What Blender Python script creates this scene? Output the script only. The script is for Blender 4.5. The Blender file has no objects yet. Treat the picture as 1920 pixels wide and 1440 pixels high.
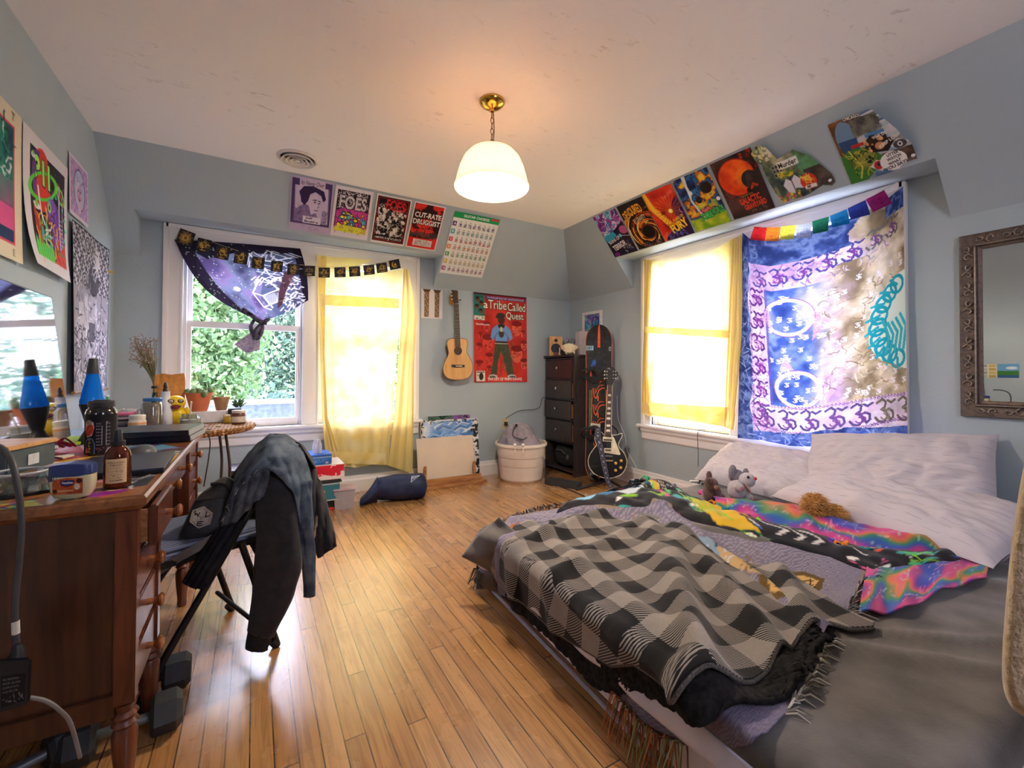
import bpy, bmesh, math, random
import numpy as np
from mathutils import Vector, Matrix, noise as mnoise
random.seed(7); rng = np.random.default_rng(7)
SC = bpy.context.scene; COL = SC.collection
pi, sin, cos = math.pi, math.sin, math.cos
# ---------------------------------------------------------------- camera
CAM = Vector((0, 0, 1.0355)); FPX, CX, CY = 823.14, 960.0, 686.135
_y, _p, _r = (math.radians(a) for a in (30.38, .8366, .25))
FWD = Vector((sin(_y)*cos(_p), cos(_y)*cos(_p), sin(_p))); _rt = Vector((cos(_y), -sin(_y), 0)); _up = _rt.cross(FWD)
RGT = _rt*cos(_r)+_up*sin(_r); UPV = -_rt*sin(_r)+_up*cos(_r)
cd = bpy.data.cameras.new('camera'); cam = bpy.data.objects.new('camera', cd); COL.objects.link(cam)
cam.matrix_world = Matrix(((RGT.x, UPV.x, -FWD.x, CAM.x), (RGT.y, UPV.y, -FWD.y, CAM.y), (RGT.z, UPV.z, -FWD.z, CAM.z), (0, 0, 0, 1)))
cd.sensor_width = 36; cd.lens = FPX/1920*36; cd.shift_y = (CY-720)/1920; cd.clip_start = .02
SC.camera = cam
# ---------------------------------------------------------------- world, daylight, exposure
W = bpy.data.worlds.new('sky'); SC.world = W; W.use_nodes = True
_n = W.node_tree.nodes; _l = W.node_tree.links; _bg = _n['Background']
_tc = _n.new('ShaderNodeTexCoord'); _sx = _n.new('ShaderNodeSeparateXYZ'); _rp = _n.new('ShaderNodeValToRGB')
_l.new(_tc.outputs['Generated'], _sx.inputs[0]); _l.new(_sx.outputs['Z'], _rp.inputs[0]); _l.new(_rp.outputs[0], _bg.inputs[0])
_rp.color_ramp.elements[0].color = (.85, .82, 1, 1); _rp.color_ramp.elements[1].color = (.66, .70, 1, 1)
_bg.inputs[1].default_value = 9.5
def area(name, loc, rot, sx, sy, power, col=(1, 1, 1), portal=False):
    d = bpy.data.lights.new(name, 'AREA'); d.shape = 'RECTANGLE'; d.size = sx; d.size_y = sy; d.energy = power; d.color = col
    d.cycles.is_portal = portal
    o = bpy.data.objects.new(name, d); COL.objects.link(o); o.location = loc; o.rotation_euler = rot
    return o
area('portal_back', (.37, 4.12, 1.3), (-pi/2, 0, 0), 1.8, 1.5, 0, portal=True)
area('portal_right', (3.24, 1.93, 1.3), (pi/2, 0, pi/2), 1.9, 1.5, 0, portal=True)
area('portal_added_window', (1.075, -1.45, 1.67), (pi/2, 0, 0), .7, .9, 0, portal=True)  # sky portal for the fill window added behind the camera
_s = bpy.data.lights.new('sun', 'SUN'); _s.energy = 1.6; _s.angle = .3; _s.color = (1, .95, .85)
_so = bpy.data.objects.new('sun', _s); COL.objects.link(_so); _so.rotation_euler = (math.radians(50), 0, math.radians(-160))
SC.view_settings.view_transform = 'Standard'; SC.view_settings.look = 'None'; SC.view_settings.gamma = 1
SC.view_settings.use_curve_mapping = False; SC.view_settings.exposure = 1.36
SC.cycles.max_bounces = 10; SC.cycles.diffuse_bounces = 6; SC.cycles.transparent_max_bounces = 24; SC.cycles.use_denoising = True
SC.cycles.caustics_reflective = False; SC.cycles.caustics_refractive = False; SC.cycles.sample_clamp_indirect = 6
# ---------------------------------------------------------------- pixel -> place on a known plane
XL, XR, YB, ZC = -.832, 3.096, 3.976, 2.437
def ray(x, y): return FWD+RGT*((x-CX)/FPX)+UPV*((CY-y)/FPX)
def at(x, y, ax, v):
    d = ray(x, y); i = 'XYZ'.index(ax); return CAM+d*((v-CAM[i])/d[i])
# ---------------------------------------------------------------- colour and materials
def lin1(c): return c/12.92 if c <= .04045 else ((c+.055)/1.055)**2.4
def lin(c):
    if isinstance(c, str): c = tuple(int(c[i:i+2], 16)/255 for i in (0, 2, 4))
    return tuple(lin1(x) for x in c[:3])
MATS = {}
def node_mat(name):
    m = bpy.data.materials.new(name); m.use_nodes = True; nt = m.node_tree
    return m, nt, nt.nodes, nt.links, nt.nodes['Principled BSDF']
def N(nt, t, **kw):
    n = nt.nodes.new('ShaderNode'+t)
    for k, v in kw.items():
        if k.startswith('i_'): n.inputs[k[2:].replace('_', ' ')].default_value = v
        elif k[0] == 'i' and k[1:].isdigit(): n.inputs[int(k[1:])].default_value = v
        else: setattr(n, k, v)
    return n
def math_(nt, op, a, b=None, c=None):
    n = nt.nodes.new('ShaderNodeMath'); n.operation = op
    for i, v in enumerate((a, b, c)):
        if v is None: continue
        if isinstance(v, (int, float)): n.inputs[i].default_value = v
        else: nt.links.new(v, n.inputs[i])
    return n.outputs[0]
def mixc(nt, f, a, b, mode='MIX'):
    n = nt.nodes.new('ShaderNodeMix'); n.data_type = 'RGBA'; n.blend_type = mode
    for i, v in ((0, f), (6, a), (7, b)):
        if isinstance(v, (int, float)): n.inputs[i].default_value = v
        elif isinstance(v, tuple): n.inputs[i].default_value = (*v[:3], 1)
        else: nt.links.new(v, n.inputs[i])
    return n.outputs[2]
def ramp(nt, f, stops, mode='LINEAR'):
    n = nt.nodes.new('ShaderNodeValToRGB'); n.color_ramp.interpolation = mode
    e = n.color_ramp.elements
    while len(e) < len(stops): e.new(.5)
    for i, (p, c) in enumerate(stops): e[i].position = p; e[i].color = (*c, 1)
    nt.links.new(f, n.inputs[0]); return n.outputs[0]
def obj_xyz(nt):
    t = nt.nodes.new('ShaderNodeNewGeometry'); return t.outputs['Position']
def bump(nt, bs, h, strength=.3, dist=.01):
    b = nt.nodes.new('ShaderNodeBump'); b.inputs['Strength'].default_value = strength; b.inputs['Distance'].default_value = dist
    nt.links.new(h, b.inputs['Height']); nt.links.new(b.outputs[0], bs.inputs['Normal'])
def M(col, rough=.5, metal=0, var=.12, scale=30, bmp=0, bscale=120, spec=.5, trans=0, alpha=1, emit=0, sheen=0, coat=0, ior=1.45):
    key = (col, rough, metal, var, scale, bmp, bscale, spec, trans, alpha, emit, sheen, coat, ior)
    if key in MATS: return MATS[key]
    m, nt, n, l, bs = node_mat('m_%s_%d' % (col, len(MATS))); c = lin(col)
    p = obj_xyz(nt); ns = N(nt, 'TexNoise', i_Scale=scale, i_Detail=3.0); l.new(p, ns.inputs['Vector'])
    d = tuple(x*(1-var) for x in c); b = tuple(min(1, x*(1+var)) for x in c)
    l.new(ramp(nt, ns.outputs[0], [(.3, d), (.7, b)]), bs.inputs['Base Color'])
    bs.inputs['Roughness'].default_value = rough; bs.inputs['Metallic'].default_value = metal; bs.inputs['IOR'].default_value = ior
    bs.inputs['Specular IOR Level'].default_value = spec; bs.inputs['Transmission Weight'].default_value = trans; bs.inputs['Alpha'].default_value = alpha
    bs.inputs['Sheen Weight'].default_value = sheen; bs.inputs['Coat Weight'].default_value = coat
    if emit: bs.inputs['Emission Color'].default_value = (*c, 1); bs.inputs['Emission Strength'].default_value = emit
    if bmp:
        n2 = N(nt, 'TexNoise', i_Scale=bscale, i_Detail=4.0); l.new(p, n2.inputs['Vector']); bump(nt, bs, n2.outputs[0], bmp)
    MATS[key] = m; return m
def plaster(name, col, bsc=70, bst=.25, warm=None):
    m, nt, n, l, bs = node_mat(name); p = obj_xyz(nt); c = lin(col)
    a = N(nt, 'TexNoise', i_Scale=1.6, i_Detail=4.0); l.new(p, a.inputs['Vector'])
    l.new(ramp(nt, a.outputs[0], [(.3, tuple(x*.95 for x in c)), (.7, tuple(min(1, x*1.04) for x in c))]), bs.inputs['Base Color'])
    b = N(nt, 'TexNoise', i_Scale=bsc, i_Detail=5.0); l.new(p, b.inputs['Vector']); bump(nt, bs, b.outputs[0], bst, .006)
    bs.inputs['Roughness'].default_value = .75; bs.inputs['Specular IOR Level'].default_value = .25
    return m
def ceiling_mat():
    m, nt, n, l, bs = node_mat('ceiling_plaster'); p = obj_xyz(nt); c = lin('efebe9')
    mp = N(nt, 'Mapping'); mp.inputs['Scale'].default_value = (1.0, 2.6, 1); mp.inputs['Rotation'].default_value = (0, 0, .5); l.new(p, mp.inputs[0])
    a = N(nt, 'TexNoise', i_Scale=9.0, i_Detail=9.0, i_Roughness=.72, i_Distortion=.8); l.new(mp.outputs[0], a.inputs['Vector'])
    b = N(nt, 'TexNoise', i_Scale=1.7, i_Detail=3.0); l.new(p, b.inputs['Vector'])
    f = math_(nt, 'MULTIPLY', ramp(nt, a.outputs[0], [(.355, (1, 1, 1)), (.41, (0, 0, 0))]), ramp(nt, b.outputs[0], [(.45, (0, 0, 0)), (.62, (1, 1, 1))]))
    l.new(mixc(nt, math_(nt, 'MULTIPLY', f, .26), c, lin('6f675f')), bs.inputs['Base Color'])
    h = ramp(nt, a.outputs[0], [(.36, (0, 0, 0)), (.5, (1, 1, 1))]); bump(nt, bs, h, .16, .01)
    bs.inputs['Roughness'].default_value = .8; bs.inputs['Specular IOR Level'].default_value = .2
    return m
def floor_mat():
    m, nt, n, l, bs = node_mat('oak_strip_floor'); p = obj_xyz(nt); s = N(nt, 'SeparateXYZ'); l.new(p, s.inputs[0])
    w = .0572; xs = math_(nt, 'DIVIDE', s.outputs[0], w); row = math_(nt, 'FLOOR', xs); fx = math_(nt, 'FRACT', xs)
    wn = N(nt, 'TexWhiteNoise', noise_dimensions='1D'); l.new(row, wn.inputs['W'])
    ys = math_(nt, 'ADD', math_(nt, 'DIVIDE', s.outputs[1], 1.35), math_(nt, 'MULTIPLY', wn.outputs[0], 7.0)); seg = math_(nt, 'FLOOR', ys); fy = math_(nt, 'FRACT', ys)
    cb = N(nt, 'CombineXYZ'); l.new(row, cb.inputs[0]); l.new(seg, cb.inputs[1])
    w2 = N(nt, 'TexWhiteNoise', noise_dimensions='3D'); l.new(cb.outputs[0], w2.inputs['Vector'])
    base = ramp(nt, w2.outputs[0], [(0, lin('a97642')), (.35, lin('b38049')), (.7, lin('ba8850')), (1, lin('c2925a'))])
    mp = N(nt, 'Mapping'); mp.inputs['Scale'].default_value = (38, 2.2, 1); l.new(p, mp.inputs[0])
    ad = N(nt, 'VectorMath', operation='ADD'); sc = N(nt, 'VectorMath', operation='SCALE'); l.new(w2.outputs['Color'], sc.inputs[0]); sc.inputs['Scale'].default_value = 40
    l.new(mp.outputs[0], ad.inputs[0]); l.new(sc.outputs[0], ad.inputs[1])
    g = N(nt, 'TexNoise', i_Scale=1.6, i_Detail=6.0, i_Distortion=1.2); l.new(ad.outputs[0], g.inputs['Vector'])
    gr = ramp(nt, g.outputs[0], [(.38, (.62, .55, .5)), (.55, (1, 1, 1))])
    c = mixc(nt, .75, base, gr, 'MULTIPLY')
    we = N(nt, 'TexNoise', i_Scale=2.3, i_Detail=6.0); l.new(p, we.inputs['Vector'])
    c = mixc(nt, ramp(nt, we.outputs[0], [(.42, (0, 0, 0)), (.9, (.3, .3, .3))]), c, lin('c9a27a'))
    gap = math_(nt, 'MAXIMUM', math_(nt, 'GREATER_THAN', math_(nt, 'ABSOLUTE', math_(nt, 'SUBTRACT', fx, .5)), .468), math_(nt, 'LESS_THAN', fy, .003))
    gn = N(nt, 'TexNoise', i_Scale=7.0, i_Detail=2.0); l.new(p, gn.inputs['Vector'])
    gap = math_(nt, 'MULTIPLY', gap, ramp(nt, gn.outputs[0], [(.35, (.55, .55, .55)), (.6, (1, 1, 1))]))
    sp = N(nt, 'TexNoise', i_Scale=95.0, i_Detail=3.0); l.new(p, sp.inputs['Vector'])
    speck = math_(nt, 'MULTIPLY', math_(nt, 'GREATER_THAN', sp.outputs[0], .685), ramp(nt, we.outputs[0], [(.5, (0, 0, 0)), (.62, (1, 1, 1))]))
    dk = math_(nt, 'MAXIMUM', gap, math_(nt, 'MULTIPLY', speck, .6))
    l.new(mixc(nt, dk, c, lin('3a2415')), bs.inputs['Base Color'])
    l.new(ramp(nt, we.outputs[0], [(.4, (.2, .2, .2)), (.7, (.36, .36, .36))]), bs.inputs['Roughness'])
    bs.inputs['Specular IOR Level'].default_value = .5; bs.inputs['Coat Weight'].default_value = 1; bs.inputs['Coat IOR'].default_value = 1.7; bs.inputs['Coat Roughness'].default_value = .27
    hh = math_(nt, 'SUBTRACT', math_(nt, 'MULTIPLY', g.outputs[0], .12), gap); bump(nt, bs, hh, .3, .002)
    return m
def wood(dark, light, scale=6, ax=(1, 1, 12), rough=.35, coat=.2):
    key = ('wood', dark, light, scale, ax, rough)
    if key in MATS: return MATS[key]
    m, nt, n, l, bs = node_mat('wood_%d' % len(MATS)); p = obj_xyz(nt)
    mp = N(nt, 'Mapping'); mp.inputs['Scale'].default_value = tuple(12/a for a in ax); l.new(p, mp.inputs[0])
    g = N(nt, 'TexNoise', i_Scale=float(scale), i_Detail=6.0, i_Distortion=.7); l.new(mp.outputs[0], g.inputs['Vector'])
    l.new(ramp(nt, g.outputs[0], [(.35, lin(dark)), (.62, lin(light))]), bs.inputs['Base Color'])
    bs.inputs['Roughness'].default_value = rough; bs.inputs['Coat Weight'].default_value = coat; bs.inputs['Coat Roughness'].default_value = .25
    bump(nt, bs, g.outputs[0], .06, .003); MATS[key] = m; return m
def cloth_mat(name, colsock, rough=.9, transl=0, transp=0, bsc=0, bst=.2, sheen=.0, noback=None):
    """colsock(nt) -> colour output. transl mixes in light passing through, transp lets the view through."""
    m, nt, n, l, bs = node_mat(name); c = colsock(nt)
    l.new(c, bs.inputs['Base Color']); bs.inputs['Roughness'].default_value = rough; bs.inputs['Specular IOR Level'].default_value = .15; bs.inputs['Sheen Weight'].default_value = sheen
    if bsc:
        b = N(nt, 'TexNoise', i_Scale=float(bsc), i_Detail=3.0); l.new(obj_xyz(nt), b.inputs['Vector']); bump(nt, bs, b.outputs[0], bst, .004)
    out = n['Material Output']; sh = bs.outputs[0]
    if transl:
        t = N(nt, 'BsdfTranslucent'); l.new(c, t.inputs[0]); x = N(nt, 'MixShader', i0=transl); l.new(sh, x.inputs[1]); l.new(t.outputs[0], x.inputs[2]); sh = x.outputs[0]
    if transp:
        t = N(nt, 'BsdfTransparent'); l.new(c, t.inputs[0]); x = N(nt, 'MixShader', i0=transp); l.new(sh, x.inputs[1]); l.new(t.outputs[0], x.inputs[2]); sh = x.outputs[0]
    l.new(sh, out.inputs[0]); return m
def colattr(nt): return N(nt, 'VertexColor', layer_name='Col').outputs[0]
def const(c):
    def f(nt):
        r = nt.nodes.new('ShaderNodeRGB'); r.outputs[0].default_value = (*lin(c), 1); return r.outputs[0]
    return f
def noisy(c1, c2, sc=40):
    def f(nt):
        a = N(nt, 'TexNoise', i_Scale=float(sc), i_Detail=4.0); nt.links.new(obj_xyz(nt), a.inputs['Vector'])
        return ramp(nt, a.outputs[0], [(.35, lin(c1)), (.65, lin(c2))])
    return f
PRINT = cloth_mat('printed_paper', colattr, .5)
PRINTC = cloth_mat('printed_cloth', colattr, .85)
# ---------------------------------------------------------------- mesh building
LOC = {}
def tag(o, label=None, cat=None, group=None, kind=None):
    for k, v in (('label', label), ('category', cat), ('group', group), ('kind', kind)):
        if v: o[k] = v
    return o
def T(name, label, cat, loc, group=None, kind=None):
    o = bpy.data.objects.new(name, None); o.empty_display_size = .05; COL.objects.link(o); o.location = loc; LOC[o] = Vector(loc)
    return tag(o, label, cat, group, kind)
def rotM(loc=(0, 0, 0), rz=0, rx=0, ry=0): return Matrix.Translation(loc) @ Matrix.Rotation(rz, 4, 'Z') @ Matrix.Rotation(ry, 4, 'Y') @ Matrix.Rotation(rx, 4, 'X')
def frame(o, x, y, z):
    x, y, z = (Vector(a) for a in (x, y, z)); return Matrix(((x.x, y.x, z.x, o[0]), (x.y, y.y, z.y, o[1]), (x.z, y.z, z.z, o[2]), (0, 0, 0, 1)))
class MB:
    def __init__(s, mtx=None): s.v = []; s.f = []; s.M = mtx; s.uv = None; s.col = None
    def add(s, vs, fs):
        o = len(s.v); s.v += [(s.M @ Vector(p)) if s.M else Vector(p) for p in vs]; s.f += [tuple(i+o for i in f) for f in fs]; return s
    def box(s, x0, x1, y0, y1, z0, z1):
        return s.add([(x, y, z) for z in (z0, z1) for y in (y0, y1) for x in (x0, x1)], [(0, 2, 3, 1), (4, 5, 7, 6), (0, 1, 5, 4), (1, 3, 7, 5), (3, 2, 6, 7), (2, 0, 4, 6)])
    def loft(s, rings, cap=True, close=True):
        n = len(rings[0]); vs = [p for r in rings for p in r]; fs = []
        for i in range(len(rings)-1):
            for j in range(n if close else n-1):
                a, b = i*n+j, i*n+(j+1) % n; fs.append((a, b, b+n, a+n))
        if cap and close: fs += [tuple(range(n-1, -1, -1)), tuple(range((len(rings)-1)*n, len(rings)*n))]
        return s.add(vs, fs)
    def tube(s, pts, r, n=8, cap=True, flat=1.0, nrm=None):
        pts = [Vector(p) for p in pts]; rs = r if isinstance(r, (list, tuple)) else [r]*len(pts); rings = []; pu = None
        for i, p in enumerate(pts):
            t = (pts[min(i+1, len(pts)-1)]-pts[max(i-1, 0)]).normalized()
            ref = Vector(nrm) if nrm else (pu if pu else (Vector((0, 0, 1)) if abs(t.z) < .9 else Vector((1, 0, 0))))
            u = (ref-t*ref.dot(t)); u = u.normalized() if u.length > 1e-6 else t.orthogonal().normalized(); w = t.cross(u); pu = u
            rings.append([p+u*(rs[i]*flat*cos(2*pi*k/n))+w*(rs[i]*sin(2*pi*k/n)) for k in range(n)])
        return s.loft(rings, cap)
    def lathe(s, prof, n=24, c=(0, 0, 0), cap=True):
        return s.loft([[(c[0]+r*cos(2*pi*k/n), c[1]+r*sin(2*pi*k/n), c[2]+z) for k in range(n)] for r, z in prof], cap)
    def prism(s, poly, z0, z1):
        n = len(poly); vs = [(x, y, z0) for x, y in poly]+[(x, y, z1) for x, y in poly]
        return s.add(vs, [tuple(range(n-1, -1, -1)), tuple(range(n, 2*n))]+[(i, (i+1) % n, (i+1) % n+n, i+n) for i in range(n)])
    def grid(s, fn, nu, nv, thick=0):
        P = [[Vector(fn(i/nu, j/nv)) for i in range(nu+1)] for j in range(nv+1)]; w = nu+1
        vs = [p for r in P for p in r]; fs = [(j*w+i, j*w+i+1, (j+1)*w+i+1, (j+1)*w+i) for j in range(nv) for i in range(nu)]
        uv = [(i/nu, j/nv) for j in range(nv+1) for i in range(nu+1)]
        if thick:
            k = len(vs); bot = []
            for j in range(nv+1):
                for i in range(nu+1):
                    a = P[j][min(i+1, nu)]-P[j][max(i-1, 0)]; b = P[min(j+1, nv)][i]-P[max(j-1, 0)][i]; nn = a.cross(b)
                    bot.append(P[j][i]-(nn.normalized()*thick if nn.length > 1e-9 else Vector((0, 0, thick))))
            vs += bot; fs += [tuple(q+k for q in reversed(f)) for f in fs]
            rim = [i for i in range(w)]+[j*w+nu for j in range(1, nv+1)]+[nv*w+i for i in range(nu-1, -1, -1)]+[j*w for j in range(nv-1, 0, -1)]
            fs += [(rim[q], rim[q]+k, rim[(q+1) % len(rim)]+k, rim[(q+1) % len(rim)]) for q in range(len(rim))]; uv = uv+uv
        s.uv = (s.uv or [])+uv
        return s.add(vs, fs)
    def ball(s, c, r, nu=16, nv=10, fn=None):
        r = r if isinstance(r, (tuple, list)) else (r, r, r); rings = []
        for j in range(nv+1):
            a = -pi/2+pi*j/nv; ca = max(cos(a), .02)
            rings.append([(c[0]+r[0]*ca*cos(2*pi*k/nu), c[1]+r[1]*ca*sin(2*pi*k/nu), c[2]+r[2]*sin(a)) for k in range(nu)])
        return s.loft(rings)
    def build(s, name, mat, parent=None, smooth=38, bevel=0, seg=2, label=None, cat=None, group=None, kind=None):
        off = Vector((0, 0, 0)); q = parent
        if q: off = LOC[q]
        me = bpy.data.meshes.new(name); me.from_pydata([tuple(p-off) for p in s.v], [], s.f)
        if bevel:
            bm = bmesh.new(); bm.from_mesh(me); bmesh.ops.recalc_face_normals(bm, faces=bm.faces)
            ed = [e for e in bm.edges if len(e.link_faces) == 2 and e.calc_face_angle(0) > .6]
            bmesh.ops.bevel(bm, geom=ed, offset=bevel, segments=seg, affect='EDGES', clamp_overlap=True); bm.to_mesh(me); bm.free()
        else:
            if s.uv and len(s.uv) == len(s.v):
                lay = me.uv_layers.new(name='UVMap'); li = np.empty(len(me.loops), np.int32); me.loops.foreach_get('vertex_index', li)
                lay.data.foreach_set('uv', np.array(s.uv, np.float32)[li].ravel())
            elif not s.uv:
                bm = bmesh.new(); bm.from_mesh(me); bmesh.ops.recalc_face_normals(bm, faces=bm.faces); bm.to_mesh(me); bm.free()
            if s.col is not None:
                ca = me.color_attributes.new('Col', 'FLOAT_COLOR', 'POINT'); ca.data.foreach_set('color', np.asarray(s.col, np.float32).ravel())
        me.materials.append(mat)
        if smooth:
            me.polygons.foreach_set('use_smooth', [True]*len(me.polygons)); me.set_sharp_from_angle(angle=math.radians(smooth))
        o = bpy.data.objects.new(name, me); COL.objects.link(o)
        if parent: o.parent = parent
        LOC[o] = off
        return tag(o, label, cat, group, kind)
def nz(x, y, z=0.): return mnoise.noise(Vector((x, y, z)))
def bez(pts, n=8):
    """smooth curve through the points"""
    P = [Vector(p) for p in pts]; out = []
    for i in range(len(P)-1):
        a, b, c, d = P[max(i-1, 0)], P[i], P[i+1], P[min(i+2, len(P)-1)]
        for k in range(n):
            t = k/n; out.append(.5*((2*b)+(c-a)*t+(2*a-5*b+4*c-d)*t*t+(3*b-a-3*c+d)*t**3))
    return out+[P[-1]]
# ---------------------------------------------------------------- printed artwork: a small painter that colours a mesh grid
def fbm(h, w, sc, octv=4, seed=0):
    r = np.random.default_rng(seed); out = np.zeros((h, w)); amp = 1; tot = 0
    for o in range(octv):
        n = max(2, int(sc*2**o)); m = max(2, int(n*h/w)) if w else 2
        g = r.random((m+2, n+2)); yy = np.linspace(0, m, h); xx = np.linspace(0, n, w); y0 = yy.astype(int); x0 = xx.astype(int); fy = (yy-y0)[:, None]; fx = (xx-x0)[None]
        fy = fy*fy*(3-2*fy); fx = fx*fx*(3-2*fx)
        out += amp*(g[y0][:, x0]*(1-fy)*(1-fx)+g[y0][:, x0+1]*(1-fy)*fx+g[y0+1][:, x0]*fy*(1-fx)+g[y0+1][:, x0+1]*fy*fx); tot += amp; amp *= .5
    return out/tot
GLY = {}
def glyphs(s, bold):
    k = (s, bold)
    if k not in GLY:
        cu = bpy.data.curves.new('t', 'FONT'); cu.body = s; cu.size = 1; cu.offset = bold; ob = bpy.data.objects.new('t', cu); COL.objects.link(ob)
        bpy.context.view_layer.update(); me = bpy.data.meshes.new_from_object(ob.evaluated_get(bpy.context.evaluated_depsgraph_get())); me.calc_loop_triangles()
        v = np.array([p.co[:2] for p in me.vertices]).reshape(-1, 2); t = np.array([q.vertices[:] for q in me.loop_triangles], int).reshape(-1, 3)
        bpy.data.objects.remove(ob); bpy.data.curves.remove(cu); bpy.data.meshes.remove(me)
        if len(v): v = v-v.min(0); v = v/max(v[:, 1].max(), 1e-6)
        GLY[k] = (v, t)
    return GLY[k]
class CV:
    def __init__(s, w, h, k=1., bg='ffffff', ss=2):
        s.k = k*ss; s.ss = ss; s.w, s.h = w, h; s.H, s.W = int(round(h*k))*ss, int(round(w*k))*ss; s.a = np.zeros((s.H, s.W, 3)); s.a[:] = s.c(bg)
        s.mask = None
    def c(s, c): return np.array([int(c[i:i+2], 16)/255 for i in (0, 2, 4)]) if isinstance(c, str) else np.array(c)
    def put(s, m, y0, x0, col, al=1.):
        h, w = m.shape; m = m*al; sl = s.a[y0:y0+h, x0:x0+w]
        cc = col[y0:y0+h, x0:x0+w] if isinstance(col, np.ndarray) and col.ndim == 3 else s.c(col); sl += (cc-sl)*m[..., None]
    def win(s, x0, y0, x1, y1):
        a, b = max(0, int(x0*s.k)-1), max(0, int(y0*s.k)-1); c, d = min(s.W, int(x1*s.k)+2), min(s.H, int(y1*s.k)+2)
        if c <= a or d <= b: return None
        X, Y = np.meshgrid((np.arange(a, c)+.5)/s.k, (np.arange(b, d)+.5)/s.k); return a, b, X, Y
    def poly(s, pts, col, al=1.):
        p = np.array(pts, float); w = s.win(*p.min(0), *p.max(0))
        if w is None: return s
        a, b, X, Y = w; m = np.zeros(X.shape, bool)
        for i in range(len(p)):
            (xa, ya), (xb, yb) = p[i], p[(i+1) % len(p)]
            if ya == yb: continue
            m ^= ((ya > Y) != (yb > Y)) & (X < (xb-xa)*(Y-ya)/(yb-ya)+xa)
        s.put(m.astype(float), b, a, col, al); return s
    def rect(s, x0, y0, x1, y1, col, al=1.): return s.poly([(x0, y0), (x1, y0), (x1, y1), (x0, y1)], col, al)
    def ell(s, cx, cy, rx, ry, col, al=1., ring=0, rot=0.):
        r = max(rx, ry); w = s.win(cx-r, cy-r, cx+r, cy+r)
        if w is None: return s
        a, b, X, Y = w; X = X-cx; Y = Y-cy; c_, s_ = cos(rot), sin(rot); d = np.hypot((X*c_+Y*s_)/rx, (Y*c_-X*s_)/ry); m = d < 1
        if ring: m &= d > 1-ring
        s.put(m.astype(float), b, a, col, al); return s
    def line(s, pts, wd, col, al=1.):
        p = np.array(pts, float); w = s.win(*(p.min(0)-wd), *(p.max(0)+wd))
        if w is None: return s
        a, b, X, Y = w; m = np.zeros(X.shape, bool)
        for (xa, ya), (xb, yb) in zip(p[:-1], p[1:]):
            dx, dy = xb-xa, yb-ya; L = dx*dx+dy*dy+1e-9; t = np.clip(((X-xa)*dx+(Y-ya)*dy)/L, 0, 1); m |= np.hypot(X-xa-t*dx, Y-ya-t*dy) < wd/2
        s.put(m.astype(float), b, a, col, al); return s
    def text(s, t, x, y, h, col, w=None, rot=0., shear=0., bold=.0, out=None, ow=.5, arch=0., al=1.):
        """lettering: x,y = top left, h = cap height, w = width it is fitted to"""
        v, tr = glyphs(t, bold)
        if not len(v): return s
        sx = (w/v[:, 0].max()) if w else h; P = np.stack([v[:, 0]*sx, (1-v[:, 1])*h], 1); P[:, 0] += shear*(h-P[:, 1]); P[:, 1] += arch*np.sin(P[:, 0]/max(P[:, 0].max(), 1e-6)*pi)*-1
        c_, s_ = cos(rot), sin(rot); P = np.stack([x+P[:, 0]*c_-P[:, 1]*s_, y+P[:, 0]*s_+P[:, 1]*c_], 1)
        if out:
            for dx, dy in ((-ow, 0), (ow, 0), (0, -ow), (0, ow), (ow*.7, ow*.7), (-ow*.7, ow*.7)): s._tri(P+np.array([dx, dy]), tr, out, al)
        return s._tri(P, tr, col, al)
    def _tri(s, P, tr, col, al=1.):
        for t in tr:
            q = P[t]; w = s.win(*q.min(0), *q.max(0))
            if w is None: continue
            a, b, X, Y = w; e = [(q[(i+1) % 3, 0]-q[i, 0])*(Y-q[i, 1])-(q[(i+1) % 3, 1]-q[i, 1])*(X-q[i, 0]) for i in range(3)]
            m = ((e[0] >= 0) & (e[1] >= 0) & (e[2] >= 0)) | ((e[0] <= 0) & (e[1] <= 0) & (e[2] <= 0)); s.put(m.astype(float), b, a, col, al)
        return s
    def noise(s, sc, seed, stops, al=1., thr=None, octv=4, box=None):
        """recolour by cloudy noise through a list of colour stops"""
        f = fbm(s.H, s.W, sc, octv, seed); f = np.clip((f-.25)/.5, 0, 1); ps = [p for p, _ in stops]; cs = np.array([s.c(c) for _, c in stops])
        img = np.stack([np.interp(f, ps, cs[:, i]) for i in range(3)], -1); m = np.ones((s.H, s.W)) if thr is None else (fbm(s.H, s.W, sc*1.7, octv, seed+9) > thr).astype(float)
        if box: k = np.zeros_like(m); x0, y0, x1, y1 = (int(q*s.k) for q in box); k[y0:y1, x0:x1] = 1; m = m*k
        s.a += (img-s.a)*(m*al)[..., None]; return s
    def done(s):
        ss = s.ss; a = s.a[:s.H//ss*ss, :s.W//ss*ss].reshape(s.H//ss, ss, s.W//ss, ss, 3).mean((1, 3)); a = np.clip(a, 0, 1); return np.where(a <= .04045, a/12.92, ((a+.055)/1.055)**2.4)
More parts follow.
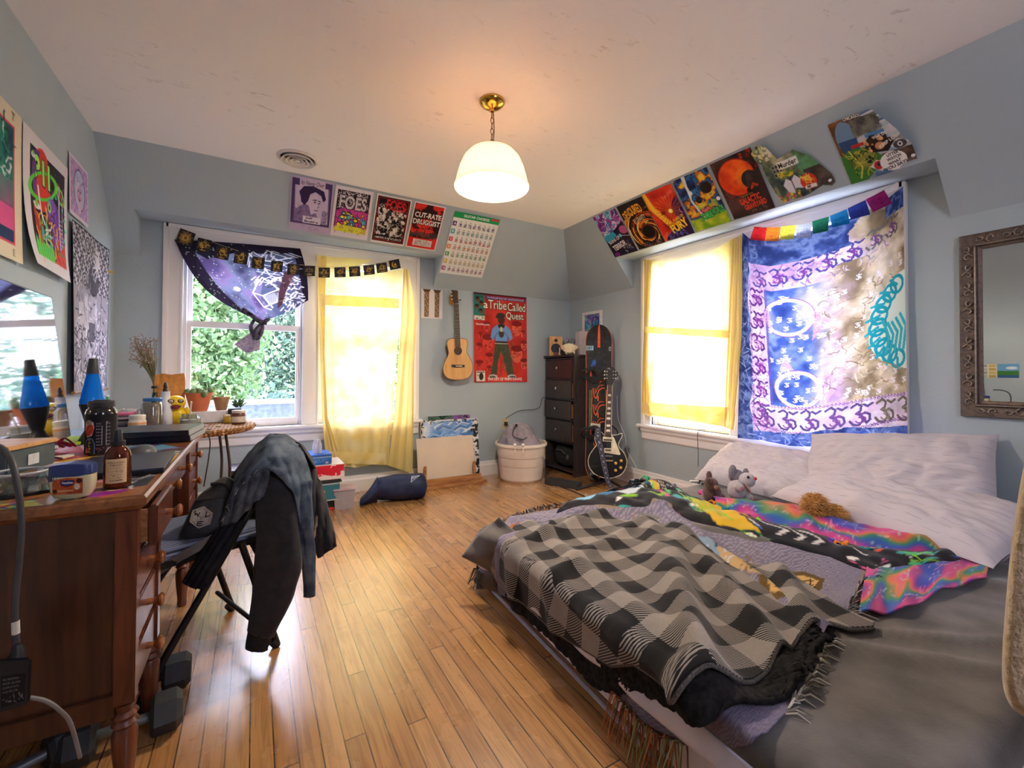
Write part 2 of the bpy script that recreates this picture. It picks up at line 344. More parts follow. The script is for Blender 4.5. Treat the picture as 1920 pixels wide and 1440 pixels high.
def sheet(name, cv, pos, mat=None, parent=None, label=None, cat=None, group=None, keep=None, thick=0):
    """a printed sheet: a fine grid through pos(u,v) (v down from the top) coloured by the painting"""
    img = cv.done() if isinstance(cv, CV) else cv; h, w, _ = img.shape
    if not callable(pos):
        q = [Vector(p) for p in pos]; pos = lambda u, v: (q[0]*(1-u)+q[1]*u)*(1-v)+(q[3]*(1-u)+q[2]*u)*v
    ii = np.arange(w); V = [tuple(pos(i/(w-1), j/(h-1))) for j in range(h) for i in range(w)]
    F = np.stack([np.add.outer(np.arange(h-1)*w, np.arange(w-1))+d for d in (0, w, w+1, 1)], -1).reshape(-1, 4)
    if keep is not None: F = F[[keep((f % w)/(w-1), (f//w)/(h-1)) for f in F[:, 0]]]
    off = LOC[parent] if parent else Vector((0, 0, 0)); me = bpy.data.meshes.new(name)
    Va = np.array(V, np.float32)-np.array(off, np.float32); me.vertices.add(len(Va)); me.vertices.foreach_set('co', Va.ravel())
    me.loops.add(F.size); me.polygons.add(len(F)); me.loops.foreach_set('vertex_index', F.ravel().astype(np.int32)); me.polygons.foreach_set('loop_start', np.arange(len(F), dtype=np.int32)*4)
    me.update(calc_edges=True); me.validate()
    ca = me.color_attributes.new('Col', 'FLOAT_COLOR', 'POINT'); rgba = np.ones((h*w, 4), np.float32); rgba[:, :3] = img.reshape(-1, 3); ca.data.foreach_set('color', rgba.ravel())
    me.polygons.foreach_set('use_smooth', [True]*len(me.polygons)); me.materials.append(mat or PRINT)
    o = bpy.data.objects.new(name, me); COL.objects.link(o)
    if parent: o.parent = parent
    LOC[o] = off; return tag(o, label, cat, group)
# ================================================================ the room
WALL = plaster('wall_paint', 'aab7bd'); WHITE = plaster('trim_paint', 'e6e3e0', 140, .05); WHITE.node_tree.nodes['Principled BSDF'].inputs['Roughness'].default_value = .4
ZK, YS, XS = 1.842, 3.44, 2.595           # knee height, where the slopes reach the ceiling
def sB(z): return YB-(z-ZK)*(YB-YS)/(ZC-ZK)
def sR(z): return XR-(z-ZK)*(XR-XS)/(ZC-ZK)
ZS = 2.10
def boxes(L):
    b = MB()
    for q in L: b.box(*q)
    return b
boxes([(XL-.2, XR+.2, -1.4, YB+.2, -.1, 0)]).build('floor', floor_mat(), kind='structure')
boxes([(XL-.2, XR+.2, -1.4, YB+.2, ZC, ZC+.12)]).build('ceiling', ceiling_mat(), kind='structure')
boxes([(XL-.15, XL, -1.4, YB+.16, 0, ZC+.05)]).build('wall_left', WALL, kind='structure')
boxes([(XL-.15, .75, -1.4, -1.25, 0, ZC+.05), (1.4, XR+.16, -1.4, -1.25, 0, ZC+.05), (.75, 1.4, -1.4, -1.25, 0, 1.25), (.75, 1.4, -1.4, -1.25, 2.1, ZC+.05)]).build('wall_near', WALL, kind='structure')  # opening cut only for the added fill window
y1 = YB+.16
b = boxes([(XL, -.455, YB, y1, 0, 2.2), (.335, .46, YB, y1, 0, 2.2), (1.2, XR+.16, YB, y1, 0, 2.2), (-.455, .335, YB, y1, 0, .6), (.46, 1.2, YB, y1, 0, .6), (-.455, .335, YB, y1, 1.99, 2.2), (.46, 1.2, YB, y1, 1.99, 2.2)])
full = [(YB, ZK), (YS, ZC), (YS, 2.55), (y1, 2.55), (y1, ZK)]; cut = [(sB(ZS), ZS), (YS, ZC), (YS, 2.55), (y1, 2.55), (y1, ZS)]
for x0, x1, pr in ((XL, -.70, full), (-.70, 1.456, cut), (1.456, XR+.16, full)): b.loft([[(x, y, z) for y, z in pr] for x in (x0, x1)])
b.build('wall_back', WALL, kind='structure', smooth=0)
x1 = XR+.16
b = boxes([(XR, x1, -1.4, 1.09, 0, 2.2), (XR, x1, 1.86, 2.02, 0, 2.2), (XR, x1, 2.77, y1, 0, 2.2), (XR, x1, 1.09, 1.86, 0, .57), (XR, x1, 2.02, 2.77, 0, .57), (XR, x1, 1.09, 1.86, 1.99, 2.2), (XR, x1, 2.02, 2.77, 1.99, 2.2)])
full = [(XR, ZK), (XS, ZC), (XS, 2.55), (x1, 2.55), (x1, ZK)]; cut = [(sR(ZS), ZS), (XS, ZC), (XS, 2.55), (x1, 2.55), (x1, ZS)]
for a, c, pr in ((-1.4, .80, full), (.80, 3.012, cut), (3.012, y1, full)): b.loft([[(x, y, z) for x, z in pr] for y in (a, c)])
b.build('wall_right', WALL, kind='structure', smooth=0)
def base_prof(t): return [(0, 0), (t, 0), (t, .10), (t*.7, .115), (t*.55, .135), (0, .14)]
MB().loft([[(x, YB-p, z) for p, z in base_prof(.022)] for x in (XL, XR)]).build('baseboard_back', WHITE, kind='structure', smooth=0)
MB().loft([[(XR-p, y, z) for p, z in base_prof(.022)] for y in (-1.25, YB)]).build('baseboard_right', WHITE, kind='structure', smooth=0)
MB().loft([[(XL+p, y, z) for p, z in base_prof(.022)] for y in (-1.25, YB)]).build('baseboard_left', WHITE, kind='structure', smooth=0)
def pane_mat():
    m, nt, n, l, bs = node_mat('window_glass'); t = N(nt, 'BsdfTransparent'); g = N(nt, 'BsdfGlossy'); g.inputs['Roughness'].default_value = .02
    x = N(nt, 'MixShader', i0=.05); l.new(t.outputs[0], x.inputs[1]); l.new(g.outputs[0], x.inputs[2]); l.new(x.outputs[0], n['Material Output'].inputs[0]); return m
PANE = pane_mat()
def window(name, M_, u0, u1, z0, z1, zm):
    """double-hung pair of sashes; M_ maps (along wall, out of the room, up)"""
    o = T(name, None, None, M_ @ Vector(((u0+u1)/2, 0, z0)), kind='structure')
    d = .045
    for nm, a, c, q0, q1 in (('upper_sash', .085, .115, zm-.02, z1), ('lower_sash', .04, .07, z0, zm+.025)):
        s = MB(M_); s.box(u0, u0+d, a, c, q0, q1); s.box(u1-d, u1, a, c, q0, q1); s.box(u0+d, u1-d, a, c, q1-d, q1); s.box(u0+d, u1-d, a, c, q0, q0+(.06 if nm[0] == 'l' else d))
        sa = s.build(nm, WHITE, o, smooth=0)
        MB(M_).box(u0+d, u1-d, (a+c)/2-.002, (a+c)/2+.002, q0+.03, q1-d).build('pane', PANE, sa, smooth=0)
    s = MB(M_)
    for ua, ub in ((u0-.001, u0+.018), (u1-.018, u1+.001)): s.box(ua, ub, .02, .035, z0, z1); s.box(ua, ub, .072, .083, z0, z1)
    s.build('stop_bead', WHITE, o, smooth=0)
MBk = frame((0, YB, 0), (1, 0, 0), (0, 1, 0), (0, 0, 1)); MRt = frame((XR, 0, 0), (0, -1, 0), (1, 0, 0), (0, 0, 1))
window('window_1', MBk, -.455, .335, .60, 1.99, 1.385); window('window_2', MBk, .46, 1.2, .60, 1.99, 1.385)
window('window_3', MRt, -2.77, -2.02, .57, 1.99, 1.37); window('window_4', MRt, -1.86, -1.09, .57, 1.99, 1.37)
def casing(name, M_, a, b_, c0, c1, m0, m1, zs, zt):
    o = T(name, None, None, M_ @ Vector(((a+b_)/2, 0, zs)), kind='structure'); s = MB(M_)
    for u0, u1, q0, q1 in ((a, c0, zs, zt), (c1, b_, zs, zt), (m0, m1, zs, zt-.1), (c0, c1, zt-.11, zt)): s.box(u0, u1, -.02, .001, q0, q1)
    for u0, u1, q0, q1 in ((a-.012, a+.02, zs, zt+.012), (b_-.02, b_+.012, zs, zt+.012), (a, b_, zt-.02, zt+.012)): s.box(u0, u1, -.034, .001, q0, q1)
    for u0, u1 in ((c0-.02, c0), (c1, c1+.02), (m0, m0+.018), (m1-.018, m1)): s.box(u0, u1, -.026, .001, zs, zt-.1)
    s.build('casing', WHITE, o, bevel=.004)
    s = MB(M_); s.box(a-.045, b_+.045, -.07, .12, zs-.028, zs); s.build('sill', WHITE, o, bevel=.008)
    s = MB(M_); s.loft([[(u, -p, zs-.028-z) for p, z in ((0, 0), (.045, 0), (.04, .03), (.022, .05), (.02, .10), (.008, .112), (0, .112))] for u in (a-.01, b_+.01)]); s.build('apron', WHITE, o, smooth=0)
MNr = frame((0, -1.25, 0), (-1, 0, 0), (0, -1, 0), (0, 0, 1)); window('added_fill_window', MNr, -1.4, -.75, 1.25, 2.1, 1.67)  # unseen window added behind the camera to brighten the room
casing('trim_1', MBk, -.56, 1.303, -.455, 1.2, .335, .46, .60, 2.085); casing('trim_2', MRt, -2.872, -.986, -2.77, -1.09, -2.02, -1.86, .57, 2.085)
# ---------------------------------------------------------------- outside
def leaf_mat():
    m, nt, n, l, bs = node_mat('leaves'); c = colattr(nt); l.new(c, bs.inputs['Base Color']); bs.inputs['Roughness'].default_value = .6; bs.inputs['Specular IOR Level'].default_value = .2
    t = N(nt, 'BsdfTranslucent'); l.new(c, t.inputs[0]); x = N(nt, 'MixShader', i0=.45); l.new(bs.outputs[0], x.inputs[1]); l.new(t.outputs[0], x.inputs[2]); l.new(x.outputs[0], n['Material Output'].inputs[0]); return m
LEAF = leaf_mat()
def tree(label, c, r, n, seed, pal, size=.085):
    g = np.random.default_rng(seed); o = T('tree', label, 'tree', (c[0], c[1], c[2]-r[2]-1.2), 'trees outside the back window')
    k = 46; cl = g.normal(size=(k, 3)); cl /= np.linalg.norm(cl, axis=1)[:, None]; cl *= (g.random(k)**.4)[:, None]; cc = np.array(c)+cl*np.array(r)*.85
    idx = g.integers(0, k, n); p = cc[idx]+g.normal(size=(n, 3))*np.array(r)*.16; d = g.normal(size=(n, 3)); d /= np.linalg.norm(d, axis=1)[:, None]; e = np.cross(d, g.normal(size=(n, 3))); e /= np.linalg.norm(e, axis=1)[:, None]
    L = size*(.6+.8*g.random(n))[:, None]; V = np.stack([p, p+d*L*.5+e*L*.28, p+d*L, p+d*L*.5-e*L*.28], 1).reshape(-1, 3)
    b = MB(); b.v = [Vector(q) for q in V]; b.f = [(4*i, 4*i+1, 4*i+2, 4*i+3) for i in range(n)]
    ci = np.array([lin(q) for q in pal])[(g.integers(0, len(pal), n)+idx) % len(pal)]*(.7+.6*g.random((n, 1))); b.col = np.concatenate([np.repeat(ci, 4, 0), np.ones((4*n, 1))], 1); b.uv = [(0, 0)]*(4*n)
    b.build('foliage', LEAF, o, smooth=0, kind='stuff')
    t = MB(); z0 = c[2]-r[2]-1.2; t.tube([(c[0], c[1], z0), (c[0]+.05, c[1], c[2]-.4*r[2]), (c[0]-.1, c[1], c[2]+.4*r[2])], [.1, .07, .03])
    for q in cc[::5]: t.tube([(c[0], c[1], c[2]-.3*r[2]), tuple((np.array(c)+q)/2+[0, 0, .1]), tuple(q)], [.03, .02, .008], 5)
    t.build('trunk', M('5a4a3c', .9), o)
G1 = ['6c8a5a', '83a36e', '9cb884', '5f7f58', '7d9c76']; G2 = ['5f7a70', '6f8c7c', '83a08c', '8fa888', '587068']
tree('tall bright green tree filling the left part of the window view', (-.6, 7.3, 1.9), (.8, .5, 2.1), 17000, 1, G1)
tree('bluish green tree in the middle of the window view', (.8, 10.2, 1.6), (2.1, .7, 2.8), 34000, 2, G2)
tree('light green tree behind the yellow window curtain', (2.4, 7.4, 1.9), (.7, .5, 2.0), 8000, 3, G1)
tree('low dark shrub just above the white capped wall outside', (.45, 6.1, .35), (.8, .25, .45), 6000, 4, G2, .09)
o = T('parapet', 'grey shingled parapet with a white cap outside the left window', 'wall', (.6, 5.3, -1))
MB().box(-2.5, 4, 5.2, 5.4, -1.2, .70).build('face', M('56626e', .8, var=.3, scale=25, bmp=.4, bscale=40), o); MB().box(-2.55, 4.05, 5.14, 5.46, .70, .735).build('cap', M('9a9ca0', .6), o)
tag(MB().box(-12, 14, 4.3, 30, -1.45, -1.2).build('lawn', M('5d7a40', .9, var=.4, scale=3)), kind='structure')
# ---------------------------------------------------------------- pendant lamp and vent
BRASS = M('c9a24a', .18, 1, .05); AGED = M('8a7040', .35, 1, .1)
LX, LY = 1.045, 1.997
o = T('pendant_lamp', 'lit pendant lamp with ribbed frosted glass bell shade on a brass chain', 'lamp', (LX, LY, ZC))
MB().lathe([(.002, 0), (.066, 0), (.066, -.008), (.058, -.02), (.035, -.036), (.012, -.042), (.010, -.055), (.001, -.056)], 32, (LX, LY, ZC)).build('canopy', BRASS, o)
ch = MB()
for i in range(6):
    z = ZC-.072-i*.0285
    ch.tube([(LX+(.008*cos(t) if i % 2 else 0), LY+(0 if i % 2 else .008*cos(t)), z+.0165*sin(t)) for t in [2*pi*k/12 for k in range(13)]], .0021, 6)
ch.tube(bez([(LX+.006, LY, ZC-.05), (LX+.013, LY, ZC-.13), (LX+.007, LY, ZC-.225)], 5), .0022, 6); ch.build('chain', AGED, o)
MB().lathe([(.006, .018), (.02, .014), (.034, .0), (.038, -.012), (.02, -.014)], 24, (LX, LY, 2.203)).build('shade_cap', AGED, o)
def shade_mat():
    m, nt, n, l, bs = node_mat('ribbed_glass_shade'); c = lin('efd9bc'); bs.inputs['Base Color'].default_value = (*c, 1); bs.inputs['Roughness'].default_value = .25
    t = N(nt, 'BsdfTranslucent'); t.inputs[0].default_value = (*c, 1); x = N(nt, 'MixShader', i0=.30); l.new(bs.outputs[0], x.inputs[1]); l.new(t.outputs[0], x.inputs[2]); l.new(x.outputs[0], n['Material Output'].inputs[0]); return m
pr = [(.036, .200), (.080, .195), (.114, .178), (.143, .144), (.163, .100), (.177, .050), (.184, .016), (.193, 0), (.190, -.006), (.181, .002), (.172, .048), (.159, .096), (.139, .139), (.110, .171), (.078, .188), (.036, .194)]
sh = MB(); nn = 144
sh.loft([[(LX+(r+.0016*(k % 2)*(r < .186))*cos(2*pi*k/nn), LY+(r+.0016*(k % 2)*(r < .186))*sin(2*pi*k/nn), 1.99+z) for k in range(nn)] for r, z in pr], cap=False); sh.build('shade', shade_mat(), o, smooth=25)
MB().ball((LX, LY, 2.075), (.032, .032, .042)).build('bulb', M('ffe2b0', .3, emit=14, var=0), o)
MB().lathe([(.014, 0), (.016, -.06), (.012, -.075)], 16, (LX, LY, 2.2)).build('socket', M('e8e4da', .5), o)
_d = bpy.data.lights.new('bulb_light', 'POINT'); _d.energy = 28; _d.color = (1, .91, .79); _d.shadow_soft_size = .045
_o = bpy.data.objects.new('bulb_light', _d); COL.objects.link(_o); _o.parent = o; _o.location = (0, 0, 2.02-ZC)
o = T('ceiling_vent', 'round white louvred vent in the ceiling', 'vent', (.229, 3.192, ZC)); c = (.229, 3.192, ZC)
vw = M('d9d2cc', .45, var=.05)
MB().lathe([(.125, 0), (.125, -.004), (.112, -.012), (.104, -.010), (.100, 0)], 40, c, False).build('flange', vw, o)
for r in (.088, .060, .034): MB().lathe([(r-.012, -.002), (r, -.022), (r+.012, -.026), (r+.010, -.022), (r-.004, -.002)], 40, c, False).build('louvre', vw, o)
MB().lathe([(.001, -.022), (.014, -.02), (.012, -.004), (.001, -.004)], 20, c).build('hub', vw, o); MB().lathe([(.001, -.001), (.102, -.001), (.102, -.0005), (.001, -.0005)], 30, c).build('duct', M('3a342f', .8), o)
# ================================================================ posters and prints on the walls
nB = Vector((0, -(ZC-ZK), -(YB-YS))).normalized(); nR = Vector((-(ZC-ZK), 0, -(XR-XS))).normalized()
def onB(x, z, d=.004): return Vector((x, sB(z), z))+nB*d
def onR(y, z, d=.004): return Vector((sR(z), y, z))+nR*d
def slopeB(tl, tr, br, bl, amp=.003):
    def f(u, v):
        x = (tl[0]*(1-u)+tr[0]*u)*(1-v)+(bl[0]*(1-u)+br[0]*u)*v; z = (tl[1]*(1-u)+tr[1]*u)*(1-v)+(bl[1]*(1-u)+br[1]*u)*v
        return onB(x, z, .0045+amp*(sin(5*u+x)*sin(4*v+1)+1)*.6)
    return f
def slopeR(tl, tr, br, bl, amp=.003):
    def f(u, v):
        y = (tl[0]*(1-u)+tr[0]*u)*(1-v)+(bl[0]*(1-u)+br[0]*u)*v; z = (tl[1]*(1-u)+tr[1]*u)*(1-v)+(bl[1]*(1-u)+br[1]*u)*v
        return onR(y, z, .0045+amp*(sin(5*u+y)*sin(4*v+1)+1)*.6)
    return f
def blobs(cv, n, x0, y0, x1, y1, r, cols, seed, outl=None):
    g = random.Random(seed)
    for _ in range(n):
        x, y, q = g.uniform(x0, x1), g.uniform(y0, y1), g.uniform(r*.4, r)
        if outl: cv.ell(x, y, q*1.25, q*1.25, outl)
        cv.ell(x, y, q, q*g.uniform(.7, 1.1), g.choice(cols))
def scrib(cv, n, x0, y0, x1, y1, ln, wd, cols, seed, al=1.):
    g = random.Random(seed)
    for _ in range(n):
        x, y, a = g.uniform(x0, x1), g.uniform(y0, y1), g.uniform(0, 6.3); P = [(x, y)]
        for _ in range(4): a += g.uniform(-1, 1); x += ln*cos(a)/4; y += ln*sin(a)/4; P.append((x, y))
        cv.line(P, wd*g.uniform(.5, 1.3), g.choice(cols), al)
def head(cv, x, y, s, skin, hair, line='2a2030'):
    cv.ell(x, y-s*.25, s*.95, s*1.05, hair); cv.ell(x, y, s*.72, s, skin)
    cv.ell(x, y-s*.72, s*.8, s*.42, hair)
    for d in (-1, 1): cv.line([(x+d*s*.45, y-s*.2), (x+d*s*.15, y-s*.16)], s*.1, line); cv.ell(x+d*s*.3, y-s*.02, s*.12, s*.07, line)
    cv.line([(x, y), (x-s*.08, y+s*.3), (x+s*.08, y+s*.32)], s*.07, line); cv.line([(x-s*.2, y+s*.55), (x+s*.2, y+s*.53)], s*.09, line)
def p_portrait():
    c = CV(100, 112, 1.35, 'b9a8c4'); c.rect(3, 5, 97, 96, '4b3a66'); c.rect(20, 2, 80, 20, 'c3b4cc'); c.poly([(10, 18), (88, 16), (92, 90), (14, 92)], 'c5b6cf')
    c.noise(9, 3, [(0, 'b7a6c2'), (1, 'd0c4d8')], .35, box=(10, 18, 92, 92)); c.poly([(12, 92), (12, 68), (34, 52), (58, 62), (74, 92)], '7d6b95'); scrib(c, 90, 14, 60, 60, 90, 8, .8, ['55437a', '9d8db4'], 4)
    c.poly([(40, 40), (50, 74), (64, 68), (70, 44), (62, 30)], 'cdbfd6'); c.poly([(24, 40), (20, 30), (30, 18), (52, 15), (78, 22), (84, 38), (78, 44), (72, 32), (58, 26), (46, 32), (42, 46), (34, 56), (26, 50)], '33264d')
    c.line([(54, 43), (62, 42)], 2, '33264d'); c.line([(66, 43), (71, 44)], 2, '33264d'); c.ell(58, 47, 3, 1.4, '3d2f58'); c.ell(69, 48, 2.4, 1.2, '3d2f58'); c.line([(65, 47), (68, 56), (64, 58)], 1.2, '6a5785'); c.line([(58, 64), (66, 63)], 1.8, '54416f')
    c.rect(76, 62, 90, 90, 'a898b4'); scrib(c, 40, 77, 63, 89, 89, 3, .7, ['4b3a66'], 8)
    c.text('Its Never Over', 23, 6, 9, '463a52', w=54, shear=.15); c.rect(32, 78, 74, 93, 'dcd2e0'); c.text('Jeff', 38, 80, 5, '2a1f3c', w=17, bold=.02); c.text('Buckley', 36, 87, 5, '2a1f3c', w=34, bold=.03)
    scrib(c, 12, 20, 101, 70, 106, 6, .6, ['8b7c98'], 2); return c
def p_foes1():
    c = CV(100, 124, 1.3, 'ddd6dc'); c.rect(7, 9, 93, 110, '2b1c26'); scrib(c, 160, 12, 12, 88, 50, 9, 1.2, ['e8e2e6', 'bdb3ba'], 5)
    c.poly([(9, 58), (50, 40), (91, 56), (91, 108), (9, 108)], 'c0418f'); scrib(c, 80, 10, 55, 90, 100, 8, 1.5, ['8c2a6c', 'd84f9f'], 6)
    blobs(c, 90, 18, 62, 84, 104, 5, ['e5d23a', '4fb3d9', 'd6408f', 'f0e26a', '2f8fbf', 'e0a43a'], 3, '2b1c26'); c.poly([(7, 100), (20, 92), (80, 94), (93, 102), (93, 110), (7, 110)], 'd9d840'); scrib(c, 60, 8, 92, 92, 109, 6, 1.4, ['a9b52c', 'e8e15a', 'd0408a'], 9)
    c.text('FOES', 14, 20, 32, 'cfc6cc', w=72, bold=.03, out='1d1219', ow=2); scrib(c, 120, 14, 20, 86, 52, 4, .8, ['6f656c', '2b1c26'], 11, .7); return c
def p_foes2():
    c = CV(100, 132, 1.3, 'e6dfdf'); c.rect(4, 5, 96, 126, '241a1c'); c.rect(7, 8, 93, 123, 'b3202c'); c.rect(8.5, 9.5, 91.5, 121.5, '201719'); c.noise(11, 5, [(0, '140f10'), (.5, '2b2325'), (.56, 'c9c2c0'), (1, 'efe9e6')], 1, box=(9, 34, 91, 108))
    scrib(c, 160, 10, 24, 90, 110, 9, 1.1, ['e6dfdc', '1a1314', '8a7f7d'], 6); c.text('FOES', 30, 10, 26, 'd22832', w=54, bold=.02, rot=.05); scrib(c, 26, 28, 10, 86, 40, 10, 1.6, ['d22832', '9c1a24'], 3)
    c.rect(9, 111, 91, 121, '201719'); c.text('AMERICAN', 11, 113, 6, 'e8e2df', w=40, bold=.01); c.text('VIOLENCE', 54, 113, 6, 'e8e2df', w=35, bold=.01); c.line([(56, 104), (50, 122)], 1.4, 'efe9e6'); return c
def p_cut():
    c = CV(100, 138, 1.25, 'e9e0de'); c.rect(4, 4, 96, 134, '3a1c1c'); c.noise(4, 8, [(0, '2a1416'), (.42, '3c1a1b'), (.5, 'd22a26'), (1, 'e23a30')], 1, box=(4, 4, 96, 134)); c.poly([(30, 66), (50, 58), (72, 68), (66, 96), (40, 98)], 'd8322c'); scrib(c, 60, 26, 60, 76, 100, 12, 1.8, ['3a1517', 'e4483a', '8b1c1e'], 4)
    c.poly([(4, 92), (34, 84), (66, 88), (96, 82), (96, 100), (60, 104), (30, 98), (4, 104)], '4a4244', .7); c.rect(4, 104, 96, 134, 'd62c28'); c.rect(20, 108, 82, 128, 'd9cfcc'); scrib(c, 70, 24, 111, 79, 126, 6, .6, ['6b5a58'], 7)
    c.text('CUT-RATE', 9, 28, 15, 'efe6e2', w=84, bold=.03, out='2a1416', ow=1); c.text('DRUGGIST', 7, 48, 15, 'efe6e2', w=87, bold=.03, out='2a1416', ow=1); return c
def p_chords():
    c = CV(100, 132, 1.35, 'e9e9e4'); c.rect(0, 0, 100, 12, '1f9a5c'); c.text('GUITAR CHORDS', 21, 3.5, 5.2, 'f2f4ee', w=56, bold=.03); c.rect(80, 2, 99, 5.5, 'd64541')
    cols = ['4a3a7a', '3aa7b5', 'c8373f', 'd9743a', '49a04f', 'd3b64a', 'a0417c']
    for i, (ch_, k) in enumerate(zip('ABCDEFG', cols)):
        y = 18+i*16; c.rect(2, y+1, 10, y+10, k); c.text(ch_, 4.2, y+2.8, 5.2, 'f5f5f0', bold=.03)
        for j in range(8):
            x = 15+j*10.4; c.rect(x, y+3, x+7, y+11.5, 'c9c9c6'); c.rect(x+2, y, x+5, y+1.4, '5a5a5a'); g = random.Random(i*9+j)
            for q in range(4): c.line([(x+.5, y+4+q*2), (x+6.5, y+4+q*2)], .4, '9a9a98')
            for q in range(4): c.ell(x+1+g.random()*5, y+4+g.random()*6.5, 1.1, 1.1, k)
    return c
o_ = 'paper posters taped to the slope above the back window'
ZT, ZB = 2.425, 2.12
sheet('poster', p_portrait(), slopeB((.209, 2.430), (.490, 2.430), (.498, 2.122), (.210, 2.122)), label='purple poster of a dark haired man above the back window', cat='poster', group=o_)
sheet('poster', p_foes1(), slopeB((.505, 2.424), (.778, 2.424), (.788, 2.122), (.502, 2.122)), label='poster reading FOES in white above a bright yellow and blue drawing', cat='poster', group=o_)
sheet('poster', p_foes2(), slopeB((.806, 2.424), (1.082, 2.424), (1.094, 2.119), (.814, 2.119)), label='black and white poster with red FOES lettering and AMERICAN VIOLENCE below', cat='poster', group=o_)
sheet('poster', p_cut(), slopeB((1.104, 2.424), (1.373, 2.424), (1.378, 2.12), (1.110, 2.12)), label='red poster reading CUT-RATE DRUGGIST', cat='poster', group=o_)
sheet('poster', p_chords(), slopeB((1.457, 2.413), (1.896, 2.414), (1.917, 1.966), (1.477, 1.966)), label='white guitar chords chart with a green header strip', cat='poster', group=o_)
def p_terror():
    c = CV(100, 142, 1.2, '2a1f3a'); c.noise(5, 21, [(0, '2f63b0'), (.4, '6fc4d8'), (.5, 'e9e4ee'), (.6, 'a03a9a'), (1, '5a2a7c')], 1, box=(0, 0, 100, 84)); scrib(c, 50, 0, 20, 100, 80, 40, 2, ['e9e4ee', '4aa6d0', '6a2f88'], 3, .8); blobs(c, 26, 40, 24, 90, 60, 7, ['a0409a', 'c45ab0', '6d2f7c', 'd8c4e0'], 2)
    c.poly([(0, 78), (40, 64), (100, 40), (100, 142), (0, 142)], '241a30'); c.poly([(0, 70), (46, 62), (54, 76), (4, 92)], '2f9fc4'); c.ell(88, 66, 16, 13, 'b0508c'); c.ell(66, 80, 6, 6, '57c0d8'); c.line([(66, 80), (98, 88)], 2, 'd8b4c0')
    c.text('RAINS OF', 8, 88, 11, 'efe9f0', w=52, rot=-.2, bold=.02); c.text('TERROR', 12, 106, 18, 'efe9f0', w=60, rot=-.2, bold=.03); scrib(c, 40, 56, 104, 88, 132, 7, 1.2, ['4f7fb8', 'c9b98a'], 5); c.ell(18, 134, 11, 7, '7d2f8c'); return c
def p_devour():
    c = CV(100, 142, 1.2, '1c1512'); cx, cy = 66, 98
    for i in range(150):
        g = random.Random(i); r = 20+g.random()*62; a = g.random()*6.3; P = [(cx+(r+t*4)*cos(a+t*.5), cy+(r+t*4)*.9*sin(a+t*.5)) for t in (0, .4, .8, 1.2, 1.6)]; c.line(P, 1.2+r*.045, g.choice(['d8661f', 'e59a2e', 'b23a1a', '6b1f18', '2a1a15', 'f0c35a']))
    c.rect(0, 0, 100, 30, '1a1412', .85); c.noise(5, 4, [(0, '1a1412'), (1, '3a3034')], .6, box=(0, 0, 100, 28)); c.ell(cx, cy, 25, 23, '6b2f16'); c.ell(cx, cy, 21, 19, '15110f')
    c.text('DEVOURED', 6, 26, 26, 'f0b23a', w=72, rot=-.18, bold=.02, arch=5, out='5a1a10', ow=1.4); c.text('BY GRAVITY', 32, 52, 14, 'f5dcae', w=46, rot=-.15, bold=.01, out='3a1510', ow=1); c.rect(0, 128, 100, 142, '17110f', .8); scrib(c, 30, 30, 128, 96, 138, 8, 1, ['b98a5a', '8a5f9a'], 6); return c
def p_fury():
    c = CV(100, 142, 1.2, 'a8201c'); c.noise(3, 14, [(0, '8c1a1a'), (.5, 'c92c20'), (1, 'e0431f')], 1)
    c.poly([(0, 0), (12, 0), (20, 40), (50, 92), (66, 112), (40, 110), (10, 60), (0, 40)], 'ee9a1f'); c.poly([(4, 0), (10, 0), (18, 46), (48, 98), (30, 96), (8, 50)], 'f5c23a'); c.poly([(66, 100), (100, 60), (100, 142), (0, 142), (20, 128)], '2a1440'); c.ell(98, 68, 30, 32, '3a1a54', .8)
    for i in range(46):
        a = i*.137*3; c.line([(62, 66), (62+46*cos(a), 66+46*sin(a))], 1, 'f08a2a' if i % 2 else '7a1518', .7)
    c.ell(62, 66, 7, 6, 'f9d65a'); c.ell(62, 66, 3.5, 3, 'fff3c0'); c.ell(38, 66, 7, 4, '8c1a18'); c.ell(93, 72, 5, 7, 'd59ac0'); c.ell(95, 71, 5, 7, '3a1a54'); c.text('FLARES OF', 56, 90, 8, 'f0ce4a', w=36, rot=-.25, bold=.02); c.text('FURY', 36, 104, 24, 'f3c93a', w=58, rot=-.22, bold=.05, out='5a140f', ow=1.2)
    c.text('flares of FURY', 56, 24, 9, 'd88a8a', w=38, rot=-.3); scrib(c, 46, 22, 122, 82, 138, 9, 1.1, ['8a5ab8', '5a7ac8'], 5); c.poly([(0, 128), (22, 116), (8, 142), (0, 142)], 'e2571f'); return c
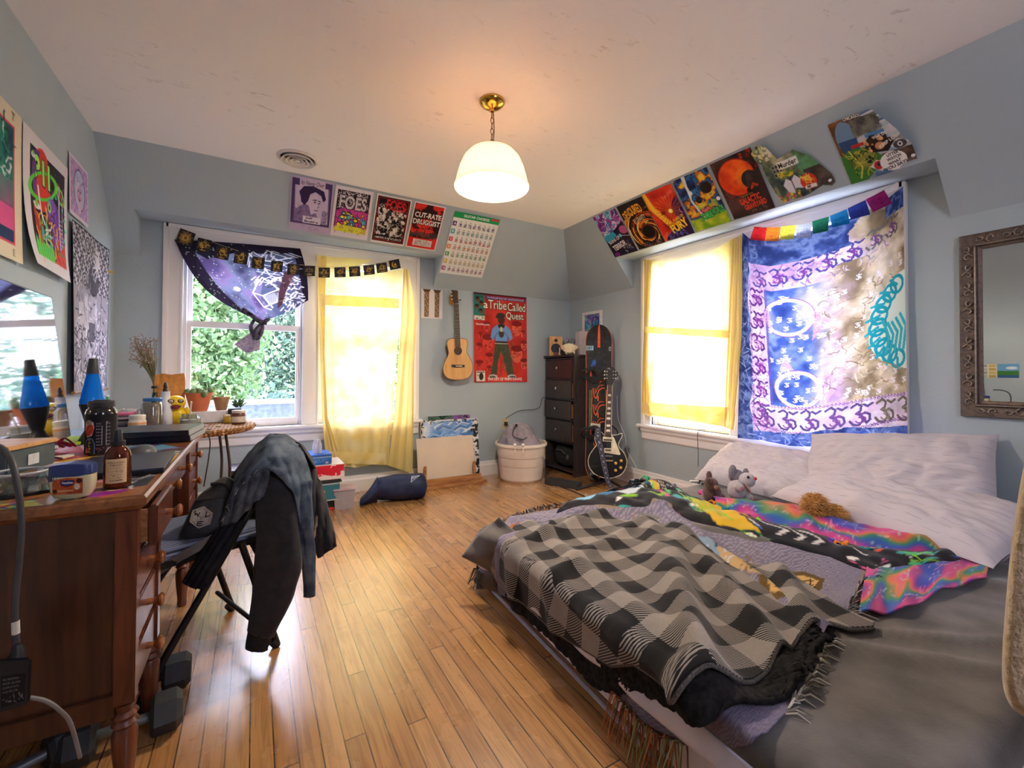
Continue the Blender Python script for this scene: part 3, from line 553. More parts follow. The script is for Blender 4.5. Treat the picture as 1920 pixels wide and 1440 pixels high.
def p_zombie():
    c = CV(100, 142, 1.2, '1c1a2a'); c.noise(5, 31, [(0, '14162c'), (.35, '24407c'), (.5, '2f7fb8'), (.62, '30203a'), (.75, 'c96a2a'), (1, 'e8c23a')], 1); c.noise(4, 33, [(0, 'd8b83a'), (.5, '8fb43a'), (1, '6a2a78')], .8, .56, box=(30, 60, 100, 96)); c.ell(76, 44, 15, 14, '221c1e'); c.ell(46, 66, 9, 9, '2a2422'); c.rect(0, 112, 100, 142, '86b42a'); c.noise(6, 35, [(0, '5f9a1f'), (1, 'd8d43a')], .8, box=(0, 110, 100, 142))
    c.poly([(26, 0), (36, 0), (32, 26), (34, 46), (28, 60), (44, 118), (40, 124), (24, 64), (26, 40)], 'd9dcd6'); c.ell(31, 44, 6, 6, 'e9ebe6'); c.ell(94, 78, 5, 5, 'e8e6f0')
    for i, (t, y) in enumerate((('INFESTED BY', 80), ('ATOMIC POWER', 86))): c.text(t, 32, y, 4.5, '9adc4a', w=38, rot=-.16)
    c.text('PULSAR', 32, 93, 7, 'ef7a9a', w=30, rot=-.16, bold=.03); c.text('ZOMBIE', 30, 102, 17, '4ed06a', w=34, rot=-.1, bold=.03, out='16301c', ow=1); c.text('WORLDS', 64, 97, 17, '4ed06a', w=32, rot=-.1, bold=.03, out='16301c', ow=1); return c
def p_gal():
    c = CV(100, 142, 1.3, '33231f'); c.noise(3, 41, [(0, '241a1a'), (.6, '3c2a26'), (1, '5a3a36')], 1); blobs(c, 60, 60, 2, 100, 46, 4, ['7a1f16', 'b2381c', '4a1814', '2a1614'], 3); scrib(c, 60, 4, 70, 50, 96, 8, 1.4, ['b8431f', '7a2a1a', '2a1a1a'], 5); c.ell(46, 50, 42, 42, 'c9331a')
    f = fbm(c.H, c.W, 5, 4, 44); yy, xx = np.mgrid[0:c.H, 0:c.W]/c.k; mk = (np.hypot(xx-46, yy-50) < 39.5)[..., None]; img = np.stack([np.interp(f, [.3, .7], [.80, .97]), np.interp(f, [.3, .7], [.20, .40]), np.interp(f, [.3, .7], [.09, .14])], -1); c.a = np.where(mk, img, c.a)
    for i in range(30): a = 2.2+i*.09; c.line([(72, 60), (72+30*cos(a), 60+30*sin(a))], 1, 'f7a52a', .55)
    c.ell(73, 63, 19, 20, '2c2322'); c.noise(7, 45, [(0, '241c1c'), (.6, '3a302f'), (1, '5a4a48')], .6, box=(62, 46, 90, 80)); blobs(c, 14, 64, 72, 84, 82, 3, ['d8431f', 'b2331a'], 2); c.ell(62, 86, 5, 6, '241a18'); c.ell(92, 24, 5, 6, '2c2020')
    c.text('GALACTIC', 30, 100, 15, 'e5432a', w=50, rot=-.07, bold=.04); c.text('GRAVEYARD', 36, 116, 13, 'e5432a', w=52, rot=-.07, bold=.04); c.text('THE SPECTRAL', 38, 94, 4, 'd89a3a', w=30, rot=-.07); scrib(c, 14, 44, 130, 84, 134, 6, .7, ['8a6a60'], 3); return c
g_ = 'space horror posters on the slope above the right window'
for fn, a, b_, lb in ((p_terror, 3.012, 2.735, 'poster reading RAINS OF TERROR, blue and purple storm art'), (p_devour, 2.716, 2.442, 'poster reading DEVOURED BY GRAVITY around an orange black hole'), (p_fury, 2.436, 2.163, 'red poster with yellow FURY lettering and a bright flare'), (p_zombie, 2.146, 1.867, 'torn poster reading ZOMBIE WORLDS in green letters'), (p_gal, 1.842, 1.565, 'dark poster reading GALACTIC GRAVEYARD under a red planet')):
    sheet('poster', fn(), slopeR((a, 2.428), (b_, 2.424), (b_, 2.104), (a, 2.108)), label=lb, cat='poster', group=g_)
def p_murder():
    c = CV(130, 106, 1.15, '4a5548'); c.noise(6, 51, [(0, '2c3a44'), (.4, '5a6a50'), (.6, '8a8a6a'), (1, 'b5b09a')], 1); c.noise(5, 52, [(0, '3f7a8c'), (.5, '6aa06a'), (1, '4a5a3a')], 1, box=(78, 20, 130, 70)); c.noise(12, 53, [(0, '3a3530'), (1, '6a6258')], 1, box=(84, 64, 130, 106)); blobs(c, 60, 0, 0, 46, 28, 4, ['c8c8a0', 'e0c85a', '8a9a6a', 'd8d4c0'], 4); blobs(c, 60, 22, 92, 64, 106, 3, ['5a7a2a', '8aa83a', 'c8506a', 'e0c83a'], 5)
    for i in range(7): c.ell(32+i % 3*7, 44+i//3*7, 4, 4, '8c8c88'); c.ell(32+i % 3*7, 44+i//3*7, 2.4, 2.4, '35322f')
    blobs(c, 34, 36, 56, 66, 66, 3, ['e0c93a', 'd8b82a', '6a8a3a'], 6); c.poly([(38, 78), (48, 68), (56, 74), (66, 66), (76, 78), (74, 92), (60, 88), (54, 96), (44, 92)], 'dcdae0'); c.line([(57, 68), (57, 98)], 2, '3a3540'); c.ell(86, 84, 15, 13, 'd23a2a'); scrib(c, 20, 78, 74, 94, 84, 7, 2, ['e8b83a', 'f0d05a'], 4); c.rect(76, 90, 98, 96, 'e8e2d4'); c.text('ME', 80, 91, 4, '2a2420', bold=.03)
    c.rect(42, 38, 82, 51, 'e6e3da'); c.text('Murder', 44, 40, 9, '26221e', w=36, bold=.02); return c
def p_chicago():
    c = CV(124, 106, 1.3, '6a5a4a'); c.noise(5, 61, [(0, '8c8a88'), (.5, 'b9bcc0'), (1, '4f6a8c')], 1); c.rect(0, 0, 44, 60, '7a4a2a'); c.noise(9, 62, [(0, '5a3a26'), (1, '9a6038')], .8, box=(0, 0, 40, 56))
    for i in range(10): c.line([(66, 4+i*3.2), (124, -2+i*3.6)], 2, ['4f6f9c', 'd8dade', '8fa4bc'][i % 3])
    c.ell(26, 32, 19, 26, '6f8cae'); c.poly([(8, 36), (44, 36), (40, 56), (12, 54)], '2f4f7c'); c.poly([(38, 12), (60, 8), (66, 34), (44, 38)], '8a8a78'); c.ell(72, 20, 20, 12, '4a4a46'); c.noise(10, 63, [(0, '3a3a36'), (1, '8a8a7a')], .8, box=(40, 8, 90, 36)); c.rect(30, 1, 62, 8, '3a332e'); c.text('CHICAGO', 32, 2, 5, 'e8e6e0', w=30, bold=.03); c.rect(58, 36, 92, 42, '4f82b8')
    c.poly([(0, 60), (30, 52), (60, 56), (76, 80), (40, 106), (4, 106)], '3f7a30'); c.ell(42, 72, 24, 16, '6f7a2a'); c.ell(46, 74, 16, 11, '8a8a3a'); c.ell(52, 76, 7, 6, '20201c'); c.line([(22, 54), (36, 84), (28, 100)], 3, 'c9c04a'); scrib(c, 30, 16, 54, 66, 90, 14, 1.6, ['2a4a22', 'b8b04a'], 4)
    c.poly([(54, 48), (66, 40), (92, 44), (100, 60), (86, 72), (64, 68), (52, 58)], '2e211c'); blobs(c, 16, 54, 42, 84, 64, 5, ['3a2a22', 'c98a5a', '1c1412', 'e0b080'], 5); c.ell(76, 60, 8, 6, 'c9905f'); c.rect(28, 46, 52, 51, 'b8322a'); c.text('WHY DO I', 68, 43, 5, 'efe9e0', w=30, rot=-.1, bold=.03); c.text('KEEP LOSING', 74, 60, 5, 'efe9e0', w=48, rot=-.3, bold=.03)
    c.noise(4, 66, [(0, 'c8a8b8'), (.5, '8fc0b4'), (1, 'd8d4dc')], .8, box=(92, 26, 124, 52)); c.poly([(92, 66), (106, 58), (122, 66), (108, 76)], 'd9d4d0'); c.ell(107, 67, 11, 6.5, '4a424a'); c.ell(107, 67, 4, 4, 'd8d8dc'); c.ell(107, 67, 2, 2, '1c1a1c'); c.rect(74, 74, 124, 92, '5a4a42'); c.noise(8, 67, [(0, '3a2a24'), (1, '8a6a4a')], .7, box=(100, 74, 124, 98))
    c.poly([(48, 88), (62, 80), (78, 86), (66, 100)], 'd8d2d0'); c.ell(63, 89, 8, 7, 'b8322c'); c.ell(64, 88, 3, 3, '2a2a34'); c.ell(88, 89, 22, 15, 'e9e6e0')
    for i, t in enumerate(('UTTER', 'WATCH', 'WHAT', 'YOU SAY!')): c.text(t, (80, 78, 78, 70)[i], 77+i*6.8, 5, '24201e', w=(20, 24, 22, 38)[i], bold=.03, rot=-.12)
    return c
def keep_poly(P):
    def k(u, v):
        s = False
        for i in range(len(P)):
            (xa, ya), (xb, yb) = P[i], P[(i+1) % len(P)]
            if (ya > v) != (yb > v) and u < (xb-xa)*(v-ya)/(yb-ya)+xa: s = not s
        return s
    return k
def curl(y0, y1, z0, z1, f):
    def g(u, v): return onR(y0+(y1-y0)*u, z1+(z0-z1)*v, .006+f(u, v))
    return g
oc = T('paper_collage', 'cut paper collage reading Murder, curling off the slope', 'collage', onR(1.4, 2.25), 'cut paper collages above the tapestry')
sheet('sheet', p_murder(), curl(1.575, 1.215, 2.115, 2.42, lambda u, v: .07*max(0, .55-abs(u-.45)-.15*v)*(1-v)), parent=oc, keep=keep_poly([(.0, .08), (.12, .0), (.26, .04), (.34, .22), (.36, .30), (.62, .26), (.80, .44), (.98, .80), (1, .93), (.94, .97), (.82, .92), (.62, .98), (.5, 1), (.18, 1), (.12, .8), (.08, .5), (.09, .3), (.02, .2)]))
MB(rotM(onR(1.235, 2.15, .012))).ball((0, 0, 0), .009).build('push_pin', M('e8e6e2', .3), oc)
oc = T('paper_collage', 'cut paper collage with WATCH WHAT YOU SAY speech bubble', 'collage', onR(1.0, 2.25), 'cut paper collages above the tapestry')
sheet('sheet', p_chicago(), curl(1.165, .86, 2.10, 2.385, lambda u, v: .10*u*(1-v)**1.5), parent=oc, keep=keep_poly([(0, .03), (.6, .0), (.70, .02), (.80, .2), (.90, .42), (.93, .55), (1, .66), (1, .92), (.8, .93), (.74, .99), (.45, 1), (.05, 1), (.03, .5)]))
MB(rotM(onR(.87, 2.14, .012))).ball((0, 0, 0), .009).build('push_pin', M('e8e6e2', .3), oc)
# ---- left wall
def onL(y0, y1, z0, z1, f=lambda u, v: .004): return lambda u, v: Vector((XL+.003+f(u, v), y0+(y1-y0)*u, z1+(z0-z1)*v))
def p_night():
    c = CV(100, 125, 1., 'd9cfb4'); c.rect(6, 14, 88, 112, 'c9485a'); c.rect(8, 16, 86, 110, '1c3a4c'); c.noise(5, 71, [(0, '123048'), (.5, '1f6a5f'), (1, '2a8a70')], 1, box=(8, 16, 86, 80)); scrib(c, 40, 10, 18, 84, 60, 12, 1.5, ['0f2a3a', '2f9a86', 'd8dce0'], 3); c.noise(2, 72, [(0, '2a8a70'), (1, 'c85a8a')], .7, box=(8, 60, 86, 86)); c.rect(8, 82, 86, 102, 'd0558c'); c.rect(8, 100, 86, 110, '23365c')
    for x, t in ((20, 'U'), (40, 'N'), (60, 'I'), (82, 'T')): c.text(t, x, 3, 7, '6a6048', bold=.03)
    c.text('E', 84, 115, 6, '8a7f60', bold=.03); return c
sheet('poster', p_night(), onL(2.02, 2.523, 1.462, 2.052, lambda u, v: .006+.012*v*v*u), label='cream bordered night forest poster cut by the left picture edge', cat='poster', group='prints on the left wall')
def p_311():
    c = CV(100, 118, 1.4, 'd8d4d8'); c.rect(14, 12, 92, 106, '2c2230'); blobs(c, 30, 16, 14, 90, 40, .5, ['d8d0dc'], 3); c.ell(38, 36, 20, 28, 'd83a2c'); c.poly([(22, 14), (34, 12), (28, 30), (26, 62), (17, 40)], '6a3f8c'); c.ell(42, 40, 34, 13, '5fd03a', ring=.22, rot=-.35); c.ell(82, 36, 12, 7, '6fd83a', ring=.35, rot=.5); c.line([(75, 26), (90, 44)], 2, 'd85a2a')
    c.text('311', 25, 17, 23, '9af060', w=32, shear=-.1, bold=.05, out='1f1a24', ow=1.2); c.ell(20, 20, 4, 2.5, 'd8d8d8'); c.ell(20, 18, 2, 2, '6fd84a')
    c.poly([(50, 52), (62, 44), (76, 50), (82, 66), (90, 74), (86, 94), (70, 98), (56, 88), (60, 72), (52, 66)], '7a45a8'); c.ell(60, 56, 11, 10, '8a52b8'); c.ell(55, 55, 4, 5, '9ae06a'); c.ell(55, 55, 1.6, 2, '1c1420'); scrib(c, 26, 54, 50, 88, 94, 9, 1.3, ['4a2a70', 'a878cc', '2a1a3c'], 5)
    for i in range(9): a = -2.6+i*.42; c.poly([(72+20*cos(a), 66+24*sin(a)), (72+25*cos(a+.12), 66+29*sin(a+.12)), (72+20*cos(a+.26), 66+24*sin(a+.26))], '3fc89a')
    c.line([(78, 28), (80, 100)], 3, 'bdb6c4'); c.line([(86, 28), (88, 100)], 1.2, 'bdb6c4')
    for i in range(10): c.line([(79, 60+i*4), (87, 60+i*4)], .8, 'd8d4da')
    c.ell(26, 62, 8, 3, 'dcd8dc'); c.ell(26, 60, 3, 3.4, '6fd84a'); c.line([(30, 44), (36, 66), (42, 74)], 3, 'dcd8e0')
    for x, y in ((36, 78), (46, 76), (54, 84)): c.poly([(x-4, y+12), (x-3, y), (x, y-9), (x+3, y), (x+4, y+12)], '3fb89a'); c.line([(x, y-8), (x, y)], 1.6, '8ae05a')
    c.poly([(18, 58), (28, 72), (34, 92), (60, 96), (78, 78), (72, 98), (50, 106), (30, 102), (22, 84)], 'c8431f'); scrib(c, 40, 20, 66, 76, 102, 12, 1.6, ['e88a2a', '8c2414', 'f0c04a', 'dcd4d0'], 8)
    for i in range(26): x = 15+i*1.7; c.line([(x, 106), (x+1, 96-(i*7 % 9)*(1-i/40))], 1.8, ['58d23a', '2fae6a', '8ae04a'][i % 3])
    c.poly([(58, 106), (70, 96), (92, 82), (92, 106)], 'd8402f'); c.text('The Fillmore', 70, 92, 4, '2fae6a', w=19, rot=-.05, bold=.02); scrib(c, 16, 68, 99, 90, 104, 5, .7, ['8c1f1a'], 4); return c
sheet('poster', p_311(), onL(2.535, 3.026, 1.476, 2.05, lambda u, v: .006+.03*(v**3)*(1-u)+.02*(v**4)), label='bright 311 concert poster with a purple dragon and red bird', cat='poster', group='prints on the left wall')
def p_face():
    c = CV(100, 112, .9, 'd5cdd6'); c.rect(6, 6, 94, 104, 'b48ab8')
    for j in range(16):
        for i in range(9): c.rect(7+i*10+(j % 2)*5, 7+j*6.1, 15+i*10+(j % 2)*5, 12+j*6.1, ['c9a4c8', 'a88ac0', 'b0a0d0'][(i+j) % 3])
    c.ell(52, 54, 30, 40, '5a5080'); c.ell(52, 54, 27, 37, 'b4bcd8'); c.poly([(40, 78), (64, 78), (58, 98), (46, 98)], 'd0b4cc'); c.noise(5, 81, [(0, 'a8b4d4'), (1, 'd8c0d4')], .6, box=(32, 26, 72, 84)); c.ell(52, 62, 12, 15, 'c9a0bc'); scrib(c, 40, 34, 30, 70, 80, 10, 1, ['7a5a90', '9a78a8', 'e0d4e4'], 5); c.ell(46, 56, 3, 2, '4a3a60'); c.ell(58, 56, 3, 2, '4a3a60'); c.ell(52, 72, 5, 2.4, '6a3a70'); return c
sheet('poster', p_face(), onL(3.05, 3.338, 1.838, 2.15, lambda u, v: .004+.006*v), label='small lilac print of a face in a bubble on brick pattern', cat='poster', group='prints on the left wall')
def p_bw():
    c = CV(100, 138, 1.5, '8a868e'); c.rect(0, 0, 100, 138, '908c94')
    for j in range(18):
        for i in range(24): c.rect(1+i*4.2+(j % 2)*2, 1+j*2.8, 4.2+i*4.2+(j % 2)*2, 2.8+j*2.8, '3c3a42' if (i*7+j*3) % 11 > 3 else 'c0bcc4')
    for cx_, cy_ in ((38, 12), (30, 44), (60, 34), (52, 64)):
        for r in range(3, 13, 2): c.ell(cx_, cy_, r, r*.8, '2e2c34' if r % 4 == 1 else 'b4b0b8', ring=.16)
    c.poly([(18, 50), (40, 44), (62, 56), (60, 100), (26, 98)], '5c5864'); c.noise(3, 91, [(0, '4a4852'), (.6, '8c8894'), (1, 'c8c4d0')], .9, box=(14, 48, 66, 78)); c.ell(56, 40, 16, 14, '55525c'); c.poly([(14, 62), (42, 66), (46, 100), (16, 96)], 'cfcbd2')
    for i in range(9): c.line([(17+i*3.2, 63+i*.6), (18+i*3.2, 97)], 1, '3a3840')
    c.poly([(30, 100), (44, 92), (52, 106), (46, 124), (36, 116)], 'a9a5b0'); c.poly([(54, 96), (70, 92), (84, 112), (74, 122), (60, 112)], '9894a0'); c.line([(64, 14), (62, 4)], 2, 'd4d0d8')
    for i in range(6): a = 2+i*.5; c.line([(68, 26), (68+14*cos(a), 26+14*sin(a))], 1.6, 'd8d4dc')
    c.poly([(64, 10), (72, 10), (74, 26), (62, 26)], 'c8c4cc'); scrib(c, 260, 2, 84, 98, 136, 9, 1.1, ['26242c', 'd8d4dc', '5a5862'], 6); scrib(c, 120, 2, 8, 98, 84, 7, .9, ['26242c', 'd0ccd4'], 7); c.line([(82, 30), (76, 70), (70, 138)], .8, '1c1a20')
    c.rect(0, 0, 100, 1.2, '26242c'); c.rect(98.5, 0, 100, 138, '2c2a32'); c.rect(0, 0, 1.5, 138, '2c2a32'); return c
ob = T('wall_banner', 'tall black and white pen drawing banner beside the mirror', 'banner', (XL+.01, 3.4, .92), 'prints on the left wall')
sheet('banner_sheet', p_bw(), onL(3.08, 3.735, .925, 1.812, lambda u, v: .012+.004*sin(7*u+2*v)+.015*v*(1-u)), PRINTC, ob)
MB().tube([(XL+.03, 3.085, .92), (XL+.018, 3.74, .918)], .009).build('bottom_rod', wood('7a5a38', '9c7850'), ob)
MB().tube([(XL+.005, 3.70, 1.67), (XL+.05, 3.72, 1.665)], [.008, .003]).build('push_pin', M('c9a23a', .3), ob)
# ---- back wall
def p_fret():
    c = CV(100, 126, .75, 'dcd6d2')
    for x in (24, 72):
        c.poly([(x-10, 14), (x+12, 14), (x+11, 118), (x-9, 118)], '7a5a3a'); c.poly([(x-18, 2), (x+20, 2), (x+12, 14), (x-10, 14)], '5f452c')
        for i in range(12): c.line([(x-10, 16+i*8.6), (x+12, 16+i*8.6)], 1.2, 'b9ab94'); c.ell(x+((i*5) % 14)-6, 20+i*8.6, 2, 2, 'd8c8a8')
    return c
sheet('fretboard_chart', p_fret(), [(1.341, YB-.004, 1.82), (1.553, YB-.004, 1.822), (1.55, YB-.006, 1.542), (1.338, YB-.006, 1.541)], label='small white sheet showing two guitar fretboards', cat='chart')
def p_tribe():
    c = CV(100, 147, 1.45, 'c22b26'); c.noise(4, 101, [(0, 'a8211f'), (1, 'd23a30')], 1)
    for x, y, r in ((26, 82, 13), (80, 56, 12), (80, 100, 14), (10, 90, 7), (28, 108, 9), (10, 120, 9), (94, 84, 8), (28, 126, 6), (94, 116, 9), (24, 56, 8), (62, 120, 8), (92, 64, 6), (12, 70, 5)): c.ell(x, y, r*.75, r, 'cf3f34' if x < 60 else 'dd5f48'); c.ell(x, y-r*.75, r*.8, r*.4, '7e1a1c'); scrib(c, 12, x-r*.5, y-r*.4, x+r*.5, y+r*.7, r*.4, .9, ['8e1c1c', '6e1618'], int(x+y))
    c.rect(0, 0, 100, 3, '4a1a1c'); c.rect(0, 3, 20, 38, '2f7a6c'); c.text('REGGO', 3, 5, 3.4, '1f2a2a', w=15, bold=.02)
    for i, (x, y) in enumerate(((7, 12), (14, 18), (6, 24), (13, 31))): head(c, x, y, 4, '8c4a30', '2a1f1c', '2a1a14')
    c.rect(1, 38, 20, 45, 'd8d4c8'); scrib(c, 12, 2, 39, 18, 44, 3, .8, ['5a5650'], 3); c.rect(22, 4, 97, 9, '4f3a78'); c.text("THE WORLD'S GREATEST AUDIO EXPERIENCE!", 24, 5, 2.8, 'efe6e6', w=70, bold=.02)
    c.text('a', 18, 16, 9, 'f2ead6', w=8, out='2a1614', ow=.9, bold=.02); c.text('Tribe', 27, 10, 15, 'f2ead6', w=34, out='2a1614', ow=.9, bold=.01); c.text('Called', 63, 12, 14, 'f2ead6', w=34, out='2a1614', ow=.9, bold=.01); c.text('Quest', 60, 28, 14, 'f2ead6', w=33, out='2a1614', ow=.9, bold=.01)
    c.text('OnddArt.com', 4, 50, 3, 'f2e8e0', w=25, bold=.03)
    c.poly([(40, 76), (62, 76), (70, 110), (74, 134), (62, 136), (54, 104), (50, 94), (44, 114), (42, 134), (30, 136), (36, 106)], '3f4a34'); c.noise(5, 103, [(0, '2f3a2a'), (1, '6a6a4a')], .0); scrib(c, 40, 38, 80, 70, 132, 10, 1.2, ['2f3a2a', '5a5f44', '6f6a4c'], 9, .6)
    c.poly([(34, 58), (44, 50), (58, 50), (68, 58), (72, 72), (66, 78), (62, 70), (62, 80), (40, 80), (40, 70), (36, 78), (31, 72)], '6a98cc'); c.poly([(44, 50), (58, 50), (56, 56), (46, 56)], '2a2624'); c.line([(36, 74), (46, 62)], 1.4, '3f6a9c'); c.line([(66, 74), (56, 62)], 1.4, '3f6a9c'); c.rect(40, 78, 62, 81, '35302c'); c.line([(39, 82), (63, 82)], 1, 'd8cfc0')
    c.ell(51, 42, 6.5, 8, '4a2e22'); c.ell(50, 35, 8, 4.5, '35302e'); c.poly([(41, 36), (48, 36), (44, 40), (40, 39)], '2a2624'); c.ell(51, 66, 5, 6, '4f3024'); c.rect(49, 54, 53, 62, 'd8b878'); c.ell(35, 137, 8, 3.4, 'b9bcb8'); c.ell(70, 137, 8, 3.4, 'b9bcb8'); c.ell(34, 138, 6, 2, '4a5248'); c.ell(71, 138, 6, 2, '4a5248')
    c.text('THE LIFE OF PHIFE DAWG', 25, 139, 5, 'f2e6e0', w=64, bold=.03); c.rect(4, 128, 20, 145, 'dcd6c6'); c.ell(13, 137, 4, 6, '24201e'); c.rect(5, 129, 19, 131, '6a6258'); c.ell(7, 135, 1.2, 1.2, '3f8a4a'); return c
sheet('poster', p_tribe(), lambda u, v: Vector((1.876+.623*u+.011*v, YB-.005-.004*(1+sin(6*u+2))-.006*v*abs(u-.5), 1.836-.902*v)), label='large red poster reading a Tribe Called Quest beside the acoustic guitar', cat='poster')
# ================================================================ cloths hung over the windows
def pxY(y): return lambda x, z_, d=0: at(x, z_, 'Y', y-d)
def bil(q, u, v): return [(q[0][i]*(1-u)+q[1][i]*u)*(1-v)+(q[3][i]*(1-u)+q[2][i]*u)*v for i in (0, 1)]
def pl(P, t):
    """point at fraction t along a polyline of pixels"""
    t = min(max(t, 0), 1)*(len(P)-1); i = min(int(t), len(P)-2); f = t-i; return [P[i][k]*(1-f)+P[i+1][k]*f for k in (0, 1)]
GAL = cloth_mat('night_sky_cloth', colattr, .8, .30, .10)
def p_galaxy():
    c = CV(100, 110, 1.7, '4a4472'); c.noise(4, 111, [(0, '3c3a58'), (.4, '6f7496'), (.6, '82709e'), (1, '564878')], 1); c.rect(0, 0, 100, 14, '251d2e'); c.poly([(0, 0), (14, 0), (20, 110), (0, 110)], '241d2c'); c.poly([(0, 0), (52, 14), (24, 22)], '241d2c')
    g = random.Random(4)
    for _ in range(150): c.ell(g.uniform(0, 72), g.uniform(2, 105), .5, .5, g.choice(['e8e4f0', 'd8d8a8', 'b8e0c0']))
    c.ell(36, 62, 3.4, 3.2, 'f4f2f8'); c.ell(28, 10, 1.8, 1.4, 'd8d4e0'); c.poly([(60, 22), (100, 8), (100, 110), (66, 110), (56, 80), (64, 60)], '4a5272', .8); c.rect(94, 0, 100, 110, '1f1826')
    for k in range(60): x, y = g.uniform(60, 92), g.uniform(8, 60); c.line([(x, y), (x+g.uniform(-9, 9), y+g.uniform(3, 9))], 1, 'd9d6e4')
    for P in ([(62, 14), (66, 24), (78, 26), (92, 20)], [(66, 50), (50, 70), (54, 92), (62, 98)], [(66, 50), (76, 72), (60, 76), (50, 70)], [(54, 92), (70, 90), (78, 74)], [(60, 76), (64, 96)]): c.line(P, 1.5, 'e4e2ec')
    for k in range(16): x = 60+k*.9; c.line([(x, 76), (x+2, 90)], .5, 'c8c6d8')
    for k in range(90): x, y = g.uniform(74, 94), g.uniform(52, 108); c.line([(x, y), (x+g.uniform(-4, 4), y+3.5)], 1.4, 'dcdae6')
    c.poly([(84, 44), (92, 48), (74, 96), (68, 100)], '4a3038'); scrib(c, 20, 70, 50, 90, 96, 6, 1, ['2a1a22', '7a5a5a'], 3); return c
og = T('tied_curtain', 'dark galaxy cloth tied in a knot over the left window', 'curtain', (0, YB-.05, 1.5))
top = [(327, 449), (390, 452), (470, 458), (563, 466)]; bot = [(468, 594), (480, 602), (494, 601), (512, 596), (545, 583), (578, 563)]
def gpos(u, v):
    a, b = pl(top, u), pl(bot, u); x = a[0]*(1-v)+b[0]*v; y = a[1]*(1-v)+b[1]*v; s = sin(pi*v)
    x += -16*s*(1-u)**2.5+9*s*max(0, u-.75)*4*.5; y += 17*s*(1-u)**2.5
    w = .012*sin(26*u+3*v)*v+.018*sin(9*u+5*v+nz(u*4, v*4)*2)*v
    return at(x, y, 'Y', YB-.052-abs(w)-.02*v)
sheet('cloth', p_galaxy(), gpos, GAL, og)
DK = cloth_mat('night_sky_cloth_fold', noisy('1d1722', '6a6478', 26), .8)
kn = MB()
for P, r in (([(455, 578), (470, 590), (486, 602), (500, 606)], [.012, .022, .026, .02]), ([(478, 598), (470, 612), (476, 628), (488, 634)], [.016, .02, .022, .018]), ([(505, 598), (492, 606), (480, 622), (478, 636)], [.018, .026, .03, .024]), ([(487, 600), (492, 612), (488, 628), (480, 636)], [.012, .018, .02, .014])): kn.tube(bez([at(x, y, 'Y', YB-.085-.01*i) for i, (x, y) in enumerate(P)], 5), [pl([(q, 0) for q in r], k/15)[0] for k in range(16)], 10, flat=.7)
kn.build('knot', DK, og)
tl, tr = [(472, 622), (480, 626), (488, 624)], [(439, 646), (462, 662), (486, 656)]
MB().grid(lambda u, v: at(*[pl(tl, u)[i]*(1-v)+pl(tr, u)[i]*v for i in (0, 1)], 'Y', YB-.10-.016*sin(9*u+v)*v), 24, 12, .003).build('tail', cloth_mat('cloth_back', noisy('8d8494', 'b4aab6', 60), .85, .3), og)
# ---- yellow sheers
def sheer(name, c1, transp, transl): return cloth_mat(name, noisy(c1, 'f7ebb8' if transp > .05 else 'f3dd8c', 9), .9, transl, transp)
SH1 = sheer('sheer_yellow', 'f4e8b4', .02, .37); SH2 = sheer('sheer_yellow_double', 'f0d892', .04, .30)
ob = T('yellow_curtain', 'long sheer yellow curtain over the back window, below the zodiac cards', 'curtain', (.85, YB-.06, 1.1))
T_ = [(598, 486), (612, 500), (640, 508), (690, 511), (735, 508), (757, 503)]; B_ = [(613, 868), (640, 874), (665, 877), (690, 873), (712, 868), (728, 873)]
def ydep(py, u, v): return .058+(.045 if py > 775 else .045*max(0, (py-700)/75) if py > 700 else 0)+.010*sin(17*u+2*v)*v+.006*sin(41*u+5*v)*v
def ycur(u, v):
    a, b = pl(T_, u), pl(B_, u); x = a[0]*(1-v)+b[0]*v; y = a[1]*(1-v)+b[1]*v; return at(x, y, 'Y', YB-ydep(y, u, v))
MB().grid(ycur, 90, 90).build('panel', SH1, ob, smooth=180)
def strip(L, R, nm, m, d=.012, nu=14, nv=60, wave=6, ax='Y', base=YB):
    def f(u, v):
        a, b = pl(L, v), pl(R, v); x = a[0]*(1-u)+b[0]*u; y = a[1]*(1-u)+b[1]*u
        return at(x, y, ax, base-ydep(y if ax == 'Y' else y-25, u, v)-d-.008*sin(wave*u+4*v))
    return MB().grid(f, nu, nv).build(nm, m, ob, smooth=180)
strip([(594, 478), (596, 560), (600, 660), (604, 780), (612, 866)], [(612, 480), (610, 560), (609, 660), (614, 780), (640, 874)], 'side_fold', SH2)
strip([(757, 503), (752, 600), (745, 700), (738, 790), (728, 873)], [(766, 506), (782, 592), (776, 680), (775, 800), (773, 888)], 'side_fold', SH2, .02, 16, 60, 11)
strip([(600, 480), (601, 500)], [(700, 487), (650, 508)], 'top_flap', SH2, .004, 10, 4)
strip([(602, 552), (602, 572)], [(748, 560), (748, 578)], 'hem_band', SH1, .022, 60, 4, 20); strip([(613, 846), (613, 868)], [(722, 850), (726, 872)], 'hem_band', SH1, .022, 40, 4, 20)
ob = T('yellow_curtain', 'short sheer yellow curtain over the right hand wall window', 'curtain', (XR-.06, 2.4, 1.3))
T2 = [(1209, 486), (1240, 491), (1280, 489), (1330, 474), (1375, 447)]; B2 = [(1204, 776), (1225, 782), (1255, 786), (1290, 787), (1330, 795), (1360, 800)]
def xdep(py, u, v): return .055+(.03 if py > 775 else 0)*v+.012*sin(15*u+2*v)*v+.005*sin(37*u+5*v)
def rcur(u, v):
    a, b = pl(T2, u), pl(B2, u); x = a[0]*(1-v)+b[0]*v; y = a[1]*(1-v)+b[1]*v; return at(x, y, 'X', XR-xdep(y, u, v))
MB().grid(rcur, 80, 80).build('panel', SH1, ob, smooth=180)
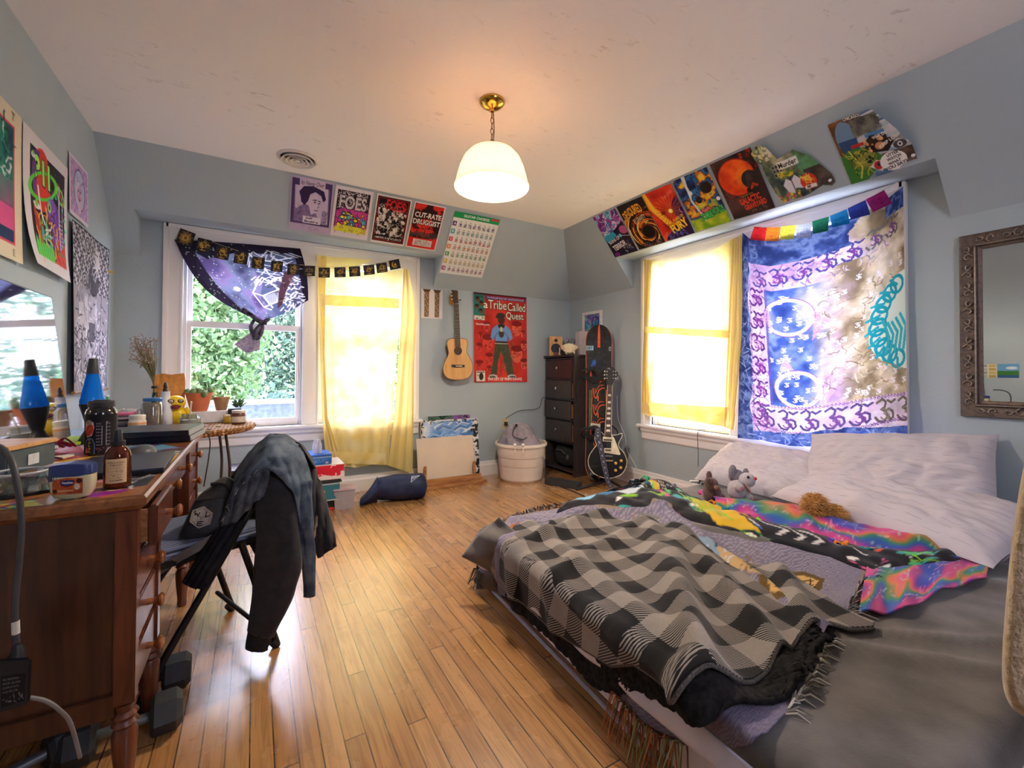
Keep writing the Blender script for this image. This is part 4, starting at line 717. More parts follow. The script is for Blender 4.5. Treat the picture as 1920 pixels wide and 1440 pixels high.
def rstrip(L, R, nm, d, wave=6, nu=16, nv=50, m=None):
    def f(u, v):
        a, b = pl(L, v), pl(R, v); x = a[0]*(1-u)+b[0]*u; y = a[1]*(1-u)+b[1]*u; return at(x, y, 'X', XR-xdep(y, u, v)-d-.007*sin(wave*u+3*v))
    MB().grid(f, nu, nv).build(nm, SH1 if nm == 'hem_band' else SH2, ob, smooth=180)
rstrip([(1374, 448), (1368, 560), (1362, 700), (1358, 800)], [(1391, 440), (1392, 560), (1390, 640), (1377, 808)], 'side_fold', .012, 13)
rstrip([(1208, 486), (1207, 600), (1205, 700), (1203, 774)], [(1222, 490), (1216, 600), (1214, 700), (1222, 782)], 'side_fold', .008)
rstrip([(1208, 612), (1208, 624)], [(1366, 620), (1366, 634)], 'hem_band', .020, 12, 50, 4); rstrip([(1204, 754), (1204, 776)], [(1366, 764), (1360, 800)], 'hem_band', .020, 12, 50, 4)
# ---- tapestry
TAP = cloth_mat('block_print_cotton', colattr, .85, .095, 0)
def om(c, x, y, s, col, wd=.16, bg=None):
    P = lambda *q: [(x+a*s, y+b*s) for a, b in q]
    if bg: c.ell(x, y, s*1.05, s*1.1, bg)
    c.line(P((-.6, -.7), (-.2, -.95), (.12, -.7), (.05, -.3), (-.25, -.1), (.15, .1), (.3, .5), (.0, .9), (-.45, .85), (-.7, .5)), s*wd, col)
    c.line(P((.05, .05), (.4, -.1), (.75, .1), (.8, .55), (.55, .8), (.4, .5)), s*wd, col); c.line(P((.3, -.8), (.6, -.6), (.95, -.8)), s*wd, col)
def p_tap():
    c = CV(100, 138, 2.9, 'e8dff0', ss=1); h, w = c.H, c.W; yy, xx = np.mgrid[0:h, 0:w]; X = xx/c.k; Y = yy/c.k
    f1 = fbm(h, w, 5, 5, 121); f2 = fbm(h, w, 9, 4, 122); f3 = fbm(h, w, 18, 4, 123)
    col = lambda *q: np.array([c.c(z) for z in q])
    def stops(f, cs):
        t = np.clip((f-.28)/.44, 0, 1); ps = np.linspace(0, 1, len(cs)); a = col(*cs); return np.stack([np.interp(t, ps, a[:, i]) for i in range(3)], -1)
    lil = stops(f1, ('c9a8dc', 'e2cdec', 'f0e4f4', 'd8b4dc')); blue = stops(f2, ('3a58b4', '5a7ad0', '8aa4e4', '4464c0')); bei = stops(f2, ('8f8068', 'c4b496', 'ded2ba', 'efe6d6')); nav = stops(f3, ('27376c', '3a4f8c', '6f86b8', '30447e'))
    a = lil.copy()
    inner = (X > 23) & (Y > 34) & (Y < 112); wob = (f1-.5)*40
    m = np.clip((34-(X-23)+wob)/14, 0, 1)*inner; a = a+(blue-a)*m[..., None]
    d = np.clip((X+wob*.9-50-abs(Y-74)*.05)/16, 0, 1)*((Y > 26)&(Y < 112)); a = a+(bei-a)*d[..., None]
    tr = np.clip((X*1.0-Y*.8+wob*.6-52)/14, 0, 1); a = a+(bei-a)*tr[..., None]
    wh = np.clip(1-np.hypot((X-48)/11, (Y-46)/20)+(f2-.5), 0, 1); a = a+(col('f4eef6')[0]-a)*wh[..., None]
    a = a*(.74+.36*f3[..., None]); c.a[:] = a  # noise darkening puts the shade of crumpled cloth into the print
    for yv in range(6): om(c, 16, 40+yv*15.5, 6.2, '5a2f7c', .22); om(c, 17, 41+yv*15.5, 3, '8a3f98', .26)
    for i in range(7): om(c, 20+i*11.5, 27-i*1.6, 6, '4a4a90' if i < 5 else '6a6a6a', .2); om(c, 20.5+i*11.5, 28-i*1.6, 2.8, '7a3f90', .26)
    for i in range(7): om(c, 19+i*13.3, 121, 7, '55487c' if i < 5 else '6a6258', .2); om(c, 19.5+i*13.3, 123, 3.4, '7a4a90' if i < 5 else '8a8272', .24)
    for cx_, cy_, r in ((36, 53, 14), (40, 101, 14)): c.ell(cx_, cy_, r, r*.88, 'e6d0ea', .9, ring=.2, rot=.5); c.ell(cx_, cy_, r*1.02, r*.9, '7a4a9c', .7, ring=.04, rot=.5)
    for P in ([(38, 88), (33, 78), (30, 88)], [(54, 100), (60, 104), (53, 112)], [(26, 44), (22, 54), (27, 62)], [(50, 52), (56, 60), (48, 70)]): c.poly(P, 'e0a8cc', .8)
    g = random.Random(8)
    for _ in range(150):
        x, y = g.uniform(25, 98), g.uniform(36, 110); om(c, x, y, 1.5, 'f4f0fa', .3)
    for i in range(44): c.ell(11.5+g.uniform(-.5, .5), 30+i*2.2, .9, .9, '7a3a8c', ring=.5); c.ell(12+i*2, 131+3*sin(i*.08)-4, .9, .9, '6a3a8c', ring=.5); c.ell(24, 34+i*1.8, .8, .8, '6a4a9c', ring=.5); c.ell(12+i*2, 113, .8, .8, '7a4a94', ring=.5)
    scrib(c, 90, 12, 36, 22, 130, 4, .5, ['6a2f80', '8c4a9c', 'f2e6f4'], 9, .7); scrib(c, 90, 12, 20, 88, 34, 4, .5, ['54509a', '8c4a9c', 'f2e6f4'], 10, .6); scrib(c, 120, 50, 40, 98, 110, 6, .6, ['8a7a60', '6f6048', 'f2ead8'], 11, .6)
    sun = (np.hypot((X-101)/26, (Y-72)/27) < 1)&(X > 76); c.a[sun] = c.c('dcebe0')
    for k in range(9):
        t = 1.95+k*.30; x, y = 101+20*cos(t), 72-22*sin(t); c.ell(x, y, 5.5, 5.5, '21a3b8', ring=.34); c.line([(x, y), (101+27*cos(t+.1), 72-27*sin(t+.1))], 1.6, '2aa9bc')
    for k in range(5): c.line([(84+k*3, 70+2*sin(k)), (88+k*3, 80-k), (86+k*3, 88)], 1.8, '38b4c4')
    c.line([(82, 92), (100, 100)], .5, '9a8a70'); nb = (X < 10+1.5*(f2-.5)*4)|(Y > 131+4*(f1-.5)*2-3*np.sin(X/100*pi))|((Y < 17)&(Y < 17.5-X*.01)&(X < 66+(f2-.5)*20)); c.a[nb] = nav[nb]
    mm = (Y > 131)&(X > 10); c.a[mm] = c.a[mm]*.5+blue[mm]*.5; c.a[(Y < 11)&(X > 84)] = nav[(Y < 11)&(X > 84)]
    for _ in range(60):
        x = g.uniform(0, 10); y = g.uniform(16, 138); c.line([(x, y), (x+g.uniform(-7, 7), y+g.uniform(-7, 7))], .7, g.choice(['9ab0d8', '1f2c58', '8aa0cc']), .8)
        x = g.uniform(10, 90); y = g.uniform(132, 138); c.line([(x, y), (x+g.uniform(-7, 7), y+g.uniform(-5, 5))], .7, g.choice(['9ab0e8', '2a3f98', 'b0c0f0']), .8)
    return c
TT = [(1392, 436), (1405, 447), (1440, 452), (1500, 440), (1560, 421), (1620, 400), (1665, 372), (1693, 349)]; TB = [(1383, 821), (1430, 826), (1480, 836), (1530, 838), (1590, 832), (1650, 825), (1702, 823)]
def tpos(u, v):
    a, b = pl(TT, u), pl(TB, u); x = a[0]*(1-v)+b[0]*v; y = a[1]*(1-v)+b[1]*v
    return at(x, y, 'X', XR-.052-.035*v**4-.010*(1+sin(7*u+1.2*v+nz(u*3, v*3)))*min(1, 4*u)*min(1, 4*(1-u))-.006*nz(u*14, v*16, 3))
sheet('tapestry', p_tap(), tpos, TAP, label='purple blue and beige Om print tapestry hung over the right window', cat='tapestry')
# ---- prayer flags and zodiac cards
o = T('prayer_flag_string', 'string of eight coloured prayer flags across the tapestry top', 'flags', at(1530, 410, 'X', XR-.1))
FL = [((1414, 425), (1438, 426), (1434, 452), (1406, 449), 'c8262a'), ((1438, 426), (1464, 426), (1460, 452), (1434, 452), 'e0822a'), ((1465, 424), (1493, 422), (1488, 448), (1461, 449), 'd2d04a'), ((1495, 422), (1521, 421), (1520, 445), (1492, 447), 'b8c4e0'), ((1523, 415), (1554, 406), (1553, 433), (1524, 439), '1f7050'), ((1556, 404), (1588, 392), (1594, 419), (1560, 427), '1e7fb8'), ((1589, 390), (1623, 375), (1632, 402), (1595, 412), '2f3f98'), ((1623, 374), (1657, 355), (1673, 381), (1637, 398), '9c2a78')]
for i, (a, b_, c_, d_, k) in enumerate(FL):
    c = CV(40, 40, .9, k); dk = [x*.6 for x in c.c(k)]; scrib(c, 26, 9, 9, 31, 31, 7, .9, [dk], i, .6); c.rect(4, 3, 36, 5, dk, .4); c.rect(4, 35, 36, 36.5, dk, .4)
    sheet('flag', c, lambda u, v, q=(a, b_, c_, d_): at(*bil(q, u, v), 'X', XR-.105-.008*sin(5*u+i)*v), cloth_mat('flag_cloth', colattr, .85, .4, .12) if i == 0 else bpy.data.materials['flag_cloth'], o)
MB().tube(bez([at(x, y, 'X', XR-.104) for x, y in ((1400, 430), (1438, 426), (1493, 421), (1555, 405), (1623, 374), (1686, 340))], 5), .0018, 5).build('cord', M('d8d4d0', .8), o)
o = T('zodiac_garland', 'garland of fourteen black cards with gold zodiac drawings', 'garland', at(540, 500, 'Y', YB-.1))
CC = [(348, 446, 31, .36), (382, 460, 27, .22), (417, 474, 27, .2), (452, 483, 26, .15), (484, 493, 24, .12), (519, 499.5, 22.5, .1), (550, 505, 22.5, .06), (580, 508, 21.5, .03), (608, 511, 21, .02), (637.5, 510.5, 21, -.03), (665, 509, 21, -.06), (692, 506, 20.5, -.1), (716, 502, 20, -.14), (740, 496, 20, -.2)]
for i, (x, y, s, r) in enumerate(CC):
    c = CV(40, 36, .9, '2a262b'); g = random.Random(i+3); gd = ['c9a03a', 'b8902f', 'dcb85a']
    if i == 0:
        for k in range(20): c.line([(20+6*cos(k*.314), 18+6*sin(k*.314)), (20+(13+k % 2*3)*cos(k*.314), 18+(13+k % 2*3)*sin(k*.314))], 1.4, gd[k % 3])
        c.ell(20, 18, 6, 6, 'c9a03a'); c.ell(20, 18, 4, 4, '5a4a2a')
    elif i == 7: c.line([(20, 6), (20, 28)], 1.5, gd[0]); c.line([(10, 11), (30, 11)], 1.4, gd[0]); [c.line([(q, 11), (q-4, 20), (q+4, 20), (q, 11)], 1.1, gd[1]) for q in (11, 29)]; c.line([(13, 28), (27, 28)], 1.6, gd[0])
    elif i == 13: c.ell(20, 18, 11, 11, gd[0]); c.ell(23, 16, 9, 9, '2a262b'); c.ell(22, 18, 4, 4, gd[2])
    else: scrib(c, 17, 11, 8, 29, 26, 9, 1.3, gd, i); c.ell(20, 17, 8, 7, gd[0], ring=.2); blobs(c, 8, 5, 4, 35, 30, 1.2, gd, i+40)
    if 0 < i < 13: c.rect(12, 30, 28, 32, gd[0], .8)
    h = s*.9; ca, sa = cos(r), sin(r); q = [(x+a*s/2*ca-b_*h/2*sa, y+a*s/2*sa+b_*h/2*ca) for a, b_ in ((-1, -1), (1, -1), (1, 1), (-1, 1))]
    sheet('card', c, lambda u, v, q=q, i=i: at(*bil(q, u, v), 'Y', YB-.088-.004*(i % 3)), None, o)
MB().tube(bez([at(x, y, 'Y', YB-.086) for x, y in ((330, 428), (382, 448), (452, 472), (519, 490), (580, 498), (637, 500), (692, 496), (740, 487), (762, 480))], 5), .0012, 5).build('cord', M('c8b48a', .8), o)
# ================================================================ the far corner: dresser, boards, guitars, tub, canvases
def dep(p): return (Vector(p)-CAM).dot(FWD)
def mpp(p): return dep(p)/FPX
def spot(x, y, z=0): p = at(x, y, 'Z', z); return p, mpp(p)
def onp(p0, n):
    p0, n = Vector(p0), Vector(n).normalized()
    def f(x, y, off=0): d = ray(x, y); return CAM+d*((p0-CAM).dot(n)/d.dot(n))+n*off
    return f
def slab(pts, f, o0, o1):
    """solid between two offsets of an outline (pixels) on the plane f"""
    b = MB(); a = [f(*p, o0) for p in pts]; c = [f(*p, o1) for p in pts]; n = len(pts)
    return b.add(a+c, [tuple(range(n)), tuple(range(2*n-1, n-1, -1))]+[(i, (i+1) % n, (i+1) % n+n, i+n) for i in range(n)])
def zp(ox, oy, s, *P): return [(ox+a/s, oy+b/s) for a, b in P]
BLK = M('1d1c1e', .5, var=.1); BLKR = M('222123', .75, var=.15); CHROME = M('c8c8cc', .15, 1, .03); DGR = M('3a393c', .6)
ESP = wood('2c2524', '3d3431', 5, (1, 1, 6), .38, .15); ESPR = wood('341d1c', '43262420'[:6], 5, (1, 1, 6), .4, .15)
OAKED = wood('8a5a34', 'b07c4a', 6, (1, 12, 1), .5)
dx0, dx1, dy0, dy1, dz = 2.735, 3.065, 3.44, 3.945, 1.215
o = T('dresser', 'tall narrow black-brown dresser with four drawers and an open bottom bay', 'dresser', ((dx0+dx1)/2, (dy0+dy1)/2, 0))
b = MB(); b.box(dx0, dx1, dy0, dy0+.022, 0, dz-.02); b.box(dx0, dx1, dy1-.022, dy1, 0, dz-.02); b.box(dx1-.012, dx1, dy0, dy1, .02, dz-.02); b.box(dx0+.004, dx1, dy0+.02, dy1-.02, .03, .05)
for z in (1.178, .968, .758, .553, .318): b.box(dx0+.004, dx1, dy0+.02, dy1-.02, z-.008, z+.008)
b.build('body', ESP, o, bevel=.002)
MB().box(dx0-.02, dx1, dy0-.018, dy1+.012, dz-.02, dz).build('top', ESP, o, bevel=.004)
for i, (z0, z1, out) in enumerate(((.980, 1.166, .012), (.770, .956, .022), (.565, .746, .03), (.332, .541, .02))):
    d = MB(); d.box(dx0-out, dx0-out+.016, dy0+.026, dy1-.026, z0, z1).build('drawer', ESPR if i == 0 else ESP, o, bevel=.003); d = [q for q in o.children if q.name.startswith('drawer')][-1]
    MB().box(dx0-out+.016, dx0+.25, dy0+.034, dy0+.046, z0+.01, z1-.03).build('drawer_side', OAKED, d)
    y, z = (dy0+dy1)/2, (z0+z1)/2+.01; MB(frame((dx0-out, y, z), (0, 1, 0), (0, 0, 1), (-1, 0, 0))).lathe([(.006, 0), (.006, .012), (.015, .018), (.016, .026), (.010, .031), (.001, .032)], 16).build('knob', CHROME, d)
o = T('backpack', 'black backpack stuffed in the open bottom bay of the dresser', 'bag', (2.87, 3.69, .05))
b = MB(); b.grid(lambda u, v: (2.87+.12*cos(2*pi*u)*(1-abs(2*v-1)**4)**.5, 3.69+.19*sin(2*pi*u)*(1-abs(2*v-1)**4)**.5*(1+.08*nz(u*6, v*5)), .052+.235*v), 28, 14); b.build('body', M('202224', .85, var=.3, bmp=.3, bscale=60), o)
MB().tube([(2.748, 3.60, .20), (2.735, 3.66, .235), (2.745, 3.75, .23)], .006, 6).build('zip', M('55585a', .5), o); MB().ball((2.745, 3.57, .17), (.006, .02, .03)).build('zip_pull', M('9a9a9a', .4, 1), o)
# on top of it
def cvx(w, h, bg, fn, k=1.): c = CV(w, h, k, bg); fn(c); return c
zt = dz+.001
o = T('speaker', 'small wooden bookshelf speaker standing on the dresser', 'speaker', (2.79, 3.83, zt)); Ms = rotM((2.79, 3.83, zt), -.55)
MB(Ms).box(-.068, .068, .0, .12, 0, .205).build('cabinet', M('242220', .5), o, bevel=.004); MB(Ms).box(-.07, .07, -.014, 0, 0, .207).build('front_panel', wood('b8823c', 'd09c52', 4, (1, 1, 8), .45), o, bevel=.003)
for nm, z, r in (('woofer', .078, .048), ('tweeter', .163, .017)): MB(Ms @ frame((0, -.014, z), (1, 0, 0), (0, 0, 1), (0, -1, 0))).lathe([(r*1.1, 0), (r*1.1, .004), (r*.92, .004), (r*.8, .001), (r*.35, -.004+.006), (.001, .008)], 28).build(nm, M('2a2a2c', .6), o)
o = T('conch_shell', 'cream spiny conch shell on the dresser beside the speaker', 'shell', (2.775, 3.56, zt)); b = MB(rotM((2.77, 3.555, zt), -.9))
b.loft([[(x+.0, r*cos(2*pi*k/18)*(1+.12*sin(5*2*pi*k/18))*.9, .062+dz_+r*sin(2*pi*k/18)) for k in range(18)] for x, r, dz_ in ((-.10, .004, .02), (-.075, .028, .012), (-.045, .046, .006), (-.01, .056, 0), (.025, .05, 0), (.05, .034, .006), (.07, .016, .01), (.085, .003, .012))])
for a, x in ((-1.9, -.04), (-1.5, -.005), (-1.2, .03), (-2.4, 0), (-.7, .01), (-2.2, .045)): b.tube([(x, .04*cos(a), .062+.04*sin(a)), (x+.012, .06*cos(a), max(.004, .062+.066*sin(a)))], [.014, .002], 8)
b.build('shell_body', M('e3d6b0', .45, var=.1, scale=60, bmp=.2), o); b = MB(rotM((2.77, 3.555, zt), -.9)); b.ball((-.06, -.024, .07), (.028, .014, .02)).build('lip', M('d8a890', .35), o)
o = T('white_box', 'tall white carton behind the conch shell on the dresser', 'box', (2.945, 3.575, zt)); MB(rotM((2.945, 3.575, zt), -.25)).box(-.055, .055, -.055, .055, 0, .245).build('carton', M('c9c0c6', .6, var=.04), o, bevel=.002)
fr = rotM((2.93, 3.74, zt), -.75); sheet('photo_card', cvx(30, 50, '5a6a5c', lambda c: (c.noise(6, 131, [(0, '3a4a5c'), (.4, '6f9a5a'), (.6, '7a4a9a'), (1, 'c8b8b0')], 1), scrib(c, 30, 0, 0, 30, 50, 8, 1.2, ['3a3050', '9ab04a', 'b8b0b4'], 4)), 1), [fr @ Vector(q) for q in ((-.06, .03, .19), (.06, .03, .19), (.06, 0, 0), (-.06, 0, 0))], label='green and purple picture card leaning between speaker and white carton', cat='card')
o = T('black_pouch', 'small black pouch with a white strap in front of the speaker', 'pouch', (2.765, 3.68, zt)); b = MB(); b.ball((2.77, 3.665, zt+.032), (.028, .055, .032)).build('body', BLKR, o); MB().box(2.738, 2.743, 3.69, 3.70, zt, zt+.08).build('strap', M('d8d4cc', .6), o)
MB().box(2.735, 2.75, 3.725, 3.80, zt, zt+.03).build('small_case', M('8c5c5c', .5, var=.4, scale=90), label='small dusty pink case at the front edge of the dresser', cat='case', bevel=.003)
o = T('framed_picture', 'small white framed blue and purple picture on the wall over the dresser', 'picture', (XR-.01, 3.585, 1.56)); b = MB()
for q in ((3.43, 3.74, 1.655, 1.685), (3.43, 3.74, 1.43, 1.46), (3.43, 3.46, 1.46, 1.655), (3.71, 3.74, 1.46, 1.655)): b.box(XR-.022, XR-.002, *q)
b.build('frame', M('e0ddda', .45), o, bevel=.003)
sheet('print', cvx(44, 36, '4a6ab0', lambda c: (c.noise(5, 133, [(0, '2a4a7c'), (.4, '3fa0b0'), (.6, '7a4aa8'), (1, 'c88ab0')], 1), scrib(c, 40, 0, 0, 44, 36, 8, 1.4, ['2a2a5c', '6ad0c0', 'd0a0c8'], 4), c.ell(30, 16, 10, 11, '2f3a8a', ring=.3))), [(XR-.008, 3.712, 1.657), (XR-.008, 3.458, 1.657), (XR-.008, 3.458, 1.458), (XR-.008, 3.712, 1.458)], parent=o)
# ---- snowboard
bn = Vector((-.62, -.78, .0)).normalized(); lean = Vector((.085, .10, 1)).normalized(); bn = (bn-lean*bn.dot(lean)).normalized(); wdir = lean.cross(bn).normalized()*-1
if wdir.dot(RGT) < 0: wdir = -wdir
B0 = at(1123, 903, 'Z', 0.012); FB = frame(B0, wdir, lean, bn)
Lb = 1.50
def half(t): w = .128-.012*sin(pi*t); e = min(t, 1-t)*Lb; return w*(1-max(0, 1-e/.19)**2.4)**.5 if e < .19 else w
def warp(t): e = min(t, 1-t); return .05*max(0, 1-e/.13)**2
o = T('snowboard', 'black snowboard with orange graphics leaning upright behind the electric guitar', 'snowboard', B0)
def p_board():
    c = CV(26, 150, 5.2, '2a2a2b', ss=1); c.noise(8, 141, [(0, '242425'), (1, '323233')], 1); c.rect(12, 0, 14.4, 12, 'e0572a'); c.rect(12, 12, 14.4, 22, 'e0572a'); [c.line([(12, y), (14.4, y)], .4, '2a2a2b') for y in (14, 16, 18, 19.5)]; c.rect(11.6, 138, 14, 147, 'e0572a')
    c.rect(5, 51, 9.5, 54, '4a7a3a'); c.poly([(9, 53), (11, 50), (18, 50), (21, 54), (16, 55), (14, 57), (12, 54.5)], 'e0572a'); scrib(c, 12, 10, 50, 20, 54, 3, .5, ['2a2a2b'], 3)
    for x, k in ((3.6, '5fa03a'), (22.4, '3f7a3a')): [c.rect(x-.7, 64+i*1.15, x+.7, 64.6+i*1.15, k) for i in range(42)]
    c.line([(5.6, 64), (5, 112)], .8, 'e0622a'); c.line([(20.6, 64), (21, 112)], .8, 'e0622a')
    for y in (62, 78, 94, 108): c.line([(7, y), (8, y+8), (10, y+10), (13, y+2), (16, y), (19, y)], .8, 'e0622a'); c.line([(9, y), (9.5, y+5), (11, y+1), (14, y-3), (18, y-3)], .7, 'c8522a'); c.line([(12, y+8), (12, y+12)], 1, 'e0622a')
    return c
def bpos(u, v): t = 1-v; return FB @ Vector(((2*u-1)*half(t), t*Lb, .006+warp(t)))
sheet('base_graphic', p_board(), bpos, cloth_mat('board_print', colattr, .35), o)
b = MB(FB); ts = [i/60 for i in range(61)]; b.loft([[(s*half(t)*1.03+s*.002, t*Lb, warp(t)+z) for s, z in ((-1, -.006), (1, -.006), (1, .005), (-1, .005))] for t in ts]); b.build('deck', M('c8502a', .5), o)
for t in (.29, .66):
    y = t*Lb; q = MB(FB); q.tube(bez([(-.14, y-.03, .01), (-.165, y+.0, .07), (-.15, y+.05, .12), (-.06, y+.06, .10), (-.02, y+.0, .03)], 5), .011, 8); q.tube(bez([(.12, y-.05, .01), (.16, y, .05), (.165, y+.04, .06), (.12, y+.09, .04)], 5), .006, 8); q.lathe([(.002, .008), (.075, .008), (.078, .02), (.05, .04), (.03, .045), (.002, .03)], 20, (-.045, y+.01, 0)); q.box(-.13, .12, y-.03, y+.03, .007, .03)
    q = q.build('binding', BLKR, o); MB(FB).box(-.085, -.07, y+.0, y+.045, .045, .05).build('strap_tab', M('c8403a', .6), q)
def sticker(u, v, w, h, fn, rot=0, bg='d8d4d0'):
    c = CV(w, h, 1.6, bg); fn(c); ca, sa = cos(rot), sin(rot); m = lambda a, b_: FB @ Vector(((2*u-1)*.128+(a*ca-b_*sa)*w/200, (1-v)*Lb+(a*sa+b_*ca)*h/200, .0085+warp(1-v)))
    sheet('sticker', c, [m(-1, 1), m(1, 1), m(1, -1), m(-1, -1)], None, o)
sticker(.16, .15, 7, 4.5, lambda c: (c.rect(0, 0, 7, 4.5, '8fb0c8'), c.text('187', 1, 1, 2.6, '3a4a34', w=4.6, bold=.02)))
sticker(.30, .25, 4.6, 9, lambda c: (c.rect(0, 0, 9, 9, '2a2a2b'), c.poly([(3, 0), (4.4, 2), (3.8, 5), (2, 7), (1.6, 9), (.2, 8), (1, 6), (1, 3)], '2f58b0')), -.35)
sticker(.82, .30, 8, 5, lambda c: (c.rect(0, 0, 8, 5, '2a2a2b'), c.poly([(0, 3.4), (7.6, 0), (7.6, 5)], 'c9c9c6'), scrib(c, 8, 3, 1.4, 7, 4, 2, .4, ['4a4a4a'], 2)), .5); sticker(.92, .155, 2.4, 4, lambda c: (c.rect(0, 0, 3, 4, '2a2a2b'), c.ell(1.2, 2, 1.1, 1.9, 'b8b8b4'), c.ell(1.2, 2, .5, .9, '2a2a2b'))); sticker(.9, .385, 3, 5, lambda c: c.noise(3, 5, [(0, '7a9a8a'), (1, 'b0bcae')], 1))
sticker(.36, .67, 9, 9, lambda c: (c.rect(0, 0, 9, 9, 'c9cdbe'), c.rect(1.2, 1.2, 7.8, 7.8, 'a8ac9c'), c.ell(4.6, 4.6, 2.4, 2.4, '4a7a2a')), -.12); sticker(.24, .955, 3.4, 4, lambda c: (c.rect(0, 0, 4, 4, '343436'), c.ell(1.7, 2, 1.5, 1.9, 'b9c4c8'), c.line([(1.2, 1.2), (2.1, 2.8)], .5, '343436')))
# ---- electric guitar on its stand
gp = at(1136, 893, 'Z', .10); GO = Vector((gp.x, gp.y, 0)); gl = Vector((.10, .12, 1)).normalized(); gn = Vector((-.60, -.79, 0)); gn = (gn-gl*gn.dot(gl)).normalized(); G = onp(gp, gn)
Z5 = lambda *P: zp(1080, 760, 6.857, *P)
o = T('electric_guitar', 'black single-cut electric guitar with cream pickguard on a floor stand', 'guitar', GO)
out = bez([(*p, 0) for p in Z5((370, 392), (325, 345), (280, 345), (245, 390), (243, 450), (262, 510), (225, 560), (175, 640), (155, 720), (175, 805), (235, 880), (320, 922), (410, 937), (500, 925), (590, 880), (640, 800), (652, 710), (615, 610), (560, 550), (545, 500), (570, 440), (592, 395), (585, 362), (545, 372), (490, 385), (455, 372))], 4); out = [(p.x, p.y) for p in out]
slab(out, G, 0, -.05).build('body', M('1e1c1d', .2, coat=.3, var=.05), o, bevel=.004)
MB().tube([G(*p, .001) for p in out], .0035, 6).build('binding', M('d2c8a8', .4), o)
slab(Z5((455, 375), (490, 420), (530, 520), (572, 628), (560, 638), (372, 610), (372, 560), (450, 560)), G, .006, .002).build('pickguard', M('ddd2b0', .35), o)
for nm, P, m in (('pickup', ((345, 400), (468, 410), (465, 470), (342, 462)), M('dccfa8', .4)), ('pickup', ((362, 548), (460, 552), (458, 612), (362, 606)), M('dccfa8', .4)), ('bridge', ((376, 640), (468, 645), (468, 662), (376, 658)), CHROME), ('tailpiece', ((384, 700), (474, 704), (474, 722), (384, 718)), M('c9a878', .3, 1))): slab(Z5(*P), G, .012, .001).build(nm, m, o, bevel=.001)
for P in (((356, 432), (462, 438), (462, 458), (356, 452)), ((372, 566), (450, 570), (450, 588), (372, 584))): slab(Z5(*P), G, .0135, .011).build('pickup_cover', M('3a3634', .4), o)
for x, y in ((510, 745), (580, 712), (508, 836), (574, 802)): MB(frame(G(*Z5((x, y))[0], 0), wdir, gl, gn)).lathe([(.014, 0), (.014, .01), (.010, .018), (.001, .019)], 18).build('knob', M('cdaa5c', .3, var=.1), o)
nk = zp(1000, 560, 3.6, (500, 585), (531, 585), (524, 925), (481, 925)); slab(nk, G, .018, -.012).build('neck', M('4a3026', .5, var=.3, scale=60), o)
fb = MB()
for k in range(2): fb.tube([G(nk[k][0], nk[k][1], .019), G(nk[3-k][0], nk[3-k][1], .019)], .0022, 6)
fb.build('neck_binding', M('d2c8a8', .4), o)
q = MB()
for i in range(15): t = 1-.5**(i/9.2); t = t/(1-.5**(14/9.2)); a = [nk[0][j]*(1-t)+nk[3][j]*t for j in (0, 1)]; c = [nk[1][j]*(1-t)+nk[2][j]*t for j in (0, 1)]; q.tube([G(*a, .019), G(*c, .019)], .0012, 5)
q.build('frets', CHROME, o)
for i, t in enumerate((.20, .34, .46, .56, .66, .80, .9)): x = nk[0][0]*(1-t)+nk[3][0]*t; x2 = nk[1][0]*(1-t)+nk[2][0]*t; y = nk[0][1]*(1-t)+nk[3][1]*t; slab([(x+2.2, y-2), (x2-2.2, y-2), (x2-2, y+2), (x+2, y+2)], G, .0205, .017).build('inlay', M('d8d0c0', .3), o)
hd = slab(zp(1000, 560, 3.6, (500, 585), (490, 540), (482, 500), (488, 480), (500, 473), (520, 480), (540, 473), (550, 480), (556, 500), (548, 540), (531, 585)), G, .006, -.01).build('headstock', BLK, o)
for sx in (-1, 1):
    for i in range(3): x, y = zp(1000, 560, 3.6, (518+sx*(24+2*i % 3), 492+i*23))[0]; q = MB(); q.ball(G(x+sx*3.4, y, 0), .008, 8, 6); q.tube([G(x, y, 0), G(x+sx*3.4, y, 0)], .003, 6); q.ball(G(x-sx*1, y, .008), .0055, 8, 6); q.build('tuner', M('d8d0c4', .3, .5), o)
q = MB()
for i in range(6): f = i/5; x0, y0 = zp(1000, 560, 3.6, (503+f*25, 585))[0]; x1, y1_ = Z5((390+f*75, 705))[0]; q.tube([G(x0, y0, .022), G(x1, y1_, .016)], .0007, 4)
q.build('strings', CHROME, o)
sl, sr = Z5((248, 292), (232, 380), (290, 600), (330, 800), (370, 960), (440, 1090), (510, 1160)), Z5((312, 296), (320, 400), (365, 620), (400, 800), (432, 960), (480, 1060), (552, 1150))
def p_strap():
    c = CV(12, 120, 1.6, '5a5a66'); [(c.ell(6, 4+i*8, 4.4, 3.6, '2f2f3a', ring=.3), c.ell(6, 4+i*8, 1.6, 1.4, '9090a0')) for i in range(15)]; c.rect(0, 0, 1, 120, '34343e'); c.rect(11, 0, 12, 120, '34343e'); return c
def spos(u, v):
    a, b_ = pl(sl, v), pl(sr, v); x = a[0]*(1-u)+b_[0]*u; y = a[1]*(1-u)+b_[1]*u; g = G(x, y, .03); return g if g.z > .012 else at(x, y, 'Z', .012)
sheet('strap', p_strap(), spos, PRINTC, o)
o = T('guitar_stand', 'black tubular floor stand holding the electric guitar', 'stand', GO)
